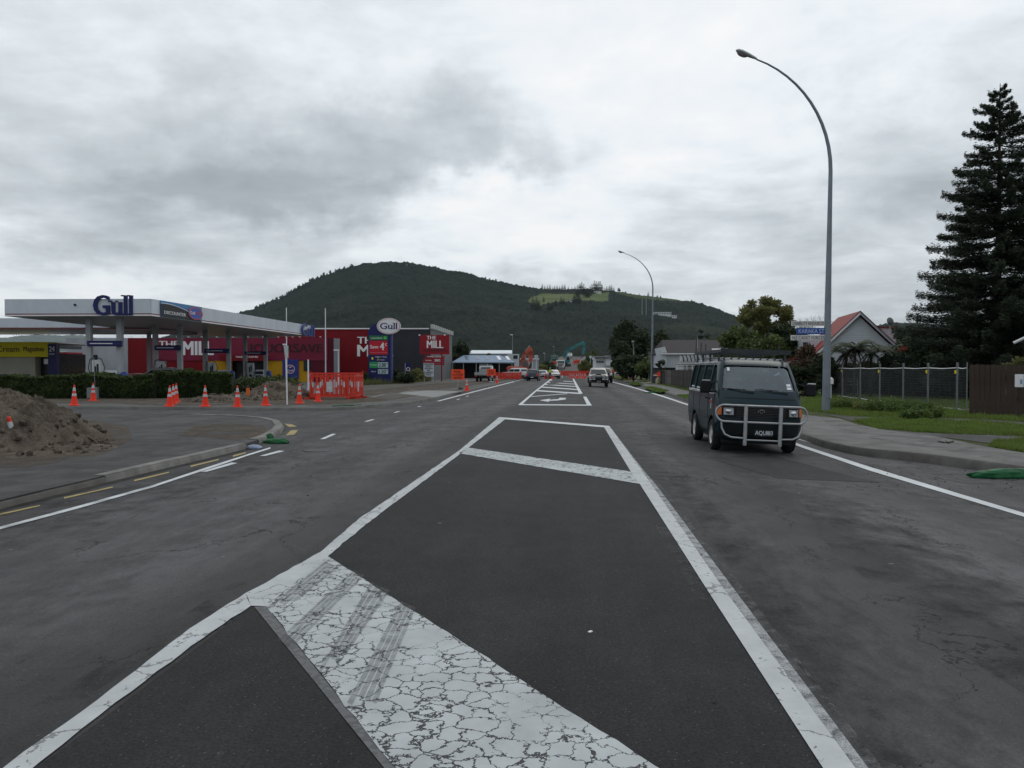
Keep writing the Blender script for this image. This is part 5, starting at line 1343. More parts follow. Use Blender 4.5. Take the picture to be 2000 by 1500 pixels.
for k, px in enumerate((903, 925, 944, 968, 986)):
    m = MB(); a = f.x(px); t0, t1 = .35, .85
    y0_, y1_ = 8 * t0, 8 * t1; z0_, z1_ = ze + .14 + (zr_ - ze) * t0, ze + .14 + (zr_ - ze) * t1
    m.add([(a + .45, y0_, z0_), (a + .95, y0_, z0_), (a + .45, y1_, z1_), (a - .05, y1_, z1_), (a + .45, y0_, z0_ - .1), (a + .95, y0_, z0_ - .1), (a + .45, y1_, z1_ - .1), (a - .05, y1_, z1_ - .1)], [(0, 1, 2, 3), (4, 7, 6, 5), (0, 4, 5, 1), (2, 6, 7, 3), (0, 3, 7, 4), (1, 5, 6, 2)])
    m.build('skylight', WLET if k > 2 else M('grey_skylight', (.10, .12, .16), .3), f.root)
f = FR('white_roofed_warehouse', 955, 165, 'pale warehouse with a white roof behind the blue roofed shed', 'warehouse')
WR = M('white_roof_sheet', (.62, .66, .70), .4, var=.05)
x0, x1 = f.x(908), f.x(1000)
m = MB(); m.add([(x0, 0, f.h(690.5)), (x1, 0, f.h(690.5)), (x1, 8, f.h(684, 173)), (x0, 8, f.h(684, 173)), (x0, 16, f.h(690.5)), (x1, 16, f.h(690.5))], [(0, 1, 2, 3), (3, 2, 5, 4)]); m.build('roof', WR, f.root)
for k in range(6): xx = x0 + (x1 - x0) * (k + .5) / 6; f.part('roof_rib', COLU, (xx - .05, xx + .05, -.05, .0, f.h(690.5) - .3, f.h(690.5)))
f.part('wall', M('warehouse_grey', (.30, .33, .36), .6), (x0 + .3, x1 - .3, .3, 16, 0, f.h(691)))
f = FR('white_frame_building', 1004, 150, 'small pale building with a large dark window beside the orange excavator', 'building')
f.part('wall', M('warehouse_white', (.50, .53, .56), .6), (f.x(991), f.x(1014), 0, 6, 0, f.h(691.5))); f.part('window', GLASSD, (f.x(1002.5), f.x(1011), -.05, .1, f.h(701), f.h(694)))
f = FR('low_building', 1035, 190, 'pale low building behind the orange excavator', 'building')
f.part('wall', M('warehouse_grey'), (f.x(1018), f.x(1052), 0, 8, 0, f.h(702))); f.part('roof', WLET, (f.x(1017), f.x(1053), -.3, 8, f.h(702), f.h(700))); f.part('window', GLASSD, (f.x(1024), f.x(1030), -.05, .1, f.h(712), f.h(706)))
f = FR('plain_sign', 1047.5, 150, 'white square sign on two posts right of the orange excavator', 'sign')
f.part('panel', M('board_white'), (f.x(1044), f.x(1051), 0, .1, f.h(701), f.h(693.5))); f.part('post', WLET, (f.x(1047), f.x(1048), .1, .16, 0, f.h(701)), label=None); f.part('post', WLET, (f.x(1039.5), f.x(1040.3), .1, .16, 0, f.h(703)))
ring(f.x(1047.5), f.h(697), .16, .16, .01, COLU, 'emblem', .6, f.root, I4)
f = FR('motor_yard_building', 1178, 205, 'white modern building with a flat grey canopy beyond the roadworks on the right', 'building')
f.part('wall', M('bright_wall', (.60, .63, .66), .5), (f.x(1164), f.x(1182), 0, 8, 0, f.h(700)), (f.x(1182.2), f.x(1196), .4, 8, 0, f.h(697)))
f.part('roof', M('grey_canopy', (.22, .23, .25), .5), (f.x(1157), f.x(1184), -2, 8, f.h(698.2), f.h(695.6)), (f.x(1184.2), f.x(1198), -1.5, 8, f.h(697), f.h(694.5)))
for px in (1165, 1169, 1172.5, 1176): f.part('window', GLASSD, (f.x(px), f.x(px + 2.4), -.08, .1, f.h(709), f.h(704.5)))
f.part('sign_board', M('board_white'), (f.x(1149), f.x(1153), -3, -2.8, f.h(700), f.h(695)), (f.x(1154), f.x(1159), -3, -2.8, f.h(702.5), f.h(698.5)))
f.part('sign_post', COLU, (f.x(1150.5), f.x(1151.5), -2.9, -2.7, 0, f.h(700)))
f.part('lean_to', M('bright_wall'), (f.x(1196), f.x(1203), .4, 8, 0, f.h(707)))
m = MB(); m.prism([Vector((f.x(1182), -.6, f.h(700))), Vector((f.x(1205), -.6, f.h(714))), Vector((f.x(1182), -.6, f.h(714)))], (0, 1, 0)); m.build('sail_canopy', WR, f.root)

# right side houses ----------------------------------------------------------------
WB, _b = newmat('white_weatherboard')
v = _b.vec(); w = _b.n('ShaderNodeTexWave', wave_type='BANDS', bands_direction='Z', wave_profile='SAW'); _b.l(v, w.inputs['Vector']); w.inputs['Scale'].default_value = 1.7
_b.col(_b.ramp(_b.noise(v, .8, 4).outputs['Fac'], [(.3, (.56, .60, .66)), (.7, (.66, .70, .75))])); _b.b.inputs['Roughness'].default_value = .5; _b.bump(w.outputs['Fac'], 1.0, .04)
TRIMR = M('maroon_trim', (.12, .02, .025), .5)
ROOFR = sheetmat('red_roof_sheet', (.23, .030, .020), 7)
f = FR('gabled_house', 1677, 60, 'white weatherboard house with a steep orange red roof and tall front gable', 'house', z=0, dy=-.19)
ap = ZZ(611, 60); hw = ap - 1.2; L = 7.2
m = MB()
bd = .16; nb = int((ap - .0) / bd)
for i in range(nb):
    z0 = i * bd; z1 = z0 + bd - .012
    def half(z): return min(hw - .35, max(0.02, (ap - .25 - z)))
    a0, a1 = half(z0), half(z1)
    mm = MB(); mm.add([(-a0, .0, z0), (a0, .0, z0), (a1, .035, z1), (-a1, .035, z1), (-a0, .12, z0), (a0, .12, z0), (a1, .12, z1), (-a1, .12, z1)], [(0, 1, 2, 3), (4, 7, 6, 5), (0, 4, 5, 1), (3, 2, 6, 7), (0, 3, 7, 4), (1, 5, 6, 2)])
    mm.build('weatherboard', WB, f.root)
m.add([(-hw + .35, .12, 0), (hw - .35, .12, 0), (hw - .35, .12, 1.4), (0, .12, ap - .2), (-hw + .35, .12, 1.4), (-hw + .35, L, 0), (hw - .35, L, 0), (hw - .35, L, 1.4), (0, L, ap - .2), (-hw + .35, L, 1.4)], [(0, 1, 2, 3, 4), (5, 9, 8, 7, 6), (0, 5, 6, 1), (0, 4, 9, 5), (1, 6, 7, 2)]); m.build('wall', WB, f.root)
for s_ in (-1, 1):
    m = MB(); th = .12
    m.add([(0, -.35, ap), (s_ * hw, -.35, ap - hw), (s_ * hw, L + .3, ap - hw), (0, L + .3, ap), (0, -.35, ap + th), (s_ * (hw + .08), -.35, ap - hw + th * .2), (s_ * (hw + .08), L + .3, ap - hw + th * .2), (0, L + .3, ap + th)], [(0, 1, 2, 3), (4, 7, 6, 5), (0, 4, 5, 1), (1, 5, 6, 2), (2, 6, 7, 3)])
    m.build('roof', ROOFR, f.root)
    m = MB(); m.add([(0, -.40, ap - .16), (s_ * (hw + .05), -.40, ap - hw - .16), (s_ * (hw + .05), -.40, ap - hw + .06), (0, -.40, ap + .06), (0, -.355, ap - .16), (s_ * (hw + .05), -.355, ap - hw - .16), (s_ * (hw + .05), -.355, ap - hw + .06), (0, -.355, ap + .06)], [(0, 1, 2, 3), (4, 7, 6, 5), (0, 4, 5, 1), (2, 6, 7, 3), (1, 5, 6, 2)]); m.build('barge_board', WLET if s_ < 0 else M('grey_barge', (.32, .34, .37), .5), f.root)
    m = MB(); m.add([(0, -.42, ap + .06), (s_ * (hw + .07), -.42, ap - hw + .06), (s_ * (hw + .07), -.42, ap - hw + .14), (0, -.42, ap + .14), (0, -.34, ap + .06), (s_ * (hw + .07), -.34, ap - hw + .06), (s_ * (hw + .07), -.34, ap - hw + .14), (0, -.34, ap + .14)], [(0, 1, 2, 3), (4, 7, 6, 5), (0, 4, 5, 1), (2, 6, 7, 3), (1, 5, 6, 2)]); m.build('roof_edge', TRIMR, f.root)
m = MB(); m.cbox((.15, -.25, ZZ(672, 60)), .08, .4, .1); m.lathe([(.1, 0), (.14, .18)], 8, Matrix.Translation((.15, -.45, ZZ(672, 60) - .05))); m.build('wall_light', BLK, f.root)
# right hand dormer wall
f.part('dormer', WB, (1.5, 3.1, 2.0, 5.0, 1.5, ZZ(641, 62))); 
m = MB(); m.box(1.2, 3.2, 1.9, 5.1, ZZ(641, 62), ZZ(641, 62) + .12); m.build('dormer_roof', TRIMR, f.root)
f.part('dormer', WB, (-3.55, -2.0, 3.2, 5.5, 2.3, ZZ(657, 64)));
m = MB(); m.box(-3.48, -3.1, 3.15, 3.25, 3.1, 3.75); m.build('window', GLASSD, f.root)
f.part('window', GLASSD, (-1.2, 1.2, -.02, .06, .5, 1.6))
q = FR('satellite_dish', 1738, 58, 'round grey satellite dish above the right roof slope of the white house', 'satellite dish', z=ZZ(641, 58))
m = MB(); Mx = Matrix.Translation((0, 0, .5)) @ Matrix.Rotation(R(78), 4, 'X') @ Matrix.Rotation(R(15), 4, 'Y'); m.lathe([(.02, .12), (.15, .10), (.27, .03), (.30, 0), (.27, .0), (.1, .07), (.01, .09)], 20, Mx); m.build('dish', M('dish_grey', (.13, .13, .13), .6), q.root, smooth=60)
m = MB(); m.tube([(0, 0, -.4), (0, .1, .5)], .025, 6); m.tube([(0, 0, .5), (-.45, -.4, .45)], .015, 5); m.build('arm', COLU, q.root)
f = FR('side_house', 1560, 64, 'low building with a red roof edge behind the van, left of the white house', 'house', z=0)
f.part('wall', WB, (f.x(1522), f.x(1578), .2, 1, 0, f.h(704))); m = MB(); m.add([(f.x(1520), 0, f.h(707)), (f.x(1580), 0, f.h(698)), (f.x(1580), 0, f.h(696)), (f.x(1520), 0, f.h(705)), (f.x(1520), 6, f.h(707)), (f.x(1580), 6, f.h(698)), (f.x(1580), 6, f.h(696)), (f.x(1520), 6, f.h(705))], [(0, 1, 2, 3), (4, 7, 6, 5), (0, 4, 5, 1), (3, 2, 6, 7), (0, 3, 7, 4), (1, 5, 6, 2)]); m.build('roof', TRIMR, f.root)
f = FR('edge_house', 2030, 38, 'corner of a house roof with a pale gutter at the right edge of the photo', 'house', z=0, dy=-.75)
e0 = -1.0
m = MB(); m.prism([Vector((e0, 0, f.h(669))), Vector((e0 + 5, 0, f.h(669) + 2.6)), Vector((e0 + 10, 0, f.h(669)))], (0, 6, 0)); m.build('roof', M('brown_tiles', (.05, .045, .045), .8), f.root)
m = MB(); m.tube([(e0 - .05, -.1, f.h(669)), (e0 + 5, -.1, f.h(669) + 2.6)], .07, 5); m.build('gutter', WLET, f.root); f.part('wall', WB, (e0 + .6, e0 + 9.4, .4, 6, 0, f.h(670)))
# brown roofed house with gabled annexe
f = FR('brown_roofed_house', 1300, 85, 'white house with a broad dark brown roof, left of the van', 'house', z=0)
BRN = M('brown_tiled_roof', (.028, .022, .026), .75, var=.3, scale=3)
x0, x1 = f.x(1296), f.x(1420); ze = f.h(690.5); zr_ = f.h(664, 89)
m = MB(); m.add([(x0 - .2, -.4, ze), (x1, -.4, ze), (x1, 4, zr_), (x0 + .55, 4, zr_), (x0 - .2, 8.4, ze), (x1, 8.4, ze), (x0 - .2, -.4, ze - .12), (x1, -.4, ze - .12)], [(0, 1, 2, 3), (3, 2, 5, 4), (0, 3, 4), (0, 6, 7, 1)]); m.build('roof', BRN, f.root)
for k in range(0):
    t0 = k / 9; m = MB(); y0_ = -.42 + 4.4 * t0; z0_ = ze + (zr_ - ze) * t0 + .03
    m.box(x0 + .75 * t0 - .2, x1, y0_, y0_ + .06, z0_ - .02, z0_ + .035); m.build('tile_row', BRN, f.root)
f.part('gutter', WLET, (x0 - .3, x1, -.55, -.42, ze - .1, ze + .02))
f.part('wall', WB, (x0 + .1, x1, 0, 8, 1.75, ze - .1)); f.part('wall', M('dark_lower_wall', (.03, .03, .032), .8), (x0 + .3, x1, .3, 8, 0, 1.75))
m = MB(); m.prism([Vector((x0 - .95, -.2, f.h(681.5))), Vector((x0 + .1, -.2, f.h(677))), Vector((x0 + .35, -.2, f.h(690))), Vector((x0 + .35, -.2, 1.85)), Vector((x0 - .55, -.2, 1.95))], (0, .25, 0)); m.build('wing_wall', M('wing_white', (.50, .53, .56), .5), f.root)
for k in range(12):
    xx = x0 + .4 + k * .28; f.part('batten', M('wing_white'), (xx, xx + .03, -.03, 0, 1.8, ze - .12))
f = FR('gabled_annexe', 1360, 76, 'row of small white pointed gables above a verandah, left of the van', 'house', z=0)
for k in range(9):
    a, c = f.x(1329.5 + k * 7.4), f.x(1329.5 + k * 7.4 + 6.4)
    m = MB(); zz = f.h(706 - k * .2); zt_ = f.h(694 - k * .25)
    m.prism([Vector((a, 0, zz)), Vector((c, 0, zz)), Vector((c - .03, 0, zz + .15)), Vector((a + .17, 0, zt_)), Vector((a + .02, 0, zt_))], (0, .5, 0)); m.build('gable_panel', M('wing_white'), f.root)
    m = MB(); m.prism([Vector((a - .03, -.03, zt_ + .05)), Vector((a + .22, -.03, zt_ + .05)), Vector((c + .02, -.03, zz)), Vector((c - .06, -.03, zz)), Vector((a + .15, -.03, zt_ - .03)), Vector((a - .03, -.03, zt_ - .03))], (0, .06, 0)); m.build('gable_trim', BRN, f.root)
m = MB(); xL, xR = f.x(1313), f.x(1400); m.add([(xL, -2.0, f.h(711.5)), (xR, -2, f.h(710)), (xR, 0, f.h(705)), (f.x(1327), 0, f.h(706.5)), (xL, -2, f.h(712.5)), (xR, -2, f.h(711))], [(0, 1, 2, 3), (0, 4, 5, 1)]); m.build('verandah_roof', M('grey_sheet', (.12, .12, .125), .6), f.root)
f.part('verandah_beam', WLET, (xL, xR, -1.98, -1.9, f.h(714), f.h(712.6)), (xL, xR, -1.98, -1.9, f.h(719.5), f.h(718)))
for px in (1314, 1333, 1343, 1362, 1381): f.part('verandah_post', WLET, (f.x(px) - .04, f.x(px) + .04, -1.98, -1.9, 0, f.h(713)))
f.part('wall', M('annexe_wall', (.33, .34, .35), .6), (f.x(1336), xR, -.1, 4, 0, f.h(706.5)))
q = FR('tv_aerial', 1362, 80, 'thin aerial on the brown roof', 'aerial', z=ZZ(680, 80)); m = MB(); m.tube([(0, 0, 0), (0, 0, 1.2)], .02, 4); m.build('mast', COLU, q.root)
# palm-like plant in front of the wing wall
tree('small_palm', 'small dark plant in front of the white wing wall of the brown roofed house', CB(1291, 84, 0), ZZ(698, 84), .55, L_DARK, 260, .16, 210, .35, 1.0, nclump=6, cat='plant')
# the weathered paling fence and the gate post in front of these houses
def palings(name, label, A, B, h0, h1, mat, w=.15, gap=.012, group=None, cap=None):
    A, B = Vector(A), Vector(B); L = (B - A).length; rot = math.atan2(B.y - A.y, B.x - A.x)
    r_ = empty(name, A, rot, label, 'fence', group)
    base = {}
    n_ = int(L / (w + gap))
    for i in range(n_):
        key = i % 6
        h = h0 + (h1 - h0) * i / n_
        if key not in base:
            m = MB(); m.box(0, w, -.01 - rnd.uniform(0, .012), .012, 0, 1); base[key] = m.mesh('paling', mat)
        o = link('paling', base[key], r_); o.location = (i * (w + gap), rnd.uniform(-.008, .008), 0); o.scale = (1, 1, h + rnd.uniform(-.025, .02)); o.rotation_euler = (0, rnd.uniform(-.006, .006), 0)
    for z in (.3, h0 * .85):
        m = MB(); m.box(0, L, .013, .06, z - .05, z + .05); m.build('rail', mat, r_)
    return r_
WF = M('weathered_paling', (.135, .125, .118), .9, var=.35, scale=2.5, dirt=.5)
WF2 = M('dark_paling', (.060, .052, .048), .9, var=.4, scale=3, dirt=.5)
palings('paling_fence', 'pale weathered paling fence by the far street lamp', G(1289, 748, ZR), G(1311, 753, ZR), 1.55, 1.5, WF)
palings('paling_fence', 'darker paling fence running towards the van in front of the gabled annexe', G(1312, 753.5, ZR), G(1430, 776, ZR), 1.55, 1.5, WF2)
PB = G(1893, 812, ZR); PE = PB + RGT * 4.4 + FWD * -1.6
palings('plank_fence', 'tall dark brown plank fence at the right edge of the photo', PB, PE, ZZ(712, 29) - ZR, ZZ(712, 29) - ZR + .02, M('dark_brown_planks', (.050, .036, .028), .85, var=.35, scale=2.2, dirt=.3), .15, .01)
# ------------------------------------------------------------------ people
SKIN = M('skin', (.42, .25, .17), .55, var=.05)
def person(label, loc, rot, joints, edges, head, mats, face_dir=(0, -1, 0), hat=None, hair=(.05, .035, .025), hands=True, name='person'):
    """joints: name -> (x, y, z, radius, material index)"""
    root = empty(name, loc, rot, label, 'person')
    names = list(joints); me = bpy.data.meshes.new('body')
    me.from_pydata([joints[n_][:3] for n_ in names], [(names.index(a), names.index(b_)) for a, b_ in edges], [])
    o = link('body_source', me)
    sk = o.modifiers.new('skin', 'SKIN'); sl = me.skin_vertices[0].data
    for i, n_ in enumerate(names):
        sl[i].radius = (joints[n_][3], joints[n_][3] * (.72 if n_ in ('chest', 'belly', 'pelvis', 'pelvis2') else 1)); sl[i].use_root = (n_ == 'pelvis')
    ss = o.modifiers.new('sub', 'SUBSURF'); ss.levels = ss.render_levels = 2
    bpy.context.view_layer.update()
    m2 = bpy.data.meshes.new_from_object(o.evaluated_get(bpy.context.evaluated_depsgraph_get())); bpy.data.objects.remove(o)
    m2.materials.clear()
    for mt_ in mats: m2.materials.append(mt_)
    P_ = [Vector(joints[n_][:3]) for n_ in names]
    for p in m2.polygons:
        k = min(range(len(P_)), key=lambda i: (P_[i] - p.center).length - joints[names[i]][3] * .8); p.material_index = joints[names[k]][4]; p.use_smooth = True
    m2.name = 'body'; b_ = link('body', m2, root)
    h = Vector(head); fd = Vector(face_dir).normalized(); Mx = Matrix.Translation(h) @ fd.to_track_quat('-Y', 'Z').to_matrix().to_4x4()
    # head: ovoid with brow, nose, chin and ears
    bm = bmesh.new(); bmesh.ops.create_uvsphere(bm, u_segments=18, v_segments=14, radius=1)
    for v in bm.verts:
        x, y, z = v.co; w_ = 1 - .22 * max(0, -z) ** 1.5
        v.co = Vector((x * .075 * w_, y * .095 * (1 - .1 * max(0, -z)), z * .118))
        if y < -.8 and abs(x) < .25 and -.35 < z < .1: v.co.y -= .018
    hm_ = bpy.data.meshes.new('head'); bm.to_mesh(hm_); bm.free(); hm_.transform(Mx); hm_.polygons.foreach_set('use_smooth', [True] * len(hm_.polygons)); link('head', hm_, root, SKIN)
    m = MB()
    for s_ in (-1, 1): m.cbox(Mx @ Vector((s_ * .076, .005, -.005)), .016, .04, .055)
    m.build('ears', SKIN, root)
    m = MB()
    for s_ in (-1, 1): m.cbox(Mx @ Vector((s_ * .03, -.086, .012)), .02, .012, .01)
    m.build('eyes', BLK, root); m = MB(); m.cbox(Mx @ Vector((0, -.088, -.052)), .04, .01, .008); m.build('mouth', M('lips', (.3, .12, .1), .5), root)
    bm = bmesh.new(); bmesh.ops.create_uvsphere(bm, u_segments=18, v_segments=12, radius=1)
    bmesh.ops.delete(bm, geom=[v for v in bm.verts if v.co.z < (-.25 if v.co.y > -.1 else .42)], context='VERTS')
    for v in bm.verts: v.co = Vector((v.co.x * .084, v.co.y * .104 + .004, v.co.z * .128))
    hm2 = bpy.data.meshes.new('hair'); bm.to_mesh(hm2); bm.free(); hm2.transform(Mx); link('hair', hm2, root, M('hair_%d' % int(hair[0] * 1000), hair, .6))
    if hat:
        m = MB(); m.lathe([(.15, .05), (.15, .06), (.105, .062), (.10, .12), (.06, .155), (.01, .165)], 16, Mx); m.build('hard_hat', hat, root, smooth=40)
    if hands:
        for s_, hn in ((-1, 'hand_l'), (1, 'hand_r')):
            if hn not in joints: continue
            c = Vector(joints[hn][:3]); el = Vector(joints['elbow_' + hn[-1]][:3]); d_ = (c - el).normalized(); sd_ = d_.cross(Vector((0, 0, 1))); sd_ = sd_.normalized() if sd_.length > .1 else Vector((1, 0, 0))
            m = MB()
            for k in range(4):
                o_ = c + sd_ * (-.03 + .02 * k); L = (.07, .08, .078, .06)[k]
                m.tube([o_, o_ + d_ * L * .55, o_ + d_ * L * .95 + Vector((0, 0, -.02))], [.010, .009, .007], 5)
            m.tube([c - sd_ * .03, c - sd_ * .055 + d_ * .03, c - sd_ * .045 + d_ * .055], [.011, .010, .008], 5); m.build('fingers', SKIN, root)
    return root
def stand_joints(h=1.78, top=1, leg=2, arm=1, lift=.0):
    k = h / 1.78
    J = {'pelvis': (0, 0, .95, .155, leg), 'belly': (0, 0, 1.12, .15, top), 'chest': (0, 0, 1.34, .175, top), 'neck': (0, 0, 1.5, .06, 0), 'skull': (0, -.01, 1.60, .06, 0)}
    for s_, n_ in ((-1, 'l'), (1, 'r')):
        J['sh_' + n_] = (s_ * .19, 0, 1.42, .07, top); J['elbow_' + n_] = (s_ * .27, .03, 1.15 + lift * (s_ > 0), .048, arm); J['hand_' + n_] = (s_ * .26, -.12 - lift * .6 * (s_ > 0), .92 + lift * 1.2 * (s_ > 0), .038, 0)
        J['hip_' + n_] = (s_ * .10, 0, .88, .10, leg); J['knee_' + n_] = (s_ * .12, -.02 * s_, .48, .068, leg); J['ank_' + n_] = (s_ * .13, .02, .09, .045, 3); J['toe_' + n_] = (s_ * .15, -.13, .05, .045, 3)
    E = [('pelvis', 'belly'), ('belly', 'chest'), ('chest', 'neck'), ('neck', 'skull')]
    for n_ in 'lr': E += [('chest', 'sh_' + n_), ('sh_' + n_, 'elbow_' + n_), ('elbow_' + n_, 'hand_' + n_), ('pelvis', 'hip_' + n_), ('hip_' + n_, 'knee_' + n_), ('knee_' + n_, 'ank_' + n_), ('ank_' + n_, 'toe_' + n_)]
    return {a: (v[0] * k, v[1] * k, v[2] * k, v[3], v[4]) for a, v in J.items()}, E, (0, -.01, 1.66 * k)
HIVIS = M('hivis_yellow', (.42, .60, .05), .6, var=.05); TROU = M('dark_trousers', (.02, .022, .035), .8); BOOT = M('work_boots', (.03, .022, .018), .7)
HIVO = M('hivis_orange', (.75, .12, .03), .6)

# ------------------------------------------------------------------ vehicles
GL, _b = newmat('window_glass')
_tr = _b.n('ShaderNodeBsdfTransparent'); _tr.inputs[0].default_value = (.42, .50, .52, 1); _gl = _b.n('ShaderNodeBsdfGlossy'); _gl.inputs['Roughness'].default_value = .03; _gl.inputs[0].default_value = (.80, .92, 1, 1)
_fr = _b.n('ShaderNodeFresnel'); _fr.inputs[0].default_value = 2.15; _mx = _b.n('ShaderNodeMixShader'); _b.l(_fr.outputs[0], _mx.inputs[0]); _b.l(_tr.outputs[0], _mx.inputs[1]); _b.l(_gl.outputs[0], _mx.inputs[2]); _b.l(_mx.outputs[0], _b.o.inputs[0])
CARGL = M('tinted_car_glass', (.018, .024, .026), .06, spec=.8)
def carpaint(name, c=(.5, .5, .5), rough=.28, metal=0.0): return M(name, c, rough, metal, var=.05, scale=1.5, coat=.5)
TYRE = M('tyre_rubber', (.018, .018, .019), .85, var=.3, scale=20); RIM = M('steel_rim', (.38, .39, .40), .3, .7); CHROME = M('chrome', (.6, .61, .62), .15, 1.0); TRIMB = M('black_plastic_trim', (.012, .012, .014), .6, spec=.15)
LAMP = M('headlamp_glass', (.26, .28, .30), .10, .3); AMB = M('amber_lens', (.55, .13, .02), .25); TAILR = M('red_lens', (.60, .015, .02), .25); PLATE = M('plate_white', (.6, .6, .6), .4)
class Body:
    def __init__(s, sl): s.sl = sl      # rows: z, yf, yr, w, Bf, Br, n
    def at(s, z):
        sl = s.sl
        if z <= sl[0][0]: return sl[0][1:]
        for a, b_ in zip(sl, sl[1:]):
            if z <= b_[0]:
                t = (z - a[0]) / (b_[0] - a[0]) if b_[0] > a[0] else 0
                return tuple(p + (q - p) * t for p, q in zip(a[1:], b_[1:]))
        return sl[-1][1:]
    def front(s, x, z):
        yf, yr, w, Bf, Br, n = s.at(z); u = min(abs(x / w), .9999); return Vector((x, yf + Bf - Bf * (1 - u ** n) ** (1 / n), z))
    def rear(s, x, z):
        yf, yr, w, Bf, Br, n = s.at(z); u = min(abs(x / w), .9999); return Vector((x, yr - Br + Br * (1 - u ** n) ** (1 / n), z))
    def side(s, sg, y, z):
        yf, yr, w, Bf, Br, n = s.at(z)
        if y < yf + Bf: u = min(1, max(0, (yf + Bf - y) / Bf)); k = (1 - u ** n) ** (1 / n)
        elif y > yr - Br: u = min(1, max(0, (y - yr + Br) / Br)); k = (1 - u ** n) ** (1 / n)
        else: k = 1
        return Vector((sg * w * k, y, z))
    def ring(s, z, nn=11, ins=0.0):
        yf, yr, w, Bf, Br, n = s.at(z); yf += ins; yr -= ins; w -= ins; pts = []
        def sg(v, e): return math.copysign(abs(v) ** e, v)
        q = []
        for i in range(nn):
            a = math.pi / 2 * i / (nn - 1); q.append((math.sin(a) ** (2 / n) if a > 0 else 0, math.cos(a) ** (2 / n) if a < math.pi / 2 - 1e-9 else 0))
        for u, v in q: pts.append((w * u, yf + Bf - Bf * v))
        for u, v in reversed(q): pts.append((w * u, yr - Br + Br * v))
        left = [(-x, y) for x, y in reversed(pts)][1:-1]
        return [Vector((x, y, z)) for x, y in pts + left]
    def mb(s, ins=0.0, z0=None, z1=None):
        m = MB(); zs = [r_[0] for r_ in s.sl if (z0 is None or z0 < r_[0] < z1)]
        if z0 is not None: zs = [z0] + zs + [z1]
        vs = []; k = 0
        for z in zs:
            rg = s.ring(z, ins=ins); k = len(rg); vs += rg
        fs = [(i * k + j, i * k + (j + 1) % k, (i + 1) * k + (j + 1) % k, (i + 1) * k + j) for i in range(len(zs) - 1) for j in range(k)]
        fs += [tuple(range(k)), tuple(range((len(zs) - 1) * k, len(zs) * k))]
        return m.add(vs, fs)
    def patch(s, kind, corners, off=.006, nu=8, nv=6, th=0.0):
        """corners: 4 (a, z) going round: bottom-left, bottom-right, top-right, top-left"""
        fn = {'F': s.front, 'B': s.rear, 'L': lambda a, z: s.side(-1, a, z), 'R': lambda a, z: s.side(1, a, z)}[kind]
        out = []; c = corners
        for j in range(nv + 1):
            for i in range(nu + 1):
                u, v = i / nu, j / nv
                a = (c[0][0] * (1 - u) + c[1][0] * u) * (1 - v) + (c[3][0] * (1 - u) + c[2][0] * u) * v
                z = (c[0][1] * (1 - u) + c[1][1] * u) * (1 - v) + (c[3][1] * (1 - u) + c[2][1] * u) * v
                e = .01; p = fn(a, z); du = fn(a + e, z) - fn(a - e, z); dv = fn(a, z + e) - fn(a, z - e); nn = du.cross(dv).normalized()
                ref = {'F': Vector((0, -1, 0)), 'B': Vector((0, 1, 0)), 'L': Vector((-1, 0, 0)), 'R': Vector((1, 0, 0))}[kind]
                if nn.dot(ref) < 0: nn = -nn
                out.append(p + nn * off)
        m = MB(); m.add(out, [(j * (nu + 1) + i, j * (nu + 1) + i + 1, (j + 1) * (nu + 1) + i + 1, (j + 1) * (nu + 1) + i) for j in range(nv) for i in range(nu)])
        return m
def boolean(o, cutters):
    for c in cutters:
        md = o.modifiers.new('cut', 'BOOLEAN'); md.object = c; md.operation = 'DIFFERENCE'; md.solver = 'EXACT'
    bpy.context.view_layer.update()
    me = bpy.data.meshes.new_from_object(o.evaluated_get(bpy.context.evaluated_depsgraph_get()))
    mats = list(o.data.materials); o.modifiers.clear(); o.data = me; me.name = o.name
    for c in cutters: bpy.data.objects.remove(c)
    me.polygons.foreach_set('use_smooth', [True] * len(me.polygons)); me.set_sharp_from_angle(angle=R(32))
def wheelset(root, ys, W, r_=.33, wd=.20, rim=RIM, hub=True, inset=.02, k=16):
    t = MB(); t.lathe([(r_ * .60, -wd * .2), (r_ * .62, -wd / 2), (r_ * .93, -wd / 2), (r_, -wd * .32), (r_, wd * .32), (r_ * .93, wd / 2), (r_ * .62, wd / 2), (r_ * .60, wd * .2)], k + 4, Matrix.Rotation(R(90), 4, 'Y')); t.f = t.f[:-2]; t.m = t.m[:-2]; tm = t.mesh('tyre', TYRE, 40)
    q = MB(); q.lathe([(.02, -wd * .42), (r_ * .2, -wd * .47), (r_ * .28, -wd * .30), (r_ * .5, -wd * .28), (r_ * .64, -wd * .50), (r_ * .64, wd * .3)], k, Matrix.Rotation(R(90), 4, 'Y'))
    for a in range(8): q.cbox(Matrix.Rotation(a * math.pi / 4, 3, 'X') @ Vector((-wd * .30, 0, r_ * .4)), .02, r_ * .10, r_ * .22)
    rm_ = q.mesh('rim', rim, 40)
    for y in ys:
        for s_ in (-1, 1):
            w = empty('wheel', (s_ * (W / 2 - wd / 2 - inset), y, r_)); w.parent = root
            a = link('tyre', tm, w); b_ = link('rim', rm_, w)
            if s_ > 0: b_.rotation_euler = (0, 0, math.pi)
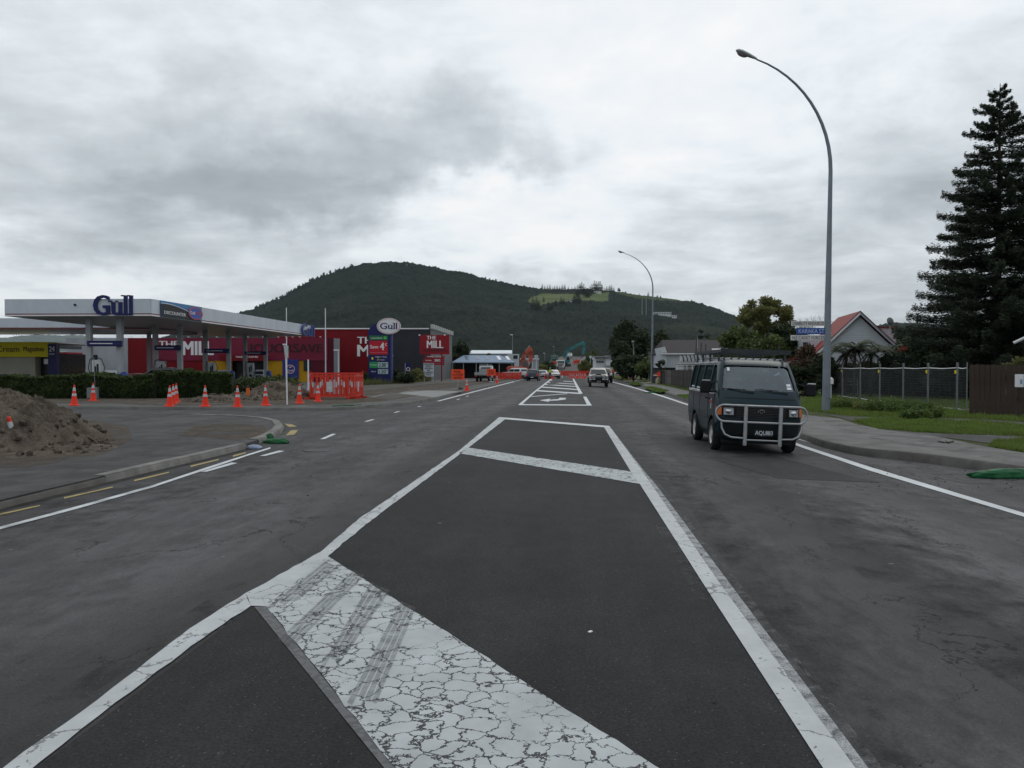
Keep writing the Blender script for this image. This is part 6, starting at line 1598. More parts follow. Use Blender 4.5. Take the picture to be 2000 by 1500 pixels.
def car(name, label, loc, rot, L=4.3, Wd=1.72, H=1.5, paint=None, hood=.78, belt=.95, cowl=1.15, wt=1.85, rt=3.5, rb=4.15, boot=None, group=None, cat='car', r_=.31, clear=.24, glass=CARGL, plate=None, rackh=0, lamps=True, wb=None, rearlamp=TAILR, lowtrim=TRIMB):
    root = empty(name, loc, rot, label, cat, group); c0 = -L / 2; w = Wd / 2
    boot = boot if boot is not None else rb
    sl = [(clear, .16, L - .16, w - .06, .3, .25, 3), (clear + .12, .03, L - .03, w - .01, .32, .25, 3.4), (.55, 0, L, w, .35, .25, 3.6), (hood, .05, L - .02, w, .38, .25, 3.6), (hood + .04, .12, L - .03, w - .01, .4, .25, 3.4), (belt, cowl, boot, w - .03, .22, .22, 3.4),
          (H - .16, wt - .08, rt + .08, w * .80, .2, .18, 3.2), (H - .05, wt + .10, rt - .02, w * .74, .2, .2, 3), (H, wt + .5, rt - .4, w * .55, .2, .2, 2.6)]
    sl = [(a, b_ + c0, c + c0, d_, e1, e2, n_) for a, b_, c, d_, e1, e2, n_ in sl]
    B = Body(sl); body = B.mb().build('body', paint, root, smooth=35)
    ya, yb = (c0 + L * .18, c0 + L * .80) if wb is None else (c0 + wb[0], c0 + wb[1])
    cut = []
    for y in (ya, yb):
        for s_ in (-1, 1):
            m = MB(); m.lathe([(r_ + .05, -.16), (r_ + .05, .16)], 20, Matrix.Translation((s_ * (w - .05), y, r_)) @ Matrix.Rotation(R(90), 4, 'Y')); cut.append(m.build('cutter', TRIMB, root))
    boolean(body, cut)
    z0, z1 = belt + .05, H - .20
    yw = lambda z: B.at(z)[0]
    B.patch('F', [(-w * .86, z0), (w * .86, z0), (w * .70, z1 + .03), (-w * .70, z1 + .03)]).build('windscreen', glass, root, smooth=60)
    B.patch('B', [(-w * .80, z0 + .02), (w * .80, z0 + .02), (w * .66, z1), (-w * .66, z1)]).build('rear_window', glass, root, smooth=60)
    for s_ in 'LR':
        f0, f1 = B.at(z0)[0] + .28, B.at(z1)[0] + .22; r0, r1 = B.at(z0)[1] - .30, B.at(z1)[1] - .20; m0 = (f0 + r0) / 2
        B.patch(s_, [(f0, z0), (m0 - .04, z0), (m0 - .04, z1), (f1, z1)]).build('side_window', glass, root, smooth=60)
        B.patch(s_, [(m0 + .04, z0), (r0, z0), (r1, z1), (m0 + .04, z1)]).build('side_window', glass, root, smooth=60)
    for s_ in (-1, 1):
        m = B.patch('F', sorted([(s_ * w * .55, hood - .17), (s_ * w * .93, hood - .17)]) + sorted([(s_ * w * .55, hood - .01), (s_ * w * .93, hood - .01)], reverse=True), .012); m.build('headlight', LAMP, root, smooth=60)
        m = B.patch('B', sorted([(s_ * w * .72, hood - .12), (s_ * w * .97, hood - .12)]) + sorted([(s_ * w * .72, belt + .02), (s_ * w * .97, belt + .02)], reverse=True), .012); m.build('tail_light', rearlamp, root, smooth=60)
        m = MB(); m.cbox((s_ * (w + .10), B.at(belt)[0] + .28, belt + .08), .18, .1, .13); bevel(m.build('mirror', paint if H < 1.7 else TRIMB, root), .03)
    B.patch('F', [(-w * .45, hood - .16), (w * .45, hood - .16), (w * .45, hood - .04), (-w * .45, hood - .04)], .010).build('grille', TRIMB, root)
    B.patch('F', [(-w * .9, clear + .05), (w * .9, clear + .05), (w * .9, clear + .24), (-w * .9, clear + .24)], .012).build('bumper', lowtrim, root); B.patch('B', [(-w * .92, clear + .05), (w * .92, clear + .05), (w * .92, clear + .26), (-w * .92, clear + .26)], .012).build('bumper', lowtrim, root)
    for k_, fn in (('F', B.front), ('B', B.rear)):
        B.patch(k_, [(-.18, .46), (.18, .46), (.18, .57), (-.18, .57)], .02).build('number_plate', PLATE, root)
    wheelset(root, (ya, yb), Wd, r_)
    return root, B
def onroad(px, d, z=None):
    p = CB(px, d, 0); return Vector((p.x, p.y, rz(p.x) if z is None else z))

# ---- the van ----
VP = Vector((3.73, 16.35 + 2.2, 0)); VPZ = rz(3.73)
VROLL = math.atan(.035)
van = empty('van', (VP.x, VP.y, VPZ), (0, VROLL, 0), 'dark green passenger van with silver bull bar and long roof rack driving towards the viewer', 'van')
VG_ = M('van_dark_green_paint', (.002, .020, .029), .30, .0, var=.12, scale=1.2, coat=.10)
VG_.node_tree.nodes
o0 = -2.2
VS = [(.27, .16, 4.36, .74, .30, .2, 2.8), (.40, .05, 4.42, .81, .28, .2, 3.2), (.60, 0, 4.43, .835, .30, .2, 3.4), (.80, .01, 4.43, .845, .30, .18, 3.6), (1.0, .045, 4.42, .845, .30, .18, 3.6), (1.10, .085, 4.41, .842, .30, .18, 3.6), (1.20, .15, 4.40, .835, .30, .18, 3.6),
      (1.30, .225, 4.38, .825, .30, .18, 3.6), (1.55, .415, 4.34, .785, .28, .18, 3.5), (1.78, .60, 4.29, .740, .27, .18, 3.4), (1.86, .70, 4.27, .715, .26, .18, 3.2), (1.915, .82, 4.22, .67, .26, .2, 3.0), (1.945, 1.0, 4.1, .60, .28, .25, 2.8), (1.962, 1.3, 3.9, .46, .3, .3, 2.4)]
VS = [(a, b_ + o0, c + o0, d_, e1, e2, n_) for a, b_, c, d_, e1, e2, n_ in VS]
VB = Body(VS)
body = VB.mb().build('body', VG_, van, smooth=35)
FW, RW = o0 + .80, o0 + 3.13
cut = []
cut.append(VB.mb(.06, .62, 1.87).build('cutter', TRIMB, van))
for y in (FW, RW):
    for s_ in (-1, 1):
        m = MB(); m.lathe([(.40, -.17), (.40, .17)], 24, Matrix.Translation((s_ * .76, y, .33)) @ Matrix.Rotation(R(90), 4, 'Y')); cut.append(m.build('cutter', TRIMB, van))
def rounded(pts, r_=.05, k=4):
    out = []; n_ = len(pts)
    for i in range(n_):
        p = Vector(pts[i]); a = (Vector(pts[i - 1]) - p); b_ = (Vector(pts[(i + 1) % n_]) - p); ra = min(r_, a.length * .4); a.normalize(); b_.normalize()
        for j in range(k + 1):
            t = j / k; out.append(p + a * ra * (1 - t) ** 2 + b_ * ra * t ** 2)
    return out
WSH = rounded([Vector((-.735, 1.285)), Vector((.735, 1.285)), Vector((.655, 1.79)), Vector((-.655, 1.79))], .07)
m = MB(); m.prism([Vector((p.x, o0 - .3, p.y)) for p in WSH], (0, 1.15, 0)); cut.append(m.build('cutter', TRIMB, van))
SWIN = [[(.62, 1.24), (1.28, 1.24), (1.28, 1.80), (.98, 1.80), (.80, 1.62)], [(1.36, 1.24), (2.38, 1.24), (2.38, 1.80), (1.36, 1.80)], [(2.46, 1.24), (3.34, 1.24), (3.34, 1.80), (2.46, 1.80)], [(3.42, 1.24), (4.16, 1.24), (4.08, 1.80), (3.42, 1.80)]]
for pl in SWIN:
    q = rounded([Vector((a + o0, b_)) for a, b_ in pl], .06); m = MB(); m.prism([Vector((-1.1, p.x, p.y)) for p in q], (2.2, 0, 0)); cut.append(m.build('cutter', TRIMB, van))
q = rounded([Vector((-.62, 1.28)), Vector((.62, 1.28)), Vector((.55, 1.76)), Vector((-.55, 1.76))], .07); m = MB(); m.prism([Vector((p.x, o0 + 3.9, p.y)) for p in q], (0, .8, 0)); cut.append(m.build('cutter', TRIMB, van))
boolean(body, cut)
bm = bmesh.new(); bm.from_mesh(body.data); bmesh.ops.triangulate(bm, faces=[f_ for f_ in bm.faces if len(f_.verts) > 4]); bm.to_mesh(body.data); bm.free()
# panes
def pane(kind, poly, name, off=-.02):
    fn = {'F': VB.front, 'B': VB.rear, 'L': lambda a, z: VB.side(-1, a, z), 'R': lambda a, z: VB.side(1, a, z)}[kind]
    xs_ = [p[0] for p in poly]; zs_ = [p[1] for p in poly]; c = [(min(xs_) - .01, min(zs_) - .01), (max(xs_) + .01, min(zs_) - .01), (max(xs_) + .01, max(zs_) + .01), (min(xs_) - .01, max(zs_) + .01)]
    m = VB.patch(kind, [(max(xs_[0], xs_[0]), min(zs_) - .012), (xs_[1], min(zs_) - .012), (xs_[2], max(zs_) + .012), (xs_[3], max(zs_) + .012)], off, 10, 6); return m.build(name, GL, van, smooth=60)
pane('F', [(-.76, 1.28), (.76, 1.28), (.675, 1.79), (-.675, 1.79)], 'windscreen')
pane('B', [(-.64, 1.28), (.64, 1.28), (.57, 1.76), (-.57, 1.76)], 'rear_window')
for s_ in 'LR':
    pane(s_, [(.60 + o0, 1.24), (1.30 + o0, 1.24), (1.30 + o0, 1.80), (.92 + o0, 1.80)], 'side_window')
    for pl in SWIN[1:]: pane(s_, [(pl[0][0] - .02 + o0, 1.24), (pl[1][0] + .02 + o0, 1.24), (pl[2][0] + .02 + o0, 1.80), (pl[3][0] - .02 + o0, 1.80)], 'side_window')
# window surrounds, belt line, door joints, sliding door handle
for s_, sg in (('L', -1), ('R', 1)):
    for y in (.56, 1.32, 2.42, 3.40):
        m = MB(); m.tube([VB.side(sg, y + o0, z) + Vector((sg * .002, 0, 0)) for z in (.42, .7, 1.0, 1.19)], .004, 4); m.build('door_joint', TRIMB, van)
    for z, r_ in ((1.215, .008), (1.185, .005)):
        m = MB(); m.tube([VB.side(sg, y + o0, z) + Vector((sg * .004, 0, 0)) for y in np.linspace(.60, 4.2, 12)], r_, 4); m.build('belt_moulding', CHROME, van)
    m = MB(); m.tube([VB.side(sg, y + o0, 1.835) + Vector((sg * .008, 0, 0)) for y in np.linspace(.95, 4.1, 10)], .012, 5); m.build('rain_gutter', CHROME, van)
    m = MB(); m.tube([VB.side(sg, y + o0, .66) + Vector((sg * .004, 0, 0)) for y in np.linspace(1.25, 2.70, 6)], .014, 4); m.tube([VB.side(sg, y + o0, .66) + Vector((sg * .004, 0, 0)) for y in (3.55, 3.9, 4.3)], .014, 4); m.build('side_moulding', TRIMB, van)
    for y in (1.18, 1.5):
        m = MB(); m.cbox(VB.side(sg, y + o0, 1.07) + Vector((sg * .012, 0, 0)), .03, .16, .035); bevel(m.build('door_handle', TRIMB, van), .008)
    m = MB(); m.cbox((sg * .80, o0 + 3.62, .30), .03, .06, .30) if False else m.cbox((sg * .74, RW + .48, .26), .20, .02, .34); m.build('mud_flap', TRIMB, van)
    # arch lips
    for y in (FW, RW):
        m = MB(); m.tube([Vector((sg * .838, y + .405 * math.cos(a), .33 + .405 * math.sin(a))) for a in np.linspace(.1, math.pi - .1, 12)], .012, 5); m.build('wheel_arch', TRIMB, van, smooth=60)
    # mirror
    m = MB(); mx_ = sg * 1.06; m.cbox((mx_, o0 + .40, 1.33), .22, .10, .26); o = m.build('mirror', TRIMB, van); bevel(o, .045, 3)
    m = MB(); m.tube([VB.side(sg, o0 + .52, 1.24), (sg * .95, o0 + .42, 1.24)], .022, 6); m.tube([VB.side(sg, o0 + .58, 1.45), (sg * .97, o0 + .42, 1.40)], .014, 6); m.build('mirror_arm', TRIMB, van)
    m = MB(); m.tube([(mx_ - .08, o0 + .345, 1.462), (mx_ + .08, o0 + .345, 1.462)], .008, 5); m.build('mirror_trim', CHROME, van)
# front: grille, lamps, bumper
def fp(x0, x1, z0, z1, mat, name, off=.008, **k): return VB.patch('F', [(x0, z0), (x1, z0), (x1, z1), (x0, z1)], off, 12, 4).build(name, mat, van, smooth=60, **k)
fp(-.80, .80, .735, .965, TRIMB, 'grille', .006)
for i in range(7): z = .755 + i * .031; fp(-.48, .48, z, z + .008, M('grille_bar', (.045, .045, .048), .4), 'grille_bar', .018)
for s_ in (-1, 1):
    a, b_ = sorted((s_ * .52, s_ * .755)); fp(a, b_, .765, .945, TRIMB, 'headlight_surround', .012); fp(a + .03, b_ - .02, .785, .925, LAMP, 'headlight', .02)
    m = MB(); c = VB.front(s_ * .64, .855); m.lathe([(.062, 0), (.055, .02), (.02, .03)], 16, Matrix.Translation(c + Vector((0, -.015, 0))) @ Matrix.Rotation(R(90), 4, 'X')); m.build('lamp_reflector', CHROME, van, smooth=40)
    m = VB.patch('F', [(min(s_ * .762, s_ * .828), .775), (max(s_ * .762, s_ * .828), .775), (max(s_ * .762, s_ * .828), .94), (min(s_ * .762, s_ * .828), .94)], .014, 6, 3); m.build('indicator', AMB, van, smooth=60)
    m = VB.patch('L' if s_ < 0 else 'R', [(o0 + .02 + .10, .775), (o0 + .30, .775), (o0 + .28, .93), (o0 + .12, .93)], .010, 4, 3); m.build('indicator', AMB, van, smooth=60)
fp(-.83, .83, .33, .62, M('bumper_plastic', (.014, .018, .020), .5), 'bumper', .03)
fp(-.5, .5, .40, .55, BLK, 'air_intake', .036)
for i in range(4): z = .415 + i * .035; fp(-.48, .48, z, z + .006, M('grille_bar'), 'intake_slat', .040)
fp(-.80, .80, .655, .70, BLK, 'air_intake', .012); fp(-.70, .70, 1.115, 1.13, TRIMB, 'panel_joint', .003)
m = MB(); ec = VB.front(0, .865) + Vector((0, -.028, 0))
m.tube([ec + Vector((.062 * math.cos(a), 0, .042 * math.sin(a))) for a in np.linspace(R(200), R(-20), 14)], .007, 5); m.tube([ec + Vector((.028 * math.cos(a), 0, .038 * math.sin(a) + .006)) for a in np.linspace(0, 2 * math.pi, 14)], .005, 5); m.build('emblem', CHROME, van)
# number plate
pl = VB.front(.06, .44); py_ = pl.y - .07
m = MB(); m.box(-.13, .25, py_, py_ + .012, .375, .505); m.build('number_plate', M('plate_black', (.02, .025, .03), .4), van)
text('AQL883', .345, .098, .06, .44, py_ - .004, M('plate_characters', (.75, .80, .85), .4), van, .0, .006)
# bull bar
BBM = M('bull_bar_alloy', (.36, .37, .38), .35, .6, var=.15)
yb_ = o0 - .17
def loop(z): return z
m = MB(); tr_ = .023
top_ = [(x, yb_ + .14 * (abs(x) / .8) ** 4, .985) for x in np.linspace(-.74, .74, 9)]
def arcz(sg): return [(sg * (.74 + .155 * math.sin(a)), yb_ + .11 + .05 * math.sin(a), .82 + .165 * math.cos(a)) for a in np.linspace(.25, math.pi - .25, 9)]
bot_ = [(x, yb_ + .14 * (abs(x) / .8) ** 4, .655) for x in np.linspace(.74, -.74, 9)]
m.tube(top_ + arcz(1) + bot_ + list(reversed(arcz(-1))) + [top_[0]], tr_, 10); m.build('bull_bar_loop', BBM, van, smooth=60)
for sg in (-1, 1):
    m = MB(); m.tube([(sg * .79, yb_ + .12, .645), (sg * .78, yb_ + .12, .52), (sg * .72, yb_ + .09, .40), (sg * .60, yb_ + .04, .345), (sg * .34, yb_ + .01, .335)], tr_ * .9, 10); m.build('bull_bar_tube', BBM, van, smooth=60)
    m = MB(); m.box(sg * .34 - .034, sg * .34 + .034, yb_ - .04, yb_ + .035, .19, 1.01); bevel(m.build('bull_bar_upright', BBM, van), .012)
    m = MB(); m.box(sg * .34 - .03, sg * .34 + .03, yb_ + .03, yb_ + .30, .32, .40); m.build('bull_bar_bracket', TRIMB, van)
m = MB(); m.tube([(-.34, yb_, .305), (.34, yb_, .305)], tr_ * .8, 10); m.build('bull_bar_tube', BBM, van, smooth=60)
# wipers, stickers
for xa, xb2, zb_ in ((-.12, -.62, 1.30), (.55, .02, 1.30)):
    m = MB(); m.tube([VB.front(xa, 1.235) + Vector((0, -.02, .01)), VB.front((xa + xb2) / 2, 1.275) + Vector((0, -.035, .0)), VB.front(xb2, 1.315) + Vector((0, -.03, 0))], [.012, .010, .008], 5)
    m.tube([VB.front(xb2 - .12, 1.305) + Vector((0, -.012, 0)), VB.front(xb2 + .34, 1.30) + Vector((0, -.012, 0))], .008, 4); m.build('wiper', BLK, van)
def sticker(x, z, w_, h_, mat): VB.patch('F', [(x, z), (x + w_, z), (x + w_, z + h_), (x, z + h_)], -.012, 2, 2).build('sticker', mat, van)
sticker(-.60, 1.68, .05, .07, WLET); sticker(.56, 1.33, .10, .05, WLET); sticker(.56, 1.395, .09, .05, WLET)
VB.patch('L', [(o0 + .86, .86), (o0 + .92, .86), (o0 + .92, 1.08), (o0 + .86, 1.08)], .006, 1, 2).build('door_sticker', WLET, van); VB.patch('L', [(o0 + .74, .98), (o0 + 1.06, .98), (o0 + 1.06, 1.04), (o0 + .74, 1.04)], .009, 2, 1).build('door_sticker', M('sticker_red', (.3, .03, .04), .4), van)
# interior
SEAT = M('grey_seat_cloth', (.10, .11, .12), .9); DASH = M('grey_dashboard', (.07, .075, .08), .6)
m = MB(); m.box(-.72, .72, o0 + .36, o0 + .66, .95, 1.18); bevel(m.build('dashboard', DASH, van), .04)
for y in (1.35, 2.3, 3.2):
    for x in ((-.40, .40) if y < 2 else (-.45, 0, .45)):
        m = MB(); m.box(x - .23, x + .23, o0 + y - .45, o0 + y, .72, .92); m.prism([Vector((x - .23, o0 + y - .05, .9)), Vector((x + .23, o0 + y - .05, .9)), Vector((x + .2, o0 + y + .12, 1.48)), Vector((x - .2, o0 + y + .12, 1.48))], (0, .1, 0)); m.box(x - .11, x + .11, o0 + y + .10, o0 + y + .19, 1.52, 1.68); bevel(m.build('seat', SEAT, van), .03)
m = MB(); Mx = Matrix.Translation((-.40, o0 + .74, 1.20)) @ Matrix.Rotation(R(-62), 4, 'X'); m.tube([Mx @ Vector((.19 * math.cos(a), .19 * math.sin(a), 0)) for a in np.linspace(0, 2 * math.pi, 22)], .016, 6, False); m.tube([Mx @ Vector((-.18, 0, 0)), Mx @ Vector((.18, 0, 0))], .015, 5); m.tube([Mx @ Vector((0, 0, 0)), Mx @ Vector((0, 0, -.3))], .03, 6); m.build('steering_wheel', BLK, van)
# roof rack
RK = M('dark_rack_steel', (.035, .042, .045), .5, var=.2)
for sg in (-1, 1):
    m = MB(); m.box(sg * .68 - .02, sg * .68 + .02, o0 + .72, o0 + 4.5, 2.06, 2.125); m.build('rack_rail', RK, van)
    for y in (1.05, 2.1, 3.1, 4.0):
        m = MB(); m.prism([Vector((sg * .70 - .02, o0 + y - .05, 1.86)), Vector((sg * .70 + .02, o0 + y - .05, 1.86)), Vector((sg * .69 + .02, o0 + y + .03, 2.07)), Vector((sg * .69 - .02, o0 + y + .03, 2.07))], (0, .035, 0)); m.build('rack_foot', RK, van)
for y in np.linspace(.74, 4.45, 10):
    m = MB(); m.box(-.68, .68, o0 + y - .018, o0 + y + .018, 2.075, 2.105); m.build('rack_bar', RK, van)
m = MB(); m.box(-.72, .72, o0 + .70, o0 + .73, 2.05, 2.14); m.build('rack_front', RK, van)
for i in range(9): x = -.6 + i * .15; m = MB(); m.tube([(x, o0 + .9, 1.945), (x, o0 + 3.9, 1.962)], .018, 4); m.build('roof_rib', VG_, van)
for y, h_ in ((4.4, .34), (3.6, .24), (2.9, .2)):
    for sg in (-1,): m = MB(); m.tube([(sg * .68, o0 + y, 2.1), (sg * .68, o0 + y, 2.1 + h_)], .012, 5); m.build('rack_upright', RK, van)
m = MB(); m.tube([(.66, o0 + 1.5, 2.1), (.66, o0 + 1.5, 2.30)], .012, 5); m.build('rack_upright', RK, van)
wheelset(van, (FW, RW), 1.69, .325, .19, M('white_steel_rim', (.5, .5, .5), .4, .2), inset=.0, k=20)
m = MB(); m.box(-.70, .70, o0 + .3, o0 + 4.2, .20, .30); m.build('underbody', BLK, van)
pole = MB(); pole.tube([(-.3, 0, 0), (-.25, 1.1, .02), (-.22, 2.3, .05)], .03, 6)
po = pole.build('pipe', WLET); po.location = (VP.x + .02, VP.y - .2, VPZ + 2.17); tag(po, 'pale pipe lying on the roof rack of the dark green van', 'pipe')
SHIRT = M('driver_shirt', (.16, .08, .09), .8)
DJ = {'pelvis': (0, 0, .10, .15, 1), 'belly': (0, .02, .28, .15, 1), 'chest': (0, .03, .50, .17, 1), 'neck': (0, .02, .66, .055, 0), 'skull': (0, 0, .76, .055, 0), 'sh_l': (-.19, .02, .58, .065, 1), 'elbow_l': (-.26, -.18, .36, .05, 1), 'hand_l': (-.15, -.50, .44, .04, 0),
      'sh_r': (.19, .02, .58, .065, 1), 'elbow_r': (.27, -.2, .38, .05, 1), 'hand_r': (.15, -.50, .47, .04, 0), 'hip_l': (-.1, -.05, .08, .1, 2), 'knee_l': (-.14, -.48, .12, .07, 2), 'hip_r': (.1, -.05, .08, .1, 2), 'knee_r': (.14, -.48, .12, .07, 2), 'foot_l': (-.14, -.6, -.2, .05, 2), 'foot_r': (.14, -.6, -.2, .05, 2)}
DE = [('pelvis', 'belly'), ('belly', 'chest'), ('chest', 'neck'), ('neck', 'skull'), ('chest', 'sh_l'), ('sh_l', 'elbow_l'), ('elbow_l', 'hand_l'), ('chest', 'sh_r'), ('sh_r', 'elbow_r'), ('elbow_r', 'hand_r'), ('pelvis', 'hip_l'), ('hip_l', 'knee_l'), ('knee_l', 'foot_l'), ('pelvis', 'hip_r'), ('hip_r', 'knee_r'), ('knee_r', 'foot_r')]
person('driver in a dull red shirt holding the steering wheel of the dark green van', (VP.x - .40, VP.y + o0 + 1.28, VPZ + .84), 0, DJ, DE, (0, -.01, .82), [SKIN, SHIRT, TROU])

# ---- four wheel drive and others ----
p = onroad(1168, 74.2)
sv, B = car('four_wheel_drive', 'pale gold four wheel drive with a black bull bar approaching in the right lane', p, 0, 4.5, 1.74, 1.76, carpaint('pale_gold_paint', (.30, .29, .26), .3, .3), hood=1.02, belt=1.14, cowl=1.30, wt=1.95, rt=4.2, rb=4.45, r_=.38, clear=.42, cat='car', wb=(.85, 3.45))
m = MB()
for sg in (-1, 1):
    m.tube([(sg * .28, -2.40, .45), (sg * .28, -2.42, 1.08)], .03, 6); m.tube([(sg * .28, -2.42, 1.06), (sg * .62, -2.36, 1.04), (sg * .68, -2.34, .80), (sg * .30, -2.42, .55)], .03, 6)
m.tube([(-.28, -2.42, 1.08), (.28, -2.42, 1.08)], .03, 6); m.tube([(-.28, -2.42, .62), (.28, -2.42, .62)], .03, 6); m.build('bull_bar', TRIMB, sv)
for sg in (-1, 1):
    m = MB(); m.box(sg * .30, sg * .84, -2.36, -2.24, .68, .80) if sg > 0 else m.box(-.84, -.30, -2.36, -2.24, .68, .80); m.build('chrome_bumper', CHROME, sv)
    m = MB(); m.tube([Vector((sg * .88, -2.25 + .85 + .46 * math.cos(a), .38 + .46 * math.sin(a))) for a in np.linspace(0, math.pi, 10)], .06, 6); m.tube([Vector((sg * .88, -2.25 + 3.45 + .46 * math.cos(a), .38 + .46 * math.sin(a))) for a in np.linspace(0, math.pi, 10)], .06, 6); m.build('wheel_flare', TRIMB, sv)
    m = MB(); m.lathe([(.09, 0), (.07, .04), (.01, .05)], 12, Matrix.Translation((sg * .36, -2.44, .92)) @ Matrix.Rotation(R(90), 4, 'X')); m.build('spot_light', LAMP, sv)
B.patch('F', [(-.86, .44), (.86, .44), (.86, .84), (-.86, .84)], .02).build('lower_cladding', TRIMB, sv)
for s_ in 'LR': B.patch(s_, [(-1.7, .44), (2.1, .44), (2.1, .72), (-1.7, .72)], .01).build('lower_cladding', TRIMB, sv)
m = MB(); m.prism([Vector((-.22, -1.72, 1.09)), Vector((.22, -1.72, 1.09)), Vector((.22, -1.66, 1.18)), Vector((-.22, -1.66, 1.18))], (0, .5, .02)); m.build('bonnet_scoop', TRIMB, sv)
car('black_wagon', 'black high car partly hidden behind the pale four wheel drive', onroad(1181, 98), 0, 4.6, 1.8, 1.82, carpaint('black_paint', (.012, .013, .015)), hood=1.05, belt=1.18, cowl=1.3, wt=1.95, rt=4.2, rb=4.5, r_=.37, clear=.36)
car('hatchback', 'dark blue hatchback seen from behind driving away in the left lane', onroad(1042, 112), math.pi - .05, 4.1, 1.7, 1.62, carpaint('dark_blue_paint', (.012, .022, .045)), hood=.82, belt=1.0, cowl=1.05, wt=1.7, rt=3.75, rb=4.05, r_=.30)
car('silver_car', 'left one of the two silver cars by the cone cluster, ahead of the hatchback', onroad(1061, 138), math.pi - .1, 4.3, 1.7, 1.46, carpaint('silver_paint', (.36, .37, .38), .3, .5), rt=3.3, boot=3.75, rb=3.75, r_=.30)
car('silver_car', 'right of the two silver cars, facing the viewer beside the worker in yellow', onroad(1082, 134), .12, 4.4, 1.72, 1.48, carpaint('pale_silver_paint', (.45, .46, .47), .3, .5), rt=3.3, boot=3.8, rb=3.8, r_=.30)
pz = onroad(1006, 122, ZL); car('white_ute', 'white utility with a matching canopy parked behind the orange barriers', pz, math.pi + .75, 4.8, 1.75, 1.72, carpaint('white_paint', (.55, .57, .58)), hood=1.0, belt=1.12, cowl=1.45, wt=2.05, rt=4.5, rb=4.75, r_=.36, clear=.36)
pz = CB(329, 62, ZL); car('silver_hatchback', 'silver car parked at the pumps, its roof showing above the hedge', pz, YAW + math.pi / 2 + .05, 4.6, 1.75, 1.47, carpaint('silver_paint'), rt=3.3, boot=4.1, rb=4.1, r_=.34) if 0 else car('silver_hatchback', 'silver car parked at the pumps, its roof showing above the hedge', pz, YAW + math.pi / 2 + .05, 4.9, 1.75, 1.70, carpaint('silver_paint'), rt=3.5, belt=1.05, hood=.9, boot=4.4, rb=4.4, r_=.34)
pz = CB(281, 66, ZL); car('red_car', 'dark red car behind the silver one, just showing above the hedge', pz, YAW + math.pi / 2, 4.0, 1.68, 1.22, carpaint('dark_red_paint', (.16, .01, .012)), belt=.86, hood=.70, r_=.28)
pz = CB(84, 68, ZL); 0 and car('white_car', 'white car parked in front of the cream shop wall behind the hedge', pz, YAW + math.pi / 2, 4.0, 1.68, 1.5, carpaint('white_paint'), r_=.28)
car('white_car', 'small white car at the top of the construction ramp', Vector((CB(1113, 300).x, 300, rampz(0, 300) + .12)), 0, 4.2, 1.8, 1.8, carpaint('white_paint'), hood=.95, belt=1.15, r_=.32)
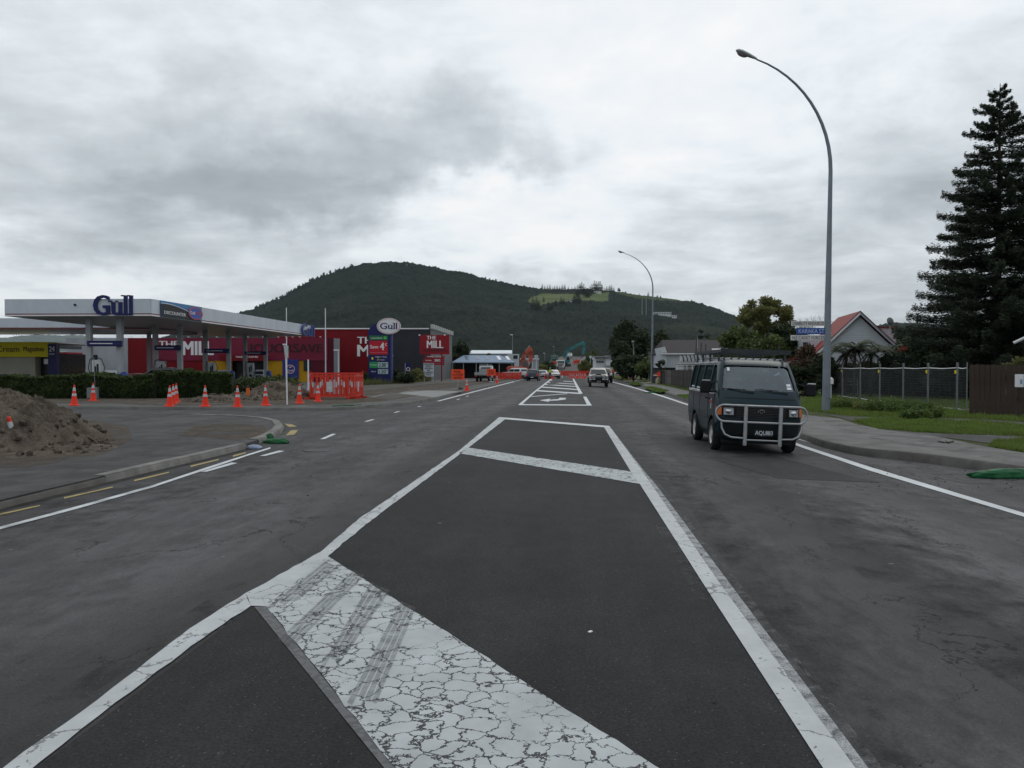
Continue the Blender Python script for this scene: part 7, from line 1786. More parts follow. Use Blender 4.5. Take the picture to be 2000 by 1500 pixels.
# flat deck truck parked by the shed
def truck(name, label, loc, rot, kind):
    t = empty(name, loc, rot, label, 'truck'); WPT = carpaint('white_paint')
    if kind == 'tip':
        B = Body([(.55, .1, 1.9, 1.12, .15, .1, 4), (.9, 0, 1.9, 1.2, .15, .1, 4), (1.5, .02, 1.9, 1.2, .15, .1, 4), (2.5, .18, 1.9, 1.12, .15, .1, 4), (2.65, .3, 1.85, 1.05, .15, .1, 4)]); B.mb().build('cab', WPT, t, smooth=35)
        B.patch('F', [(-1.05, 1.55), (1.05, 1.55), (.98, 2.38), (-.98, 2.38)]).build('windscreen', CARGL, t); B.patch('F', [(-.8, 1.0), (.8, 1.0), (.8, 1.4), (-.8, 1.4)]).build('grille', TRIMB, t)
        B.patch('F', [(-1.15, .58), (1.15, .58), (1.15, .86), (-1.15, .86)], .05).build('bumper', M('bumper_grey', (.25, .25, .26), .5), t)
        for s_ in (-1, 1):
            m = MB(); m.cbox((s_ * .92, -.06, .72), .3, .06, .16); m.build('headlight', LAMP, t); m = MB(); m.cbox((s_ * 1.32, .2, 2.0), .16, .1, .5); m.build('mirror', TRIMB, t)
            m = MB(); m.lathe([(.10, 0), (.10, .16), (.05, .2)], 10, Matrix.Translation((s_ * .3, .8, 2.65))); m.build('beacon', AMB, t)
        m = MB(); m.box(-1.2, 1.2, 2.1, 6.4, 1.1, 2.3); m.build('tipping_deck', M('deck_grey', (.16, .18, .17), .6), t)
        m = MB(); m.lathe([(.34, 0), (.34, .1)], 16, Matrix.Translation((.75, -.12, .80)) @ Matrix.Rotation(R(90), 4, 'X')); m.build('round_sign', PLATE, t)
        wheelset(t, (.9, 5.2), 2.3, .5, .28)
    else:
        B = Body([(.5, .1, 1.6, .85, .15, .1, 4), (1.1, 0, 1.6, .87, .15, .1, 4), (1.9, .25, 1.55, .8, .15, .1, 4), (2.0, .4, 1.5, .72, .15, .1, 4)]); B.mb().build('cab', WPT, t, smooth=35)
        B.patch('B', [(-.65, 1.2), (.65, 1.2), (.6, 1.8), (-.6, 1.8)]).build('rear_window', CARGL, t); B.patch('F', [(-.75, 1.15), (.75, 1.15), (.7, 1.8), (-.7, 1.8)]).build('windscreen', CARGL, t)
        m = MB(); m.box(-.95, .95, 1.7, 4.6, .78, .86); m.build('deck', M('deck_grey'), t)
        for (a, b_, c, d_) in ((-.95, -.92, 1.7, 4.6), (.92, .95, 1.7, 4.6), (-.95, .95, 4.57, 4.6)): m = MB(); m.box(a, b_, c, d_, .86, 1.16); m.build('side_board', M('pale_green_board', (.30, .34, .34), .5), t)
        m = MB(); m.tube([(-.8, 1.68, .8), (-.8, 1.68, 2.1), (.8, 1.68, 2.1), (.8, 1.68, .8)], .03, 5); m.build('headboard_frame', COLU, t)
        m = MB(); m.box(-.6, .6, 2.0, 2.9, .87, 1.6); m.build('tool_box', M('tool_box_grey', (.28, .30, .31), .5), t)
        for s_ in (-1, 1): m = MB(); m.cbox((s_ * .78, 4.62, .68), .22, .04, .12); m.build('tail_light', TAILR, t)
        m = MB(); m.box(-.8, .8, .3, 4.4, .4, .7); m.build('chassis', TRIMB, t)
        wheelset(t, (.75, 3.6), 1.8, .38, .24)
    return t
truck('tip_truck', 'white tip truck with orange beacons facing the viewer on the construction ramp', Vector((CB(1095.5, 238).x, 236, rampz(0, 238) + .1)), 0, 'tip')
truck('tip_truck', 'second truck with a teal cab behind and left of the white one on the ramp', Vector((CB(1083, 262).x, 262, rampz(0, 264) + .1)), 0, 'tip')
for ch in bpy.data.objects['tip_truck.001'].children:
    if ch.name.startswith('cab'): ch.data.materials[0] = carpaint('teal_paint', (.03, .16, .16))
truck('flat_deck_truck', 'white flat deck truck with low side boards parked in front of the blue roofed shed', CB(952, 104, ZL), YAW + math.pi - .12, 'flat')
# excavators: arm drawn in the local x-z plane
def excavator(label, loc, rot, paint, boom, stick, bucket, sc=1.0, cabx=0.6, mirror=1):
    t = empty('excavator', loc, rot, label, 'excavator')
    for y in (-1.05, 1.05):
        m = MB(); pr = [(-1.7, .15), (-1.5, 0), (1.5, 0), (1.75, .2), (1.75, .55), (1.5, .8), (-1.5, .8), (-1.75, .6)]; m.prism([Vector((a, y - .28, b_)) for a, b_ in pr], (0, .56, 0)); m.build('track', M('track_steel', (.04, .038, .036), .7), t)
    m = MB(); m.box(-.7, .7, -.8, .8, .5, 1.0); m.lathe([(.7, 1.0), (.7, 1.12)], 16); m.build('undercarriage', TRIMB, t)
    m = MB(); m.prism([Vector((a, -1.25, b_)) for a, b_ in [(-2.1 * mirror, 1.2), (1.3 * mirror, 1.12), (1.3 * mirror, 1.6), (.2 * mirror, 2.0), (-1.9 * mirror, 2.0), (-2.25 * mirror, 1.7)]], (0, 2.5, 0)); o = m.build('house', paint, t); bevel(o, .08)
    m = MB(); m.prism([Vector((a, -1.2, b_)) for a, b_ in [(.25 * mirror, 1.5), (1.35 * mirror, 1.5), (1.35 * mirror, 2.2), (1.1 * mirror, 2.95), (.25 * mirror, 2.95)]], (0, .95, 0)); m.build('cab', paint, t)
    for y in (-1.215, -.245): m = MB(); m.prism([Vector((a, y, b_)) for a, b_ in [(.35 * mirror, 1.9), (1.25 * mirror, 1.9), (1.25 * mirror, 2.2), (1.03 * mirror, 2.85), (.35 * mirror, 2.85)]], (0, .012, 0)); m.build('cab_window', CARGL, t)
    m = MB(); m.box(min(1.36 * mirror, 1.37 * mirror), max(1.36 * mirror, 1.37 * mirror), -1.1, -.35, 1.6, 2.3); m.build('cab_window', CARGL, t)
    def limb(pts, ws, th, name, mt):
        up, dn = [], []
        for i, p_ in enumerate(pts):
            a = Vector(pts[max(0, i - 1)]); b_ = Vector(pts[min(len(pts) - 1, i + 1)]); d_ = (b_ - a).normalized(); n_ = Vector((-d_.y, d_.x)); up.append(Vector(p_) + n_ * ws[i]); dn.append(Vector(p_) - n_ * ws[i])
        m = MB(); 
        for i in range(len(pts) - 1):
            q = [up[i], up[i + 1], dn[i + 1], dn[i]]; i and m.lathe([(ws[i] * .98, -th / 2), (ws[i] * .98, th / 2)], 12, Matrix.Translation((pts[i][0], 0, pts[i][1])) @ Matrix.Rotation(R(90), 4, 'X')); m.prism([Vector((v.x, -th / 2, v.y)) for v in q], (0, th, 0))
        return m.build(name, mt, t)
    limb(boom, [.26, .38, .32, .22][:len(boom)] if len(boom) < 5 else [.4, .5, .55, .45, .42], .55, 'boom', paint); limb(stick, [.28, .42, .24] if len(boom) < 5 else [.42, .5, .3], .45, 'stick', paint)
    m = MB(); b0 = Vector(boom[0]); mid = Vector(boom[len(boom) // 2])
    m.tube([(b0.x + .4 * mirror, -.3, b0.y - .2), (mid.x, -.3, mid.y - .1)], .09, 6); e_ = Vector(boom[-2]); s1 = Vector(stick[0]); m.tube([(e_.x, 0, e_.y + .45), (s1.x, 0, s1.y + .3)], .08, 6); s2 = Vector(stick[1]); m.tube([(s2.x + .3 * mirror, 0, s2.y + .2), (bucket[0] + .25 * mirror, 0, bucket[1] + .4)], .07, 6); m.build('ram', M('ram_steel', (.3, .3, .3), .3, .7), t)
    bx2, bz2 = bucket; m = MB(); m.prism([Vector((bx2 + a * mirror, -.5, bz2 + c)) for a, c in [(0, .25), (.25, .1), (.15, -.55), (-.35, -.85), (-.75, -.6), (-.6, -.45), (-.3, -.55), (-.15, -.2)]], (0, 1.0, 0)); m.build('bucket', M('bucket_steel', (.05, .045, .04), .7), t)
    t.scale = (sc,) * 3
    return t
ORX = carpaint('excavator_orange', (.42, .055, .02), .4); TEAL = carpaint('excavator_teal', (.01, .15, .16), .4)
d = 128; f = FR('locator', 1016, d, None, None); base = CB(1016, d, ZL); bpy.data.objects.remove(f.root)
X = lambda px: (px - 1016) / F * d; Zp = lambda py: ZZ(py, d) - ZL
excavator('orange excavator with its boom raised and bent beside the dark blue hatchback', base, YAW, ORX, [(X(1021), Zp(716)), (X(1021), Zp(704)), (X(1026), Zp(692)), (X(1034), Zp(680))], [(X(1035), Zp(678)), (X(1036.5), Zp(690)), (X(1036.5), Zp(708))], (X(1036), Zp(711)), 1.0)
d = 252; base = CB(1104, d, rampz(0, 249) + .2)
X = lambda px: (px - 1104) / F * d; Zp = lambda py: ZZ(py, d) - base.z
excavator('teal excavator reaching its long arm over the construction ramp', base, YAW, TEAL, [(X(1102), Zp(699)), (X(1104), Zp(691)), (X(1110), Zp(684)), (X(1124), Zp(676)), (X(1139), Zp(668.5))], [(X(1140), Zp(668)), (X(1141.5), Zp(676)), (X(1138.5), Zp(692))], (X(1138), Zp(694)), 1.0)
J, E, HD = stand_joints(1.8, lift=.25)
person('road worker in a bright yellow vest standing between the two silver cars', onroad(1074.5, 128), .3, J, E, HD, [SKIN, HIVIS, TROU, BOOT], hat=M('hard_hat_white', (.6, .6, .58), .4))
J, E, HD = stand_joints(1.75)
person('road worker in an orange and yellow jacket on the right by the kerb', CB(1197, 122, 0), -.4, J, E, HD, [SKIN, HIVO, TROU, BOOT], hat=M('hard_hat_yellow', (.6, .5, .05), .4))
J, E, HD = stand_joints(1.7)
person('person in dark clothes leaning at the nearest pump, head just above the hedge', CB(168, 56, ZL + .0), 2.2, J, E, HD, [SKIN, TROU, TROU, BOOT], hair=(.01, .01, .01))
person('worker in an orange vest among the red barriers on the ramp', Vector((CB(1123, 262).x + 1, 262, rampz(0, 262) + .1)), 0, J, E, HD, [SKIN, HIVO, TROU, BOOT], hat=M('hard_hat_white'))
# ------------------------------------------------------------------ road works and street furniture
CONE_O = M('cone_orange', (.82, .045, .020), .5, var=.12, scale=4, dirt=.12); SILV = M('reflective_band', (.48, .50, .52), .4, var=.15)
BAR_O = M('barrier_orange', (.60, .042, .024), .5, var=.15, scale=3, dirt=.15)
cm = MB(); cm.lathe([(.145, .04), (.03, .86), (.035, .885), (.022, .90)], 18); CONE_B = cm.mesh('cone', CONE_O, 40)
cm = MB(); cm.lathe([(.20, .03), (.155, .05), (.15, .09)], 18); o8 = [(.22 * math.cos(R(22.5 + 45 * i)) * 1.08, .22 * math.sin(R(22.5 + 45 * i)) * 1.08) for i in range(8)]; cm.prism([Vector((a, b_, 0)) for a, b_ in o8], (0, 0, .035)); CONE_F = cm.mesh('base', CONE_O, 40)
def cr_(z): return .145 + (.03 - .145) * (z - .04) / .82 + .003
cm = MB(); cm.lathe([(cr_(.42), .42), (cr_(.53), .53)], 18); BAND1 = cm.mesh('silver_band', SILV, 40)
cm = MB(); cm.lathe([(cr_(.64), .64), (cr_(.80), .80)], 18); BAND2 = cm.mesh('silver_band', SILV, 40)
def cone(p, label, tilt=(0, 0), s=1.0, group='orange traffic cones with silver bands'):
    r_ = empty('traffic_cone', p, (tilt[0], tilt[1], rnd.uniform(0, 6)), label, 'traffic cone', group)
    for nm, me in (('base', CONE_F), ('cone', CONE_B), ('silver_band', BAND1), ('silver_band', BAND2)): link(nm, me, r_)
    r_.scale = (s,) * 3; return r_
for px, py, lab in [(145, 792, 'lone traffic cone at the left, between the soil mound and the grey meter box'), (182, 783, 'traffic cone half hidden behind the grey meter box'), (331, 794, 'front cone of the cluster of three left of the soil heap'), (338, 789, 'middle cone of the cluster of three left of the soil heap'), (344, 785, 'back cone of the cluster of three left of the soil heap'),
                    (401, 794, 'single cone at the left foot of the low soil heap'), (464, 795, 'cone beside the orange bollard with a black cap'), (519, 792, 'cone between the orange bollard and the white post'), (585, 788, 'cone just right of the white post at the left corner of the orange pen'), (621, 784.5, 'cone standing against the front of the orange barrier pen'),
                    (912, 763.5, 'cone beside the near orange road closed sign'), (971, 748.5, 'cone halfway between the two orange road signs and the kerb'), (1012, 739.6, 'cone by the end of the red barrier row left of the hatchback'), (1020, 737.8, 'farther cone by the red barrier row left of the hatchback')]:
    z = ZL if px < 1008 else None
    p = G(px, py, z); cone(p, lab, (rnd.uniform(-.02, .02), rnd.uniform(-.02, .02)))
cl = [(1064, 739.5), (1067, 738.6), (1070, 739.6), (1073.5, 739.2), (1077, 740.2), (1081, 740), (1068, 736.5), (1076, 736.8)]
ORD = ['leftmost', 'second from left', 'third from left', 'fourth from left', 'fifth from left', 'sixth from left', 'seventh from left', 'eighth from left', 'ninth from left', 'tenth from left', 'eleventh from left', 'twelfth from left', 'rightmost']
cl.sort()
for i, (px, py) in enumerate(cl): cone(G(px, py), ORD[i] + ' traffic cone of the cluster in front of the silver cars', (0, rnd.uniform(-.1, .1)), group='cones clustered in front of the silver cars')
cl = [(1113, 738.3), (1117, 739), (1121, 738), (1126, 739.6), (1129, 738.4), (1133, 737.4), (1137, 738.6), (1141, 740), (1143, 738.6)]
for i, (px, py) in enumerate(cl): cone(G(px, py), ORD[i] + ' cone of the line across the right lane beside the four wheel drive', group='cones across the right lane')
cl = [(1212, 730.5), (1216, 731.5), (1220, 732.3), (1224, 733.2), (1208, 729.6), (1204, 728.8)]
cl.sort()
for i, (px, py) in enumerate(cl): cone(G(px, py, -.02), ORD[i] + ' traffic cone of the row on the right verge behind the black car', group='cones on the far right verge')
r_ = empty('marker_cone', G(1098, 737.5), 0, 'small white cone alone on the hatched island in the distance', 'traffic cone'); m = MB(); m.lathe([(.14, 0), (.03, .45), (.01, .47)], 12); m.build('cone', WLET, r_)
# orange barrier pen
def barrier(A, B, h, label, near=True, group='orange plastic barrier panels', mat=None, cat='barrier'):
    A, B = Vector(A), Vector(B); L = (B - A).length; rot = math.atan2(B.y - A.y, B.x - A.x); mat = mat or BAR_O
    r_ = empty('barrier_panel', A, rot, label, cat, group); n_ = 11 if near else 8
    m = MB()
    m.tube([(0, 0, .12), (0, 0, h)], .035, 6); m.tube([(L, 0, .12), (L, 0, h)], .035, 6)
    m.box(0, L, -.03, .03, h - .10, h); m.box(0, L, -.03, .03, .12, .22); m.box(0, L, -.025, .025, h * .42, h * .46); m.build('frame', mat, r_)
    sm = MB(); w_ = L / n_ * (.48 if near else .88); sm.box(-w_ / 2, w_ / 2, -.02, .02, .2, h - .08); sm = sm.mesh('slat', mat)
    for i in range(n_): o = link('slat', sm, r_); o.location = ((i + .5) * L / n_, 0, 0)
    if near:
        rm2 = MB(); rm2.box(-w_ * .4, w_ * .4, -.026, -.02, h * .50, h * .72); rm2 = rm2.mesh('reflector', SILV)
        for i in range(0, n_, 2): o = link('reflector', rm2, r_); o.location = ((i + .5) * L / n_, 0, 0)
        m = MB(); m.box(L * .36, L * .50, -.032, -.02, h * .30, h * .72); m.build('reflector', SILV, r_)
    for x in (.3, L - .3): m = MB(); m.box(x - .06, x + .06, -.32, .32, 0, .10); m.box(x - .04, x + .04, -.06, .06, .05, .25); m.build('foot', mat, r_)
    m = MB()
    for x in (0, L): m.tube([(x + .06 * math.cos(a), 0, h + .03 + .05 * math.sin(a)) for a in np.linspace(0, math.pi, 6)], .015, 5)
    m.build('hook', mat, r_); return r_
q = [G(607, 780.5, ZL), G(691, 779.5, ZL)]; f1, f2 = q
b1, b2 = f1 + FWD * 2.0 + RGT * -.55, f2 + FWD * 2.0 + RGT * .1; hh = 1.28
barrier(f1, f2, hh, 'front panel of the orange plastic barrier pen around the excavation'); barrier(b1, f1, hh, 'left end panel of the orange barrier pen'); barrier(f2, b2, hh, 'right end panel of the orange barrier pen'); barrier(b1, b2, 1.40, 'back panel of the orange barrier pen')
q = [CB(x, 118, ZL) for x in (967, 983, 1001, 1019)]
for i in range(3): barrier(q[i], q[i + 1] + RGT * -.05, 1.05, ['left', 'middle', 'right'][i] + ' panel of the red barrier row behind the second orange sign', False, 'red barrier panels left of the hatchback')
q = [CB(x, 190, rz(5)) for x in (1088, 1103.5, 1119, 1135, 1150, 1166)]
for i in range(5): barrier(q[i], q[i + 1] + RGT * -.08, 1.25, ['leftmost', 'second', 'third', 'fourth', 'rightmost'][i] + ' panel of the red barrier row closing the road before the ramp', False, 'red barriers closing the road')
q = [CB(1112, 285, rampz(0, 285)), CB(1120, 275, rampz(0, 275))]
for i, (px, d_) in enumerate([(1120, 262), (1125, 266), (1078, 258)]): p_ = CB(px, d_, rampz(0, d_) + .15); barrier(p_, p_ + RGT * 1.3 + FWD * .4, 1.1, 'red barrier panel standing on the %s of the construction ramp' % ['right shoulder', 'right shoulder, farther one', 'left side'][i], False, 'red barriers on the ramp')
for i, (px, py) in enumerate([(1204, 727.5), (1212, 729.5)]): p_ = G(px, py + 2, 0); barrier(p_, p_ + RGT * 1.2 - FWD * 1.5, 1.0, '%s red barrier on the right verge behind the black car' % ['farther', 'nearer'][i], False, 'red barriers on the right verge')
# signs
ORS = M('fluoro_orange_sign', (.85, .085, .025), .5, var=.04)
f = FR('road_works_sign', 894, 62, 'near fluorescent orange sign reading ROAD CLOSED AHEAD on a thin stand', 'sign')
f.part('panel', ORS, (f.x(881.5), f.x(907), -.02, .02, f.h(741.5), f.h(721.5)))
for i, (s_, a, b_) in enumerate((('ROAD', 887, 900), ('CLOSED', 884, 904.5), ('AHEAD', 886, 903))): text(s_, f.x(b_) - f.x(a), .17, f.x((a + b_) / 2), f.h(725.6 + i * 6), -.03, BLK, f.root, .015)
m = MB(); m.tube([(0, 0, .0), (0, 0, f.h(741))], .02, 5); m.tube([(-.5, -.1, .03), (.3, .1, .05)], .025, 5); m.tube([(-.3, .2, .03), (.45, -.2, .05)], .025, 5); m.build('stand', COLU, f.root)
m = MB(); m.cbox((.25, -.1, .08), .42, .22, .14, .3); bevel(m.build('sandbag', M('sack_dark', (.05, .05, .05), .9), f.root), .05)
f = FR('road_works_sign', 959.5, 97, 'second fluorescent orange road works sign in front of the flat deck truck', 'sign')
f.part('panel', ORS, (f.x(951), f.x(968), -.02, .02, f.h(733.5), f.h(720.5)))
text('ROAD', .55, .2, f.x(959.5), f.h(724.3), -.03, BLK, f.root, .01); text('CLOSED', .7, .2, f.x(959.5), f.h(729), -.03, BLK, f.root, .01)
m = MB(); m.tube([(0, 0, .0), (0, 0, f.h(733))], .02, 5); m.tube([(-.3, -.1, .03), (.3, .1, .05)], .03, 5); m.build('stand', WLET, f.root)
# street lamps
GALV = M('galvanised_steel', (.20, .225, .26), .5, .3, var=.15, scale=1.5, dirt=.15); LH = M('lamp_head_grey', (.34, .40, .38), .4)
def lamp(label, base, H, reach, drop, r0, lean=0.0, z0=0):
    r_ = empty('street_lamp', base, (0, lean, YAW), label, 'street lamp', None)
    Hs = H - drop; pts = [(0, 0, -.2), (0, 0, 1.8)]; rs = [r0, r0 * .97]
    pts += [(0, 0, Hs * t) for t in (.3, .55, .8, 1)]; rs += [r0 * .88, r0 * .72, r0 * .58, r0 * .50]
    n_ = 12
    for i in range(1, n_ + 1):
        a = math.pi / 2 * i / n_ * .80; pts.append((-reach * (1 - math.cos(a)) / (1 - math.cos(math.pi / 2 * .8)), 0, Hs + drop * math.sin(a) / math.sin(math.pi / 2 * .8))); rs.append(r0 * (.50 - .30 * i / n_))
    m = MB(); m.tube(pts, rs, 14); m.build('pole', GALV, r_, smooth=50)
    m = MB(); m.lathe([(r0 * 1.02, 1.78), (r0 * 1.02, 1.83)], 14); m.build('pole_joint', GALV, r_)
    m = MB(); m.box(-.09, .09, -r0 - .012, -r0 + .02, .55, 1.0); m.build('access_door', GALV, r_)
    e_ = Vector(pts[-1]); d_ = (e_ - Vector(pts[-2])).normalized(); ang = math.atan2(d_.z, -d_.x)
    Mx = Matrix.Translation(e_) @ Matrix.Rotation(ang, 4, 'Y')
    m = MB(); prof = [(0, .045, .05), (-.15, .07, .075), (-.4, .12, .10), (-.62, .15, .11), (-.78, .12, .09), (-.86, .03, .03)]
    vs = []; k = 12
    for x, w_, h_ in prof:
        for j in range(k): a = 2 * math.pi * j / k; vs.append(Mx @ Vector((x, w_ * math.cos(a), h_ * math.sin(a) * (1 if math.sin(a) > 0 else .45) + .01)))
    m.add(vs, [(i * k + j, i * k + (j + 1) % k, (i + 1) * k + (j + 1) % k, (i + 1) * k + j) for i in range(len(prof) - 1) for j in range(k)] + [tuple(range(k)), tuple(range(len(vs) - k, len(vs)))]); m.build('lamp_head', LH, r_, smooth=50)
    m = MB(); vs = []
    for i in range(5):
        for j in range(8):
            a = math.pi * 2 * j / 8; rr_ = math.sin(math.pi / 2 * i / 4); vs.append(Mx @ Vector((-.58 + .22 * rr_ * math.cos(a), .12 * rr_ * math.sin(a), -.04 - .09 * math.cos(math.pi / 2 * i / 4))))
    m.add(vs, [(i * 8 + j, i * 8 + (j + 1) % 8, (i + 1) * 8 + (j + 1) % 8, (i + 1) * 8 + j) for i in range(4) for j in range(8)]); m.build('lamp_glass', M('lamp_glass_violet', (.22, .17, .20), .2), r_, smooth=60)
    return r_
LB = G(1613, 805, ZR); dL = LB.dot(FWD)
lamp('tall curved street lamp on the near right verge carrying the street name signs', LB, 1.65 + (720 - 105) / F * dL - .32, 2.90, 4.2, .150, .012)
LB2 = G(1273, 748.5, ZR); d2 = LB2.dot(FWD); lamp('farther curved street lamp by the paling fence, its head against the sky above the hill', LB2, 1.65 + (720 - 496) / F * d2, 3.2, 4.0, .15, .008)
for px, d_, ty, lab in [(1001, 152, 654, 'distant thin lamp pole left of the orange excavator'), (560, 92, 601, 'thin white pole rising behind the canopy, left of its end'), (636, 92, 602, 'thin white pole rising in front of the tall red wall'), (661, 80, 684, 'short white pole with a box on top by the grey curved wall'), (602, 60, 702, 'small white post in front of the ochre wall window'), (1064, 240, 690, 'thin lamp pole beyond the ramp, left one'), (1082, 330, 677, 'thin lamp pole on the hill side of the ramp')]:
    b_ = CB(px, d_, ZL if px < 1060 else 0); h_ = ZZ(ty, d_) - b_.z; m = MB(); m.tube([(0, 0, 0), (0, 0, h_)], [.07, .05], 8); r_ = empty('thin_pole', b_, YAW, lab, 'pole'); m.build('pole', WLET if px in (560, 636, 661, 602) else GALV, r_)
    if px in (1001, 661, 1082, 1064): m = MB(); m.cbox((-.2, 0, h_ + .02), .5, .22, .14); m.build('head', WLET, r_)
b_ = CB(1238, 112, 0); r_ = empty('utility_pole', b_, YAW, 'wooden pole with a white sleeve at the bottom before the dark trees', 'pole'); m = MB(); m.tube([(0, 0, 0), (-.05, 0, ZZ(681, 112))], [.12, .09], 8); m.build('pole', M('pale_timber', (.19, .18, .15), .8), r_)
m = MB(); m.lathe([(.13, .9), (.13, 1.7)], 10); m.build('sleeve', WLET, r_); m = MB(); m.cbox((-.15, 0, ZZ(667, 112)), .3, .2, .2); m.tube([(-.05, 0, ZZ(681, 112)), (-.15, 0, ZZ(667, 112))], .03, 5); m.build('lamp_head', LH, r_)
for i, (px, ty) in enumerate([(1267.5, 686), (1270.5, 689), (1273, 684)]):
    b_ = CB(px, 98, 0); m = MB(); m.tube([(0, 0, 0), (.02, 0, ZZ(ty, 98))], .055, 6); o = m.build('timber_pole', M('pale_timber') if i < 2 else WLET); o.location = b_; tag(o, ['leftmost of three thin pale poles left of the far street lamp', 'middle one of the three thin pale poles', 'thin white pole touching the far street lamp'][i], 'pole', 'thin poles by the far street lamp')
f = FR('small_notice', 1231, 118, 'small red and white notice on the grass beside the wooden pole', 'sign', z=0); f.part('panel', WLET, (-.26, .26, 0, .03, .75, 1.15)); f.part('panel', WLET, (-.26, .26, 0, .03, .25, .6)); f.part('frame', PR_, (-.3, .3, .03, .08, .1, 1.2))
f = FR('fallen_sign', 1286, 84, 'orange and white sign leaning against the end of the paling fence', 'sign', z=0)
m = MB(); m.add([(-.5, 0, .95), (.3, 0, 1.25), (.3, 0, 1.45), (-.4, 0, 1.05)], [(0, 1, 2, 3)]); m.prism([Vector((-.2, .02, .8)), Vector((.35, .02, .9)), Vector((.35, .02, 1.3)), Vector((.1, .02, 1.3))], (0, .03, 0)); m.build('panel', ORS, f.root); f.part('edge', WLET, (-.55, -.1, -.04, -.02, .92, 1.0)); f.part('cap', M('pale_timber'), (.2, .7, 0, .1, 1.40, 1.48)); f.part('leg', M('pale_timber'), (.2, .25, .05, .1, 0, 1.3))
SACK = M('cream_sack', (.36, .32, .20), .9, var=.2)
def lump(name, label, loc, sx, sy, sz, mat, seed, cat, n_=2.2):
    bm = bmesh.new(); bmesh.ops.create_icosphere(bm, subdivisions=4, radius=1)
    for v in bm.verts:
        c = np.array(v.co); k = 1 + .25 * float(vnoise(np.array([c[0] * n_ + seed]), np.array([c[1] * n_ + c[2] * 2.1]), seed, 4, .6)[0]); v.co = Vector((c[0] * sx * k, c[1] * sy * k, max(0, (c[2] * k + .35) * sz)))
    me = bpy.data.meshes.new(name); bm.to_mesh(me); bm.free(); me.polygons.foreach_set('use_smooth', [True] * len(me.polygons)); o = link(name, me, None, mat); o.location = loc; return tag(o, label, cat)
lump('sack', 'cream sack standing by the end of the paling fence', CB(1285.5, 86, 0), .28, .25, .55, SACK, 3, 'sack'); lump('sack', 'flat cream sack at the foot of the far street lamp', CB(1268, 88, 0), .32, .2, .14, SACK, 4, 'sack')
# street name blades on the lamp
BLUE = M('street_sign_blue', (.02, .07, .30), .4); SGW = M('street_sign_white', (.60, .58, .58), .5); dS = dL - .02
def blade(px0, px1, y0, y1, s_, bg_, fg, label, t0, t1, dd=0):
    f = FR('street_name_sign', 1612, dS + dd, label, 'sign', z=ZR); z0, z1 = f.h(y1), f.h(y0)
    f.part('plate', bg_, (f.x(px0), f.x(px1), -.02, .02, z0, z1)); text(s_, f.x(t1) - f.x(t0), (z1 - z0) * .66, f.x((t0 + t1) / 2), (z0 + z1) / 2, -.024, fg, f.root, .0, .006)
    m = MB()
    for z in (z0 + .02, z1 - .03): m.lathe([(.168, z), (.168, z + .015)], 16, Matrix.Translation((f.x(1618), .06, 0)))
    m.build('strap', M('strap_steel', (.4, .4, .4), .4, .5), f.root)
blade(1545, 1611, 627, 636.5, 'DISABILITY RESOURCES', SGW, M('sign_grey_print', (.07, .065, .07), .5), 'top white sign reading DISABILITY RESOURCES on the near street lamp', 1547, 1609)
blade(1555, 1611, 640.5, 653, 'KARAKA ST', BLUE, M('sign_pale_blue_print', (.42, .50, .68), .5), 'blue street name sign reading KARAKA ST on the near street lamp', 1559, 1609)
blade(1544, 1611, 654.5, 664.5, 'NZ CADET FORCES', SGW, M('sign_dark_print', (.045, .045, .055), .5), 'lower white sign reading NZ CADET FORCES on the near street lamp', 1547, 1609)
# white post on the left with edge-on blade
b_ = G(561, 791, ZL); dW = b_.dot(FWD); r_ = empty('white_post', b_, YAW, 'slim white post with a street sign blade seen edge on, left of the orange pen', 'sign post')
hp = ZZ(697, dW) - ZL; m = MB(); m.tube([(0, 0, 0), (-.04, 0, hp)], .035, 8); m.build('post', WLET, r_); m = MB(); m.add([(-.05, -.12, hp - .05), (.01, .12, hp - .05), (-.0, .12, hp + .5), (-.12, -.12, hp + .5), (-.02, -.12, hp - .05), (.03, .12, hp - .05), (.03, .12, hp + .5), (-.07, -.12, hp + .5)], [(0, 1, 2, 3), (4, 7, 6, 5), (0, 4, 5, 1), (3, 2, 6, 7), (0, 3, 7, 4), (1, 5, 6, 2)]); m.build('blade', M('blade_white', (.42, .45, .45), .5), r_); m = MB(); m.cbox((-.09, 0, hp + .55), .14, .2, .06); m.build('cap', WLET, r_)
# meter box
b_ = G(182, 781, ZL); f = empty('meter_box', b_, YAW, 'grey metal box with a thin pole in front of the hedge', 'box')
m = MB(); m.box(-.26, .0, -.14, -.08, .10, .62); m.box(.01, .26, -.14, -.08, .10, .66); m.build('door', M('meter_grey', (.17, .185, .19), .5), f); m = MB(); m.box(-.25, .25, -.08, .1, .06, .64); m.build('case', M('meter_grey_dark', (.10, .11, .115), .5), f); m = MB(); m.tube([(.1, 0, 0), (.06, 0, 2.2)], .015, 5); m.build('pole', GALV, f); m = MB(); m.cbox((.05, -.1, .66), .14, .1, .03); m.build('tape', WLET, f)
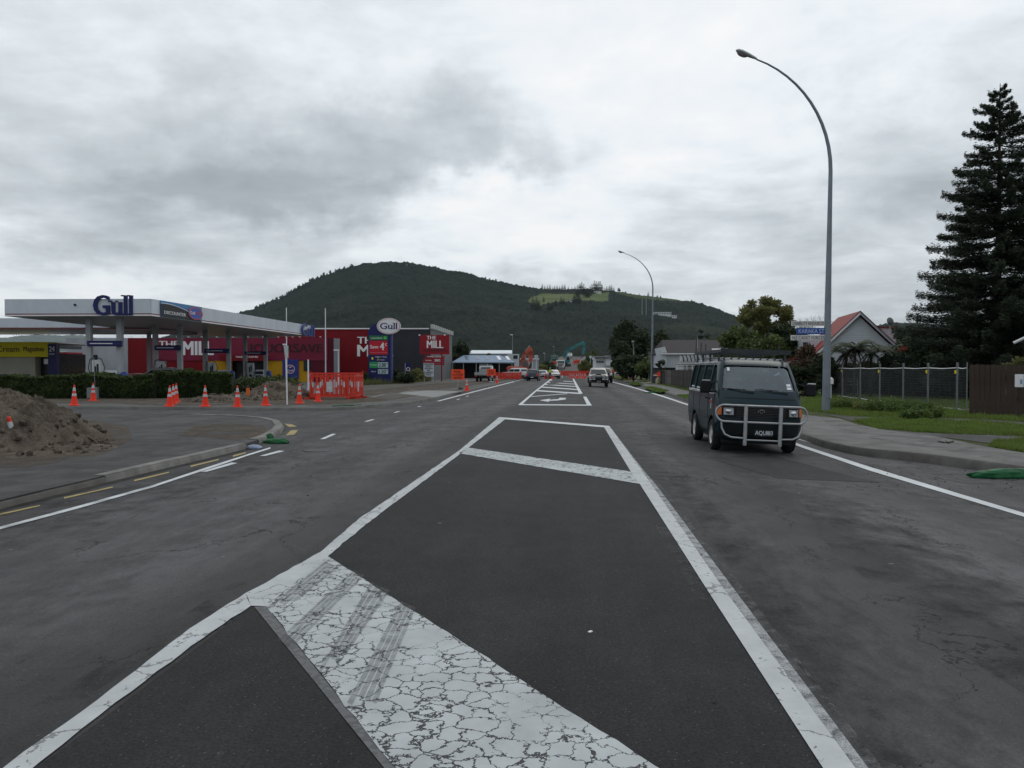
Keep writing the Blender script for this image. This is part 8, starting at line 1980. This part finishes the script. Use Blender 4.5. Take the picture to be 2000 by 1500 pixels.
# bollard
b_ = CB(484, 40.5, .18); f = empty('bollard', b_, 0, 'orange bollard with a black cap standing in the soil heap', 'bollard'); m = MB(); m.lathe([(.09, 0), (.09, .50)], 14); m.build('sleeve', M('bollard_orange', (.65, .14, .03), .5), f, smooth=40); m = MB(); m.lathe([(.095, .50), (.095, .58), (.02, .60)], 14); m.build('cap', BLK, f, smooth=40); m = MB(); m.lathe([(.26, -.08), (.17, .04), (.1, .08)], 14); m.build('collar', M('dark_soil_ring', (.03, .03, .032), .9), f)
m = MB(); m.cbox((0, 0, 0), .07, .05, .32, M=Matrix.Rotation(R(55), 4, 'Y')); o = m.build('timber_offcut', M('pale_timber')); o.location = CB(473, 39.5, .18); tag(o, 'pale timber offcut leaning in the soil by the orange bollard', 'timber')
# soil heaps
def mound(name, label, px_c, d, rx, ry, h, seed, res=150, mat=SOIL, z=ZL, rough=.22, skew=0):
    c = CB(px_c, d, z); xs_ = np.linspace(-1.25, 1.25, res); X_, Y_ = np.meshgrid(xs_ * rx, xs_ * ry); rr_ = np.sqrt((X_ / rx) ** 2 + (Y_ / ry) ** 2)
    wob = vnoise(X_ * .8, Y_ * .8, seed, 4, .55); q = np.clip(1 - rr_ - wob * .22, 0, 1)
    H = h * (q ** .8) * (1.0 + .3 * wob) * 1.25; H = np.minimum(H, h * (1 + .12 * wob)); H += (vnoise(X_ * 3.2, Y_ * 3.2, seed + 2, 5, .65) * rough * .45 + np.abs(vnoise(X_ * 9, Y_ * 9, seed + 4, 3, .6)) * rough * .25) * np.clip(q * 4, 0, 1) * min(1.0, h)
    H = np.where(q > 0, np.maximum(H, .0), -.06)
    V = np.stack([X_, Y_, H], -1).reshape(-1, 3); idx = np.arange(res * res).reshape(res, res); Fq = np.stack([idx[:-1, :-1], idx[:-1, 1:], idx[1:, 1:], idx[1:, :-1]], -1).reshape(-1, 4)
    keep = (H.reshape(-1)[Fq] > -.05).any(1); o = link(name, fast_mesh(name, V, Fq[keep], mat, True)); o.location = c; o.rotation_euler = (0, 0, YAW); tag(o, label, 'soil heap')
    # clods
    rng = random.Random(seed); bm = bmesh.new()
    for i in range(int(70 * rx)):
        a, q_ = rng.uniform(0, 6.28), rng.uniform(0, 1.05) ** .5; x, y = rx * q_ * math.cos(a), ry * q_ * math.sin(a)
        ix, iy = int((x / rx / 1.25 + 1) / 2 * (res - 1)), int((y / ry / 1.25 + 1) / 2 * (res - 1)); zz = max(0, float(H[min(res - 1, max(0, iy)), min(res - 1, max(0, ix))])); s_ = rng.uniform(.02, .07) * (1 + .4 * rough)
        g_ = bmesh.ops.create_icosphere(bm, subdivisions=1, radius=s_, matrix=Matrix.Translation((x, y, zz + s_ * .3)))
        for v in g_['verts']: v.co += Vector((rng.gauss(0, s_ * .2), rng.gauss(0, s_ * .2), rng.gauss(0, s_ * .2)))
    me = bpy.data.meshes.new('clods'); bm.to_mesh(me); bm.free(); k = link('clods', me, o, mat); k['kind'] = 'stuff'
    return o
mound('soil_mound', 'big brown mound of dug soil on the left footpath with a cone tip poking out', -8, 16.6, 1.95, 2.6, 1.02, 5, 190, rough=.5)
mound('soil_heap', 'flat apron of loose soil spreading right from the big mound', 88, 15.8, 1.15, 1.4, .12, 8, 110)
mound('soil_heap', 'low brown soil heap between the first cones and the orange bollard', 424, 39, 1.7, .9, .34, 11, 110)
mound('soil_heap', 'long soil heap under the orange bollard', 480, 41, 1.9, 1.2, .36, 12, 110)
mound('soil_heap', 'higher soil heap directly left of the white post', 545, 43.5, 2.0, 1.6, .88, 13, 130, rough=.4)
mound('rubble_heap', 'low dark rubble beside the ramp barriers', 1068, 200, 5, 3, .9, 14, 60)
BC = cone(G(32, 868, ZL) + FWD * .1 + Vector((0, 0, -.20)), 'cone buried in the big soil mound with only its tip showing', (.15, .1), 1.0, None)
bpy.context.view_layer.update()
_m = bpy.data.objects['soil_mound']; _iv = _m.matrix_world.inverted(); _ok, _l, _n, _i = _m.ray_cast(_iv @ Vector((0, 0, EYE)), (_iv.to_3x3() @ ray(32, 828)).normalized())
if _ok: BC.location = _m.matrix_world @ _l + FWD * .05 - Vector((0, 0, .74))
# mesh fence panels
FM = M('fence_galvanised', (.17, .18, .19), .4, .4); WM = M('fence_wire', (.085, .09, .10), .5, .2)
fpx = [(1600, 770.5), (1645, 777), (1680, 782), (1718, 787), (1764, 791.5), (1812, 797), (1869, 803), (1889, 805.5)]
FP = [G(x, y, ZR) for x, y in fpx]
for i in range(len(FP) - 1):
    A, B = FP[i], FP[i + 1]; L = (B - A).length; rot = math.atan2(B.y - A.y, B.x - A.x)
    r_ = empty('fence_panel', A, rot, ['first mesh fence panel, behind the street lamp', 'second mesh fence panel from the street lamp', 'third mesh fence panel from the street lamp, with a yellow tag', 'fourth mesh fence panel from the street lamp', 'fifth mesh fence panel, with a yellow tag at its top', 'sixth and longest mesh fence panel before the plank fence', 'narrow mesh fence panel touching the plank fence'][i], 'fence', 'temporary mesh fence panels')
    H = 1.70; sag = .03
    m = MB(); m.tube([(.04, 0, H - .0), (L / 2, 0, H - .03), (L - .04, 0, H)], .019, 6); m.build('top_rail', WLET, r_)
    m = MB(); m.tube([(.04, 0, .10), (L / 2, 0, .08), (L - .04, 0, .10)], .017, 6); m.build('bottom_rail', WLET, r_)
    for x in (.05, L - .05): m = MB(); m.tube([(x, 0, -.02), (x, 0, H + .22)], .024, 6); m.build('post', FM, r_)
    m = MB(); n1, n2 = int(L / .10), int(H / .12)
    for k in range(1, n1): x = k * L / n1; m.box(x - .004, x + .004, -.004, .004, .1, H)
    for k in range(1, n2): z = .1 + k * (H - .1) / n2; m.box(.05, L - .05, -.002, .002, z - .004, z + .004)
    o = m.build('wire_mesh', WM, r_, recalc=False); o['kind'] = 'stuff'
    m = MB(); m.cbox((L - .03, 0, .06), .30, .55, .12); bevel(m.build('foot_block', CONC, r_), .02)
    if i in (2, 4, 5, 0): m = MB(); m.cbox((L - .06, -.04, H - .16), .10, .03, .13); m.build('tag', YEL, r_)
f = FR('garden_seat', 1665, 48.5, 'faint grey rails of a gate behind the second mesh panel', 'gate', z=0); 
for py in (739, 744, 751): f.part('rail', COLU, (f.x(1648), f.x(1676), 0, .04, f.h(py + .9), f.h(py)))
for px in (1648, 1675): f.part('post', COLU, (f.x(px), f.x(px + 1.2), 0, .05, 0, f.h(738)))
# letter boxes
f = FR('letter_box', 1625, 43, 'small white letter box on a post behind the near street lamp', 'letter box', z=0); f.part('box', WLET, (-.09, .09, 0, .25, f.h(750), f.h(740))); f.part('post', COLU, (-.03, .03, .08, .14, 0, f.h(750)))
m = MB(); m.lathe([(.095, 0), (.07, .06), (.01, .08)], 10, Matrix.Translation((0, .12, f.h(740)))); m.build('lid', WLET, f.root)
f = FR('letter_box', 1994, 26.5, 'white letter box on a brown post at the right edge of the photo', 'letter box', z=ZR); f.part('box', WLET, (f.x(1989), f.x(1999), -.02, .18, f.h(756), f.h(731))); f.part('label', M('blue_print', (.2, .3, .5), .5), (f.x(1992), f.x(1996), -.03, -.02, f.h(750), f.h(741))); f.part('post', M('dark_brown_planks'), (f.x(1996), f.x(2005), .2, .32, 0, f.h(776))); f.part('post', M('dark_brown_planks'), (f.x(1997), f.x(2001), .19, .25, 0, f.h(731)))
# litter
GB = M('green_mesh_bag', (.008, .09, .03), .5, var=.4, scale=8)
lump('sand_sock', 'green filter sock lying in the corner gutter on the left', G(540, 866) + Vector((0, 0, .0)), .30, .12, .09, GB, 5, 'filter sock', 3)
lump('sand_sock', 'small green end of the filter sock nearer the kerb', G(527, 861) + Vector((0, 0, .02)), .10, .09, .12, GB, 9, 'filter sock', 3)
lump('sand_sock', 'long green filter sock in the right gutter at the edge of the photo', G(1975, 934) + Vector((0, 0, .0)), .62, .13, .12, GB, 6, 'filter sock', 3)
lump('sand_sock', 'distant green filter sock against the right kerb', G(1272, 768) + Vector((0, 0, .0)), .6, .12, .08, GB, 7, 'filter sock', 3)
lump('plastic_bag', 'crumpled blue and white plastic bag in the gutter on the left', G(497, 877), .16, .10, .07, M('bag_plastic', (.24, .28, .38), .35, var=.5, scale=12), 8, 'litter', 4)
m = MB(); pp = [G(x, y, ZL) + Vector((0, 0, .02)) for x, y in ((650, 794), (668, 793), (690, 792.5), (705, 790.5))]; m.tube(pp, .03, 5); tag(m.build('green_hose', GB), 'thin green sock lying along the far kerb below the orange pen', 'hose')
m = MB(); pp = [G(x, y, ZR) + Vector((0, 0, .03)) for x, y in ((1832, 864), (1842, 866.5), (1852, 867), (1860, 865), (1863, 864))]; m.tube(pp, [.012, .018, .02, .016, .008], 5); m.tube([pp[2], G(1846, 864.5, ZR) + Vector((0, 0, .05))], .008, 4); tag(m.build('stick', BARK), 'crooked stick lying on the pale footpath on the right', 'stick')
m = MB(); m.lathe([(.30, .0), (.30, .009), (.26, .010), (.01, .010)], 24, Matrix.Translation(G(621, 880))); tag(m.build('manhole_cover', M('cast_iron', (.05, .05, .052), .6, .3)), kind='structure')
bm = bmesh.new(); rg = random.Random(3)
for i in range(90):
    if i < 70: px, py = rg.uniform(1650, 2000), rg.uniform(912, 960)
    elif i < 74: px, py = rg.uniform(1250, 1600), rg.uniform(980, 1400)
    else: px, py = rg.uniform(560, 800), rg.uniform(850, 1000)
    s_ = rg.uniform(.004, .014); bmesh.ops.create_icosphere(bm, subdivisions=1, radius=s_, matrix=Matrix.Translation(G(px, py) + Vector((0, 0, s_ * .5))))
me = bpy.data.meshes.new('loose_stones'); bm.to_mesh(me); bm.free(); tag(link('loose_stones', me, None, SOIL), 'loose stones scattered along the right gutter and the road', 'stones', None, 'stuff')
for i, (px, py) in enumerate([(1153, 1236), (742, 762)]):
    m = MB(); m.cbox((0, 0, 0), .028, .018, .006, rnd.uniform(0, 3)); o = m.build('litter_scrap', WLET); o.location = G(px, py) + Vector((0, 0, .008)); tag(o, ['tiny white scrap on the dark asphalt of the traffic island', 'small scrap on the far driveway'][i], 'litter')
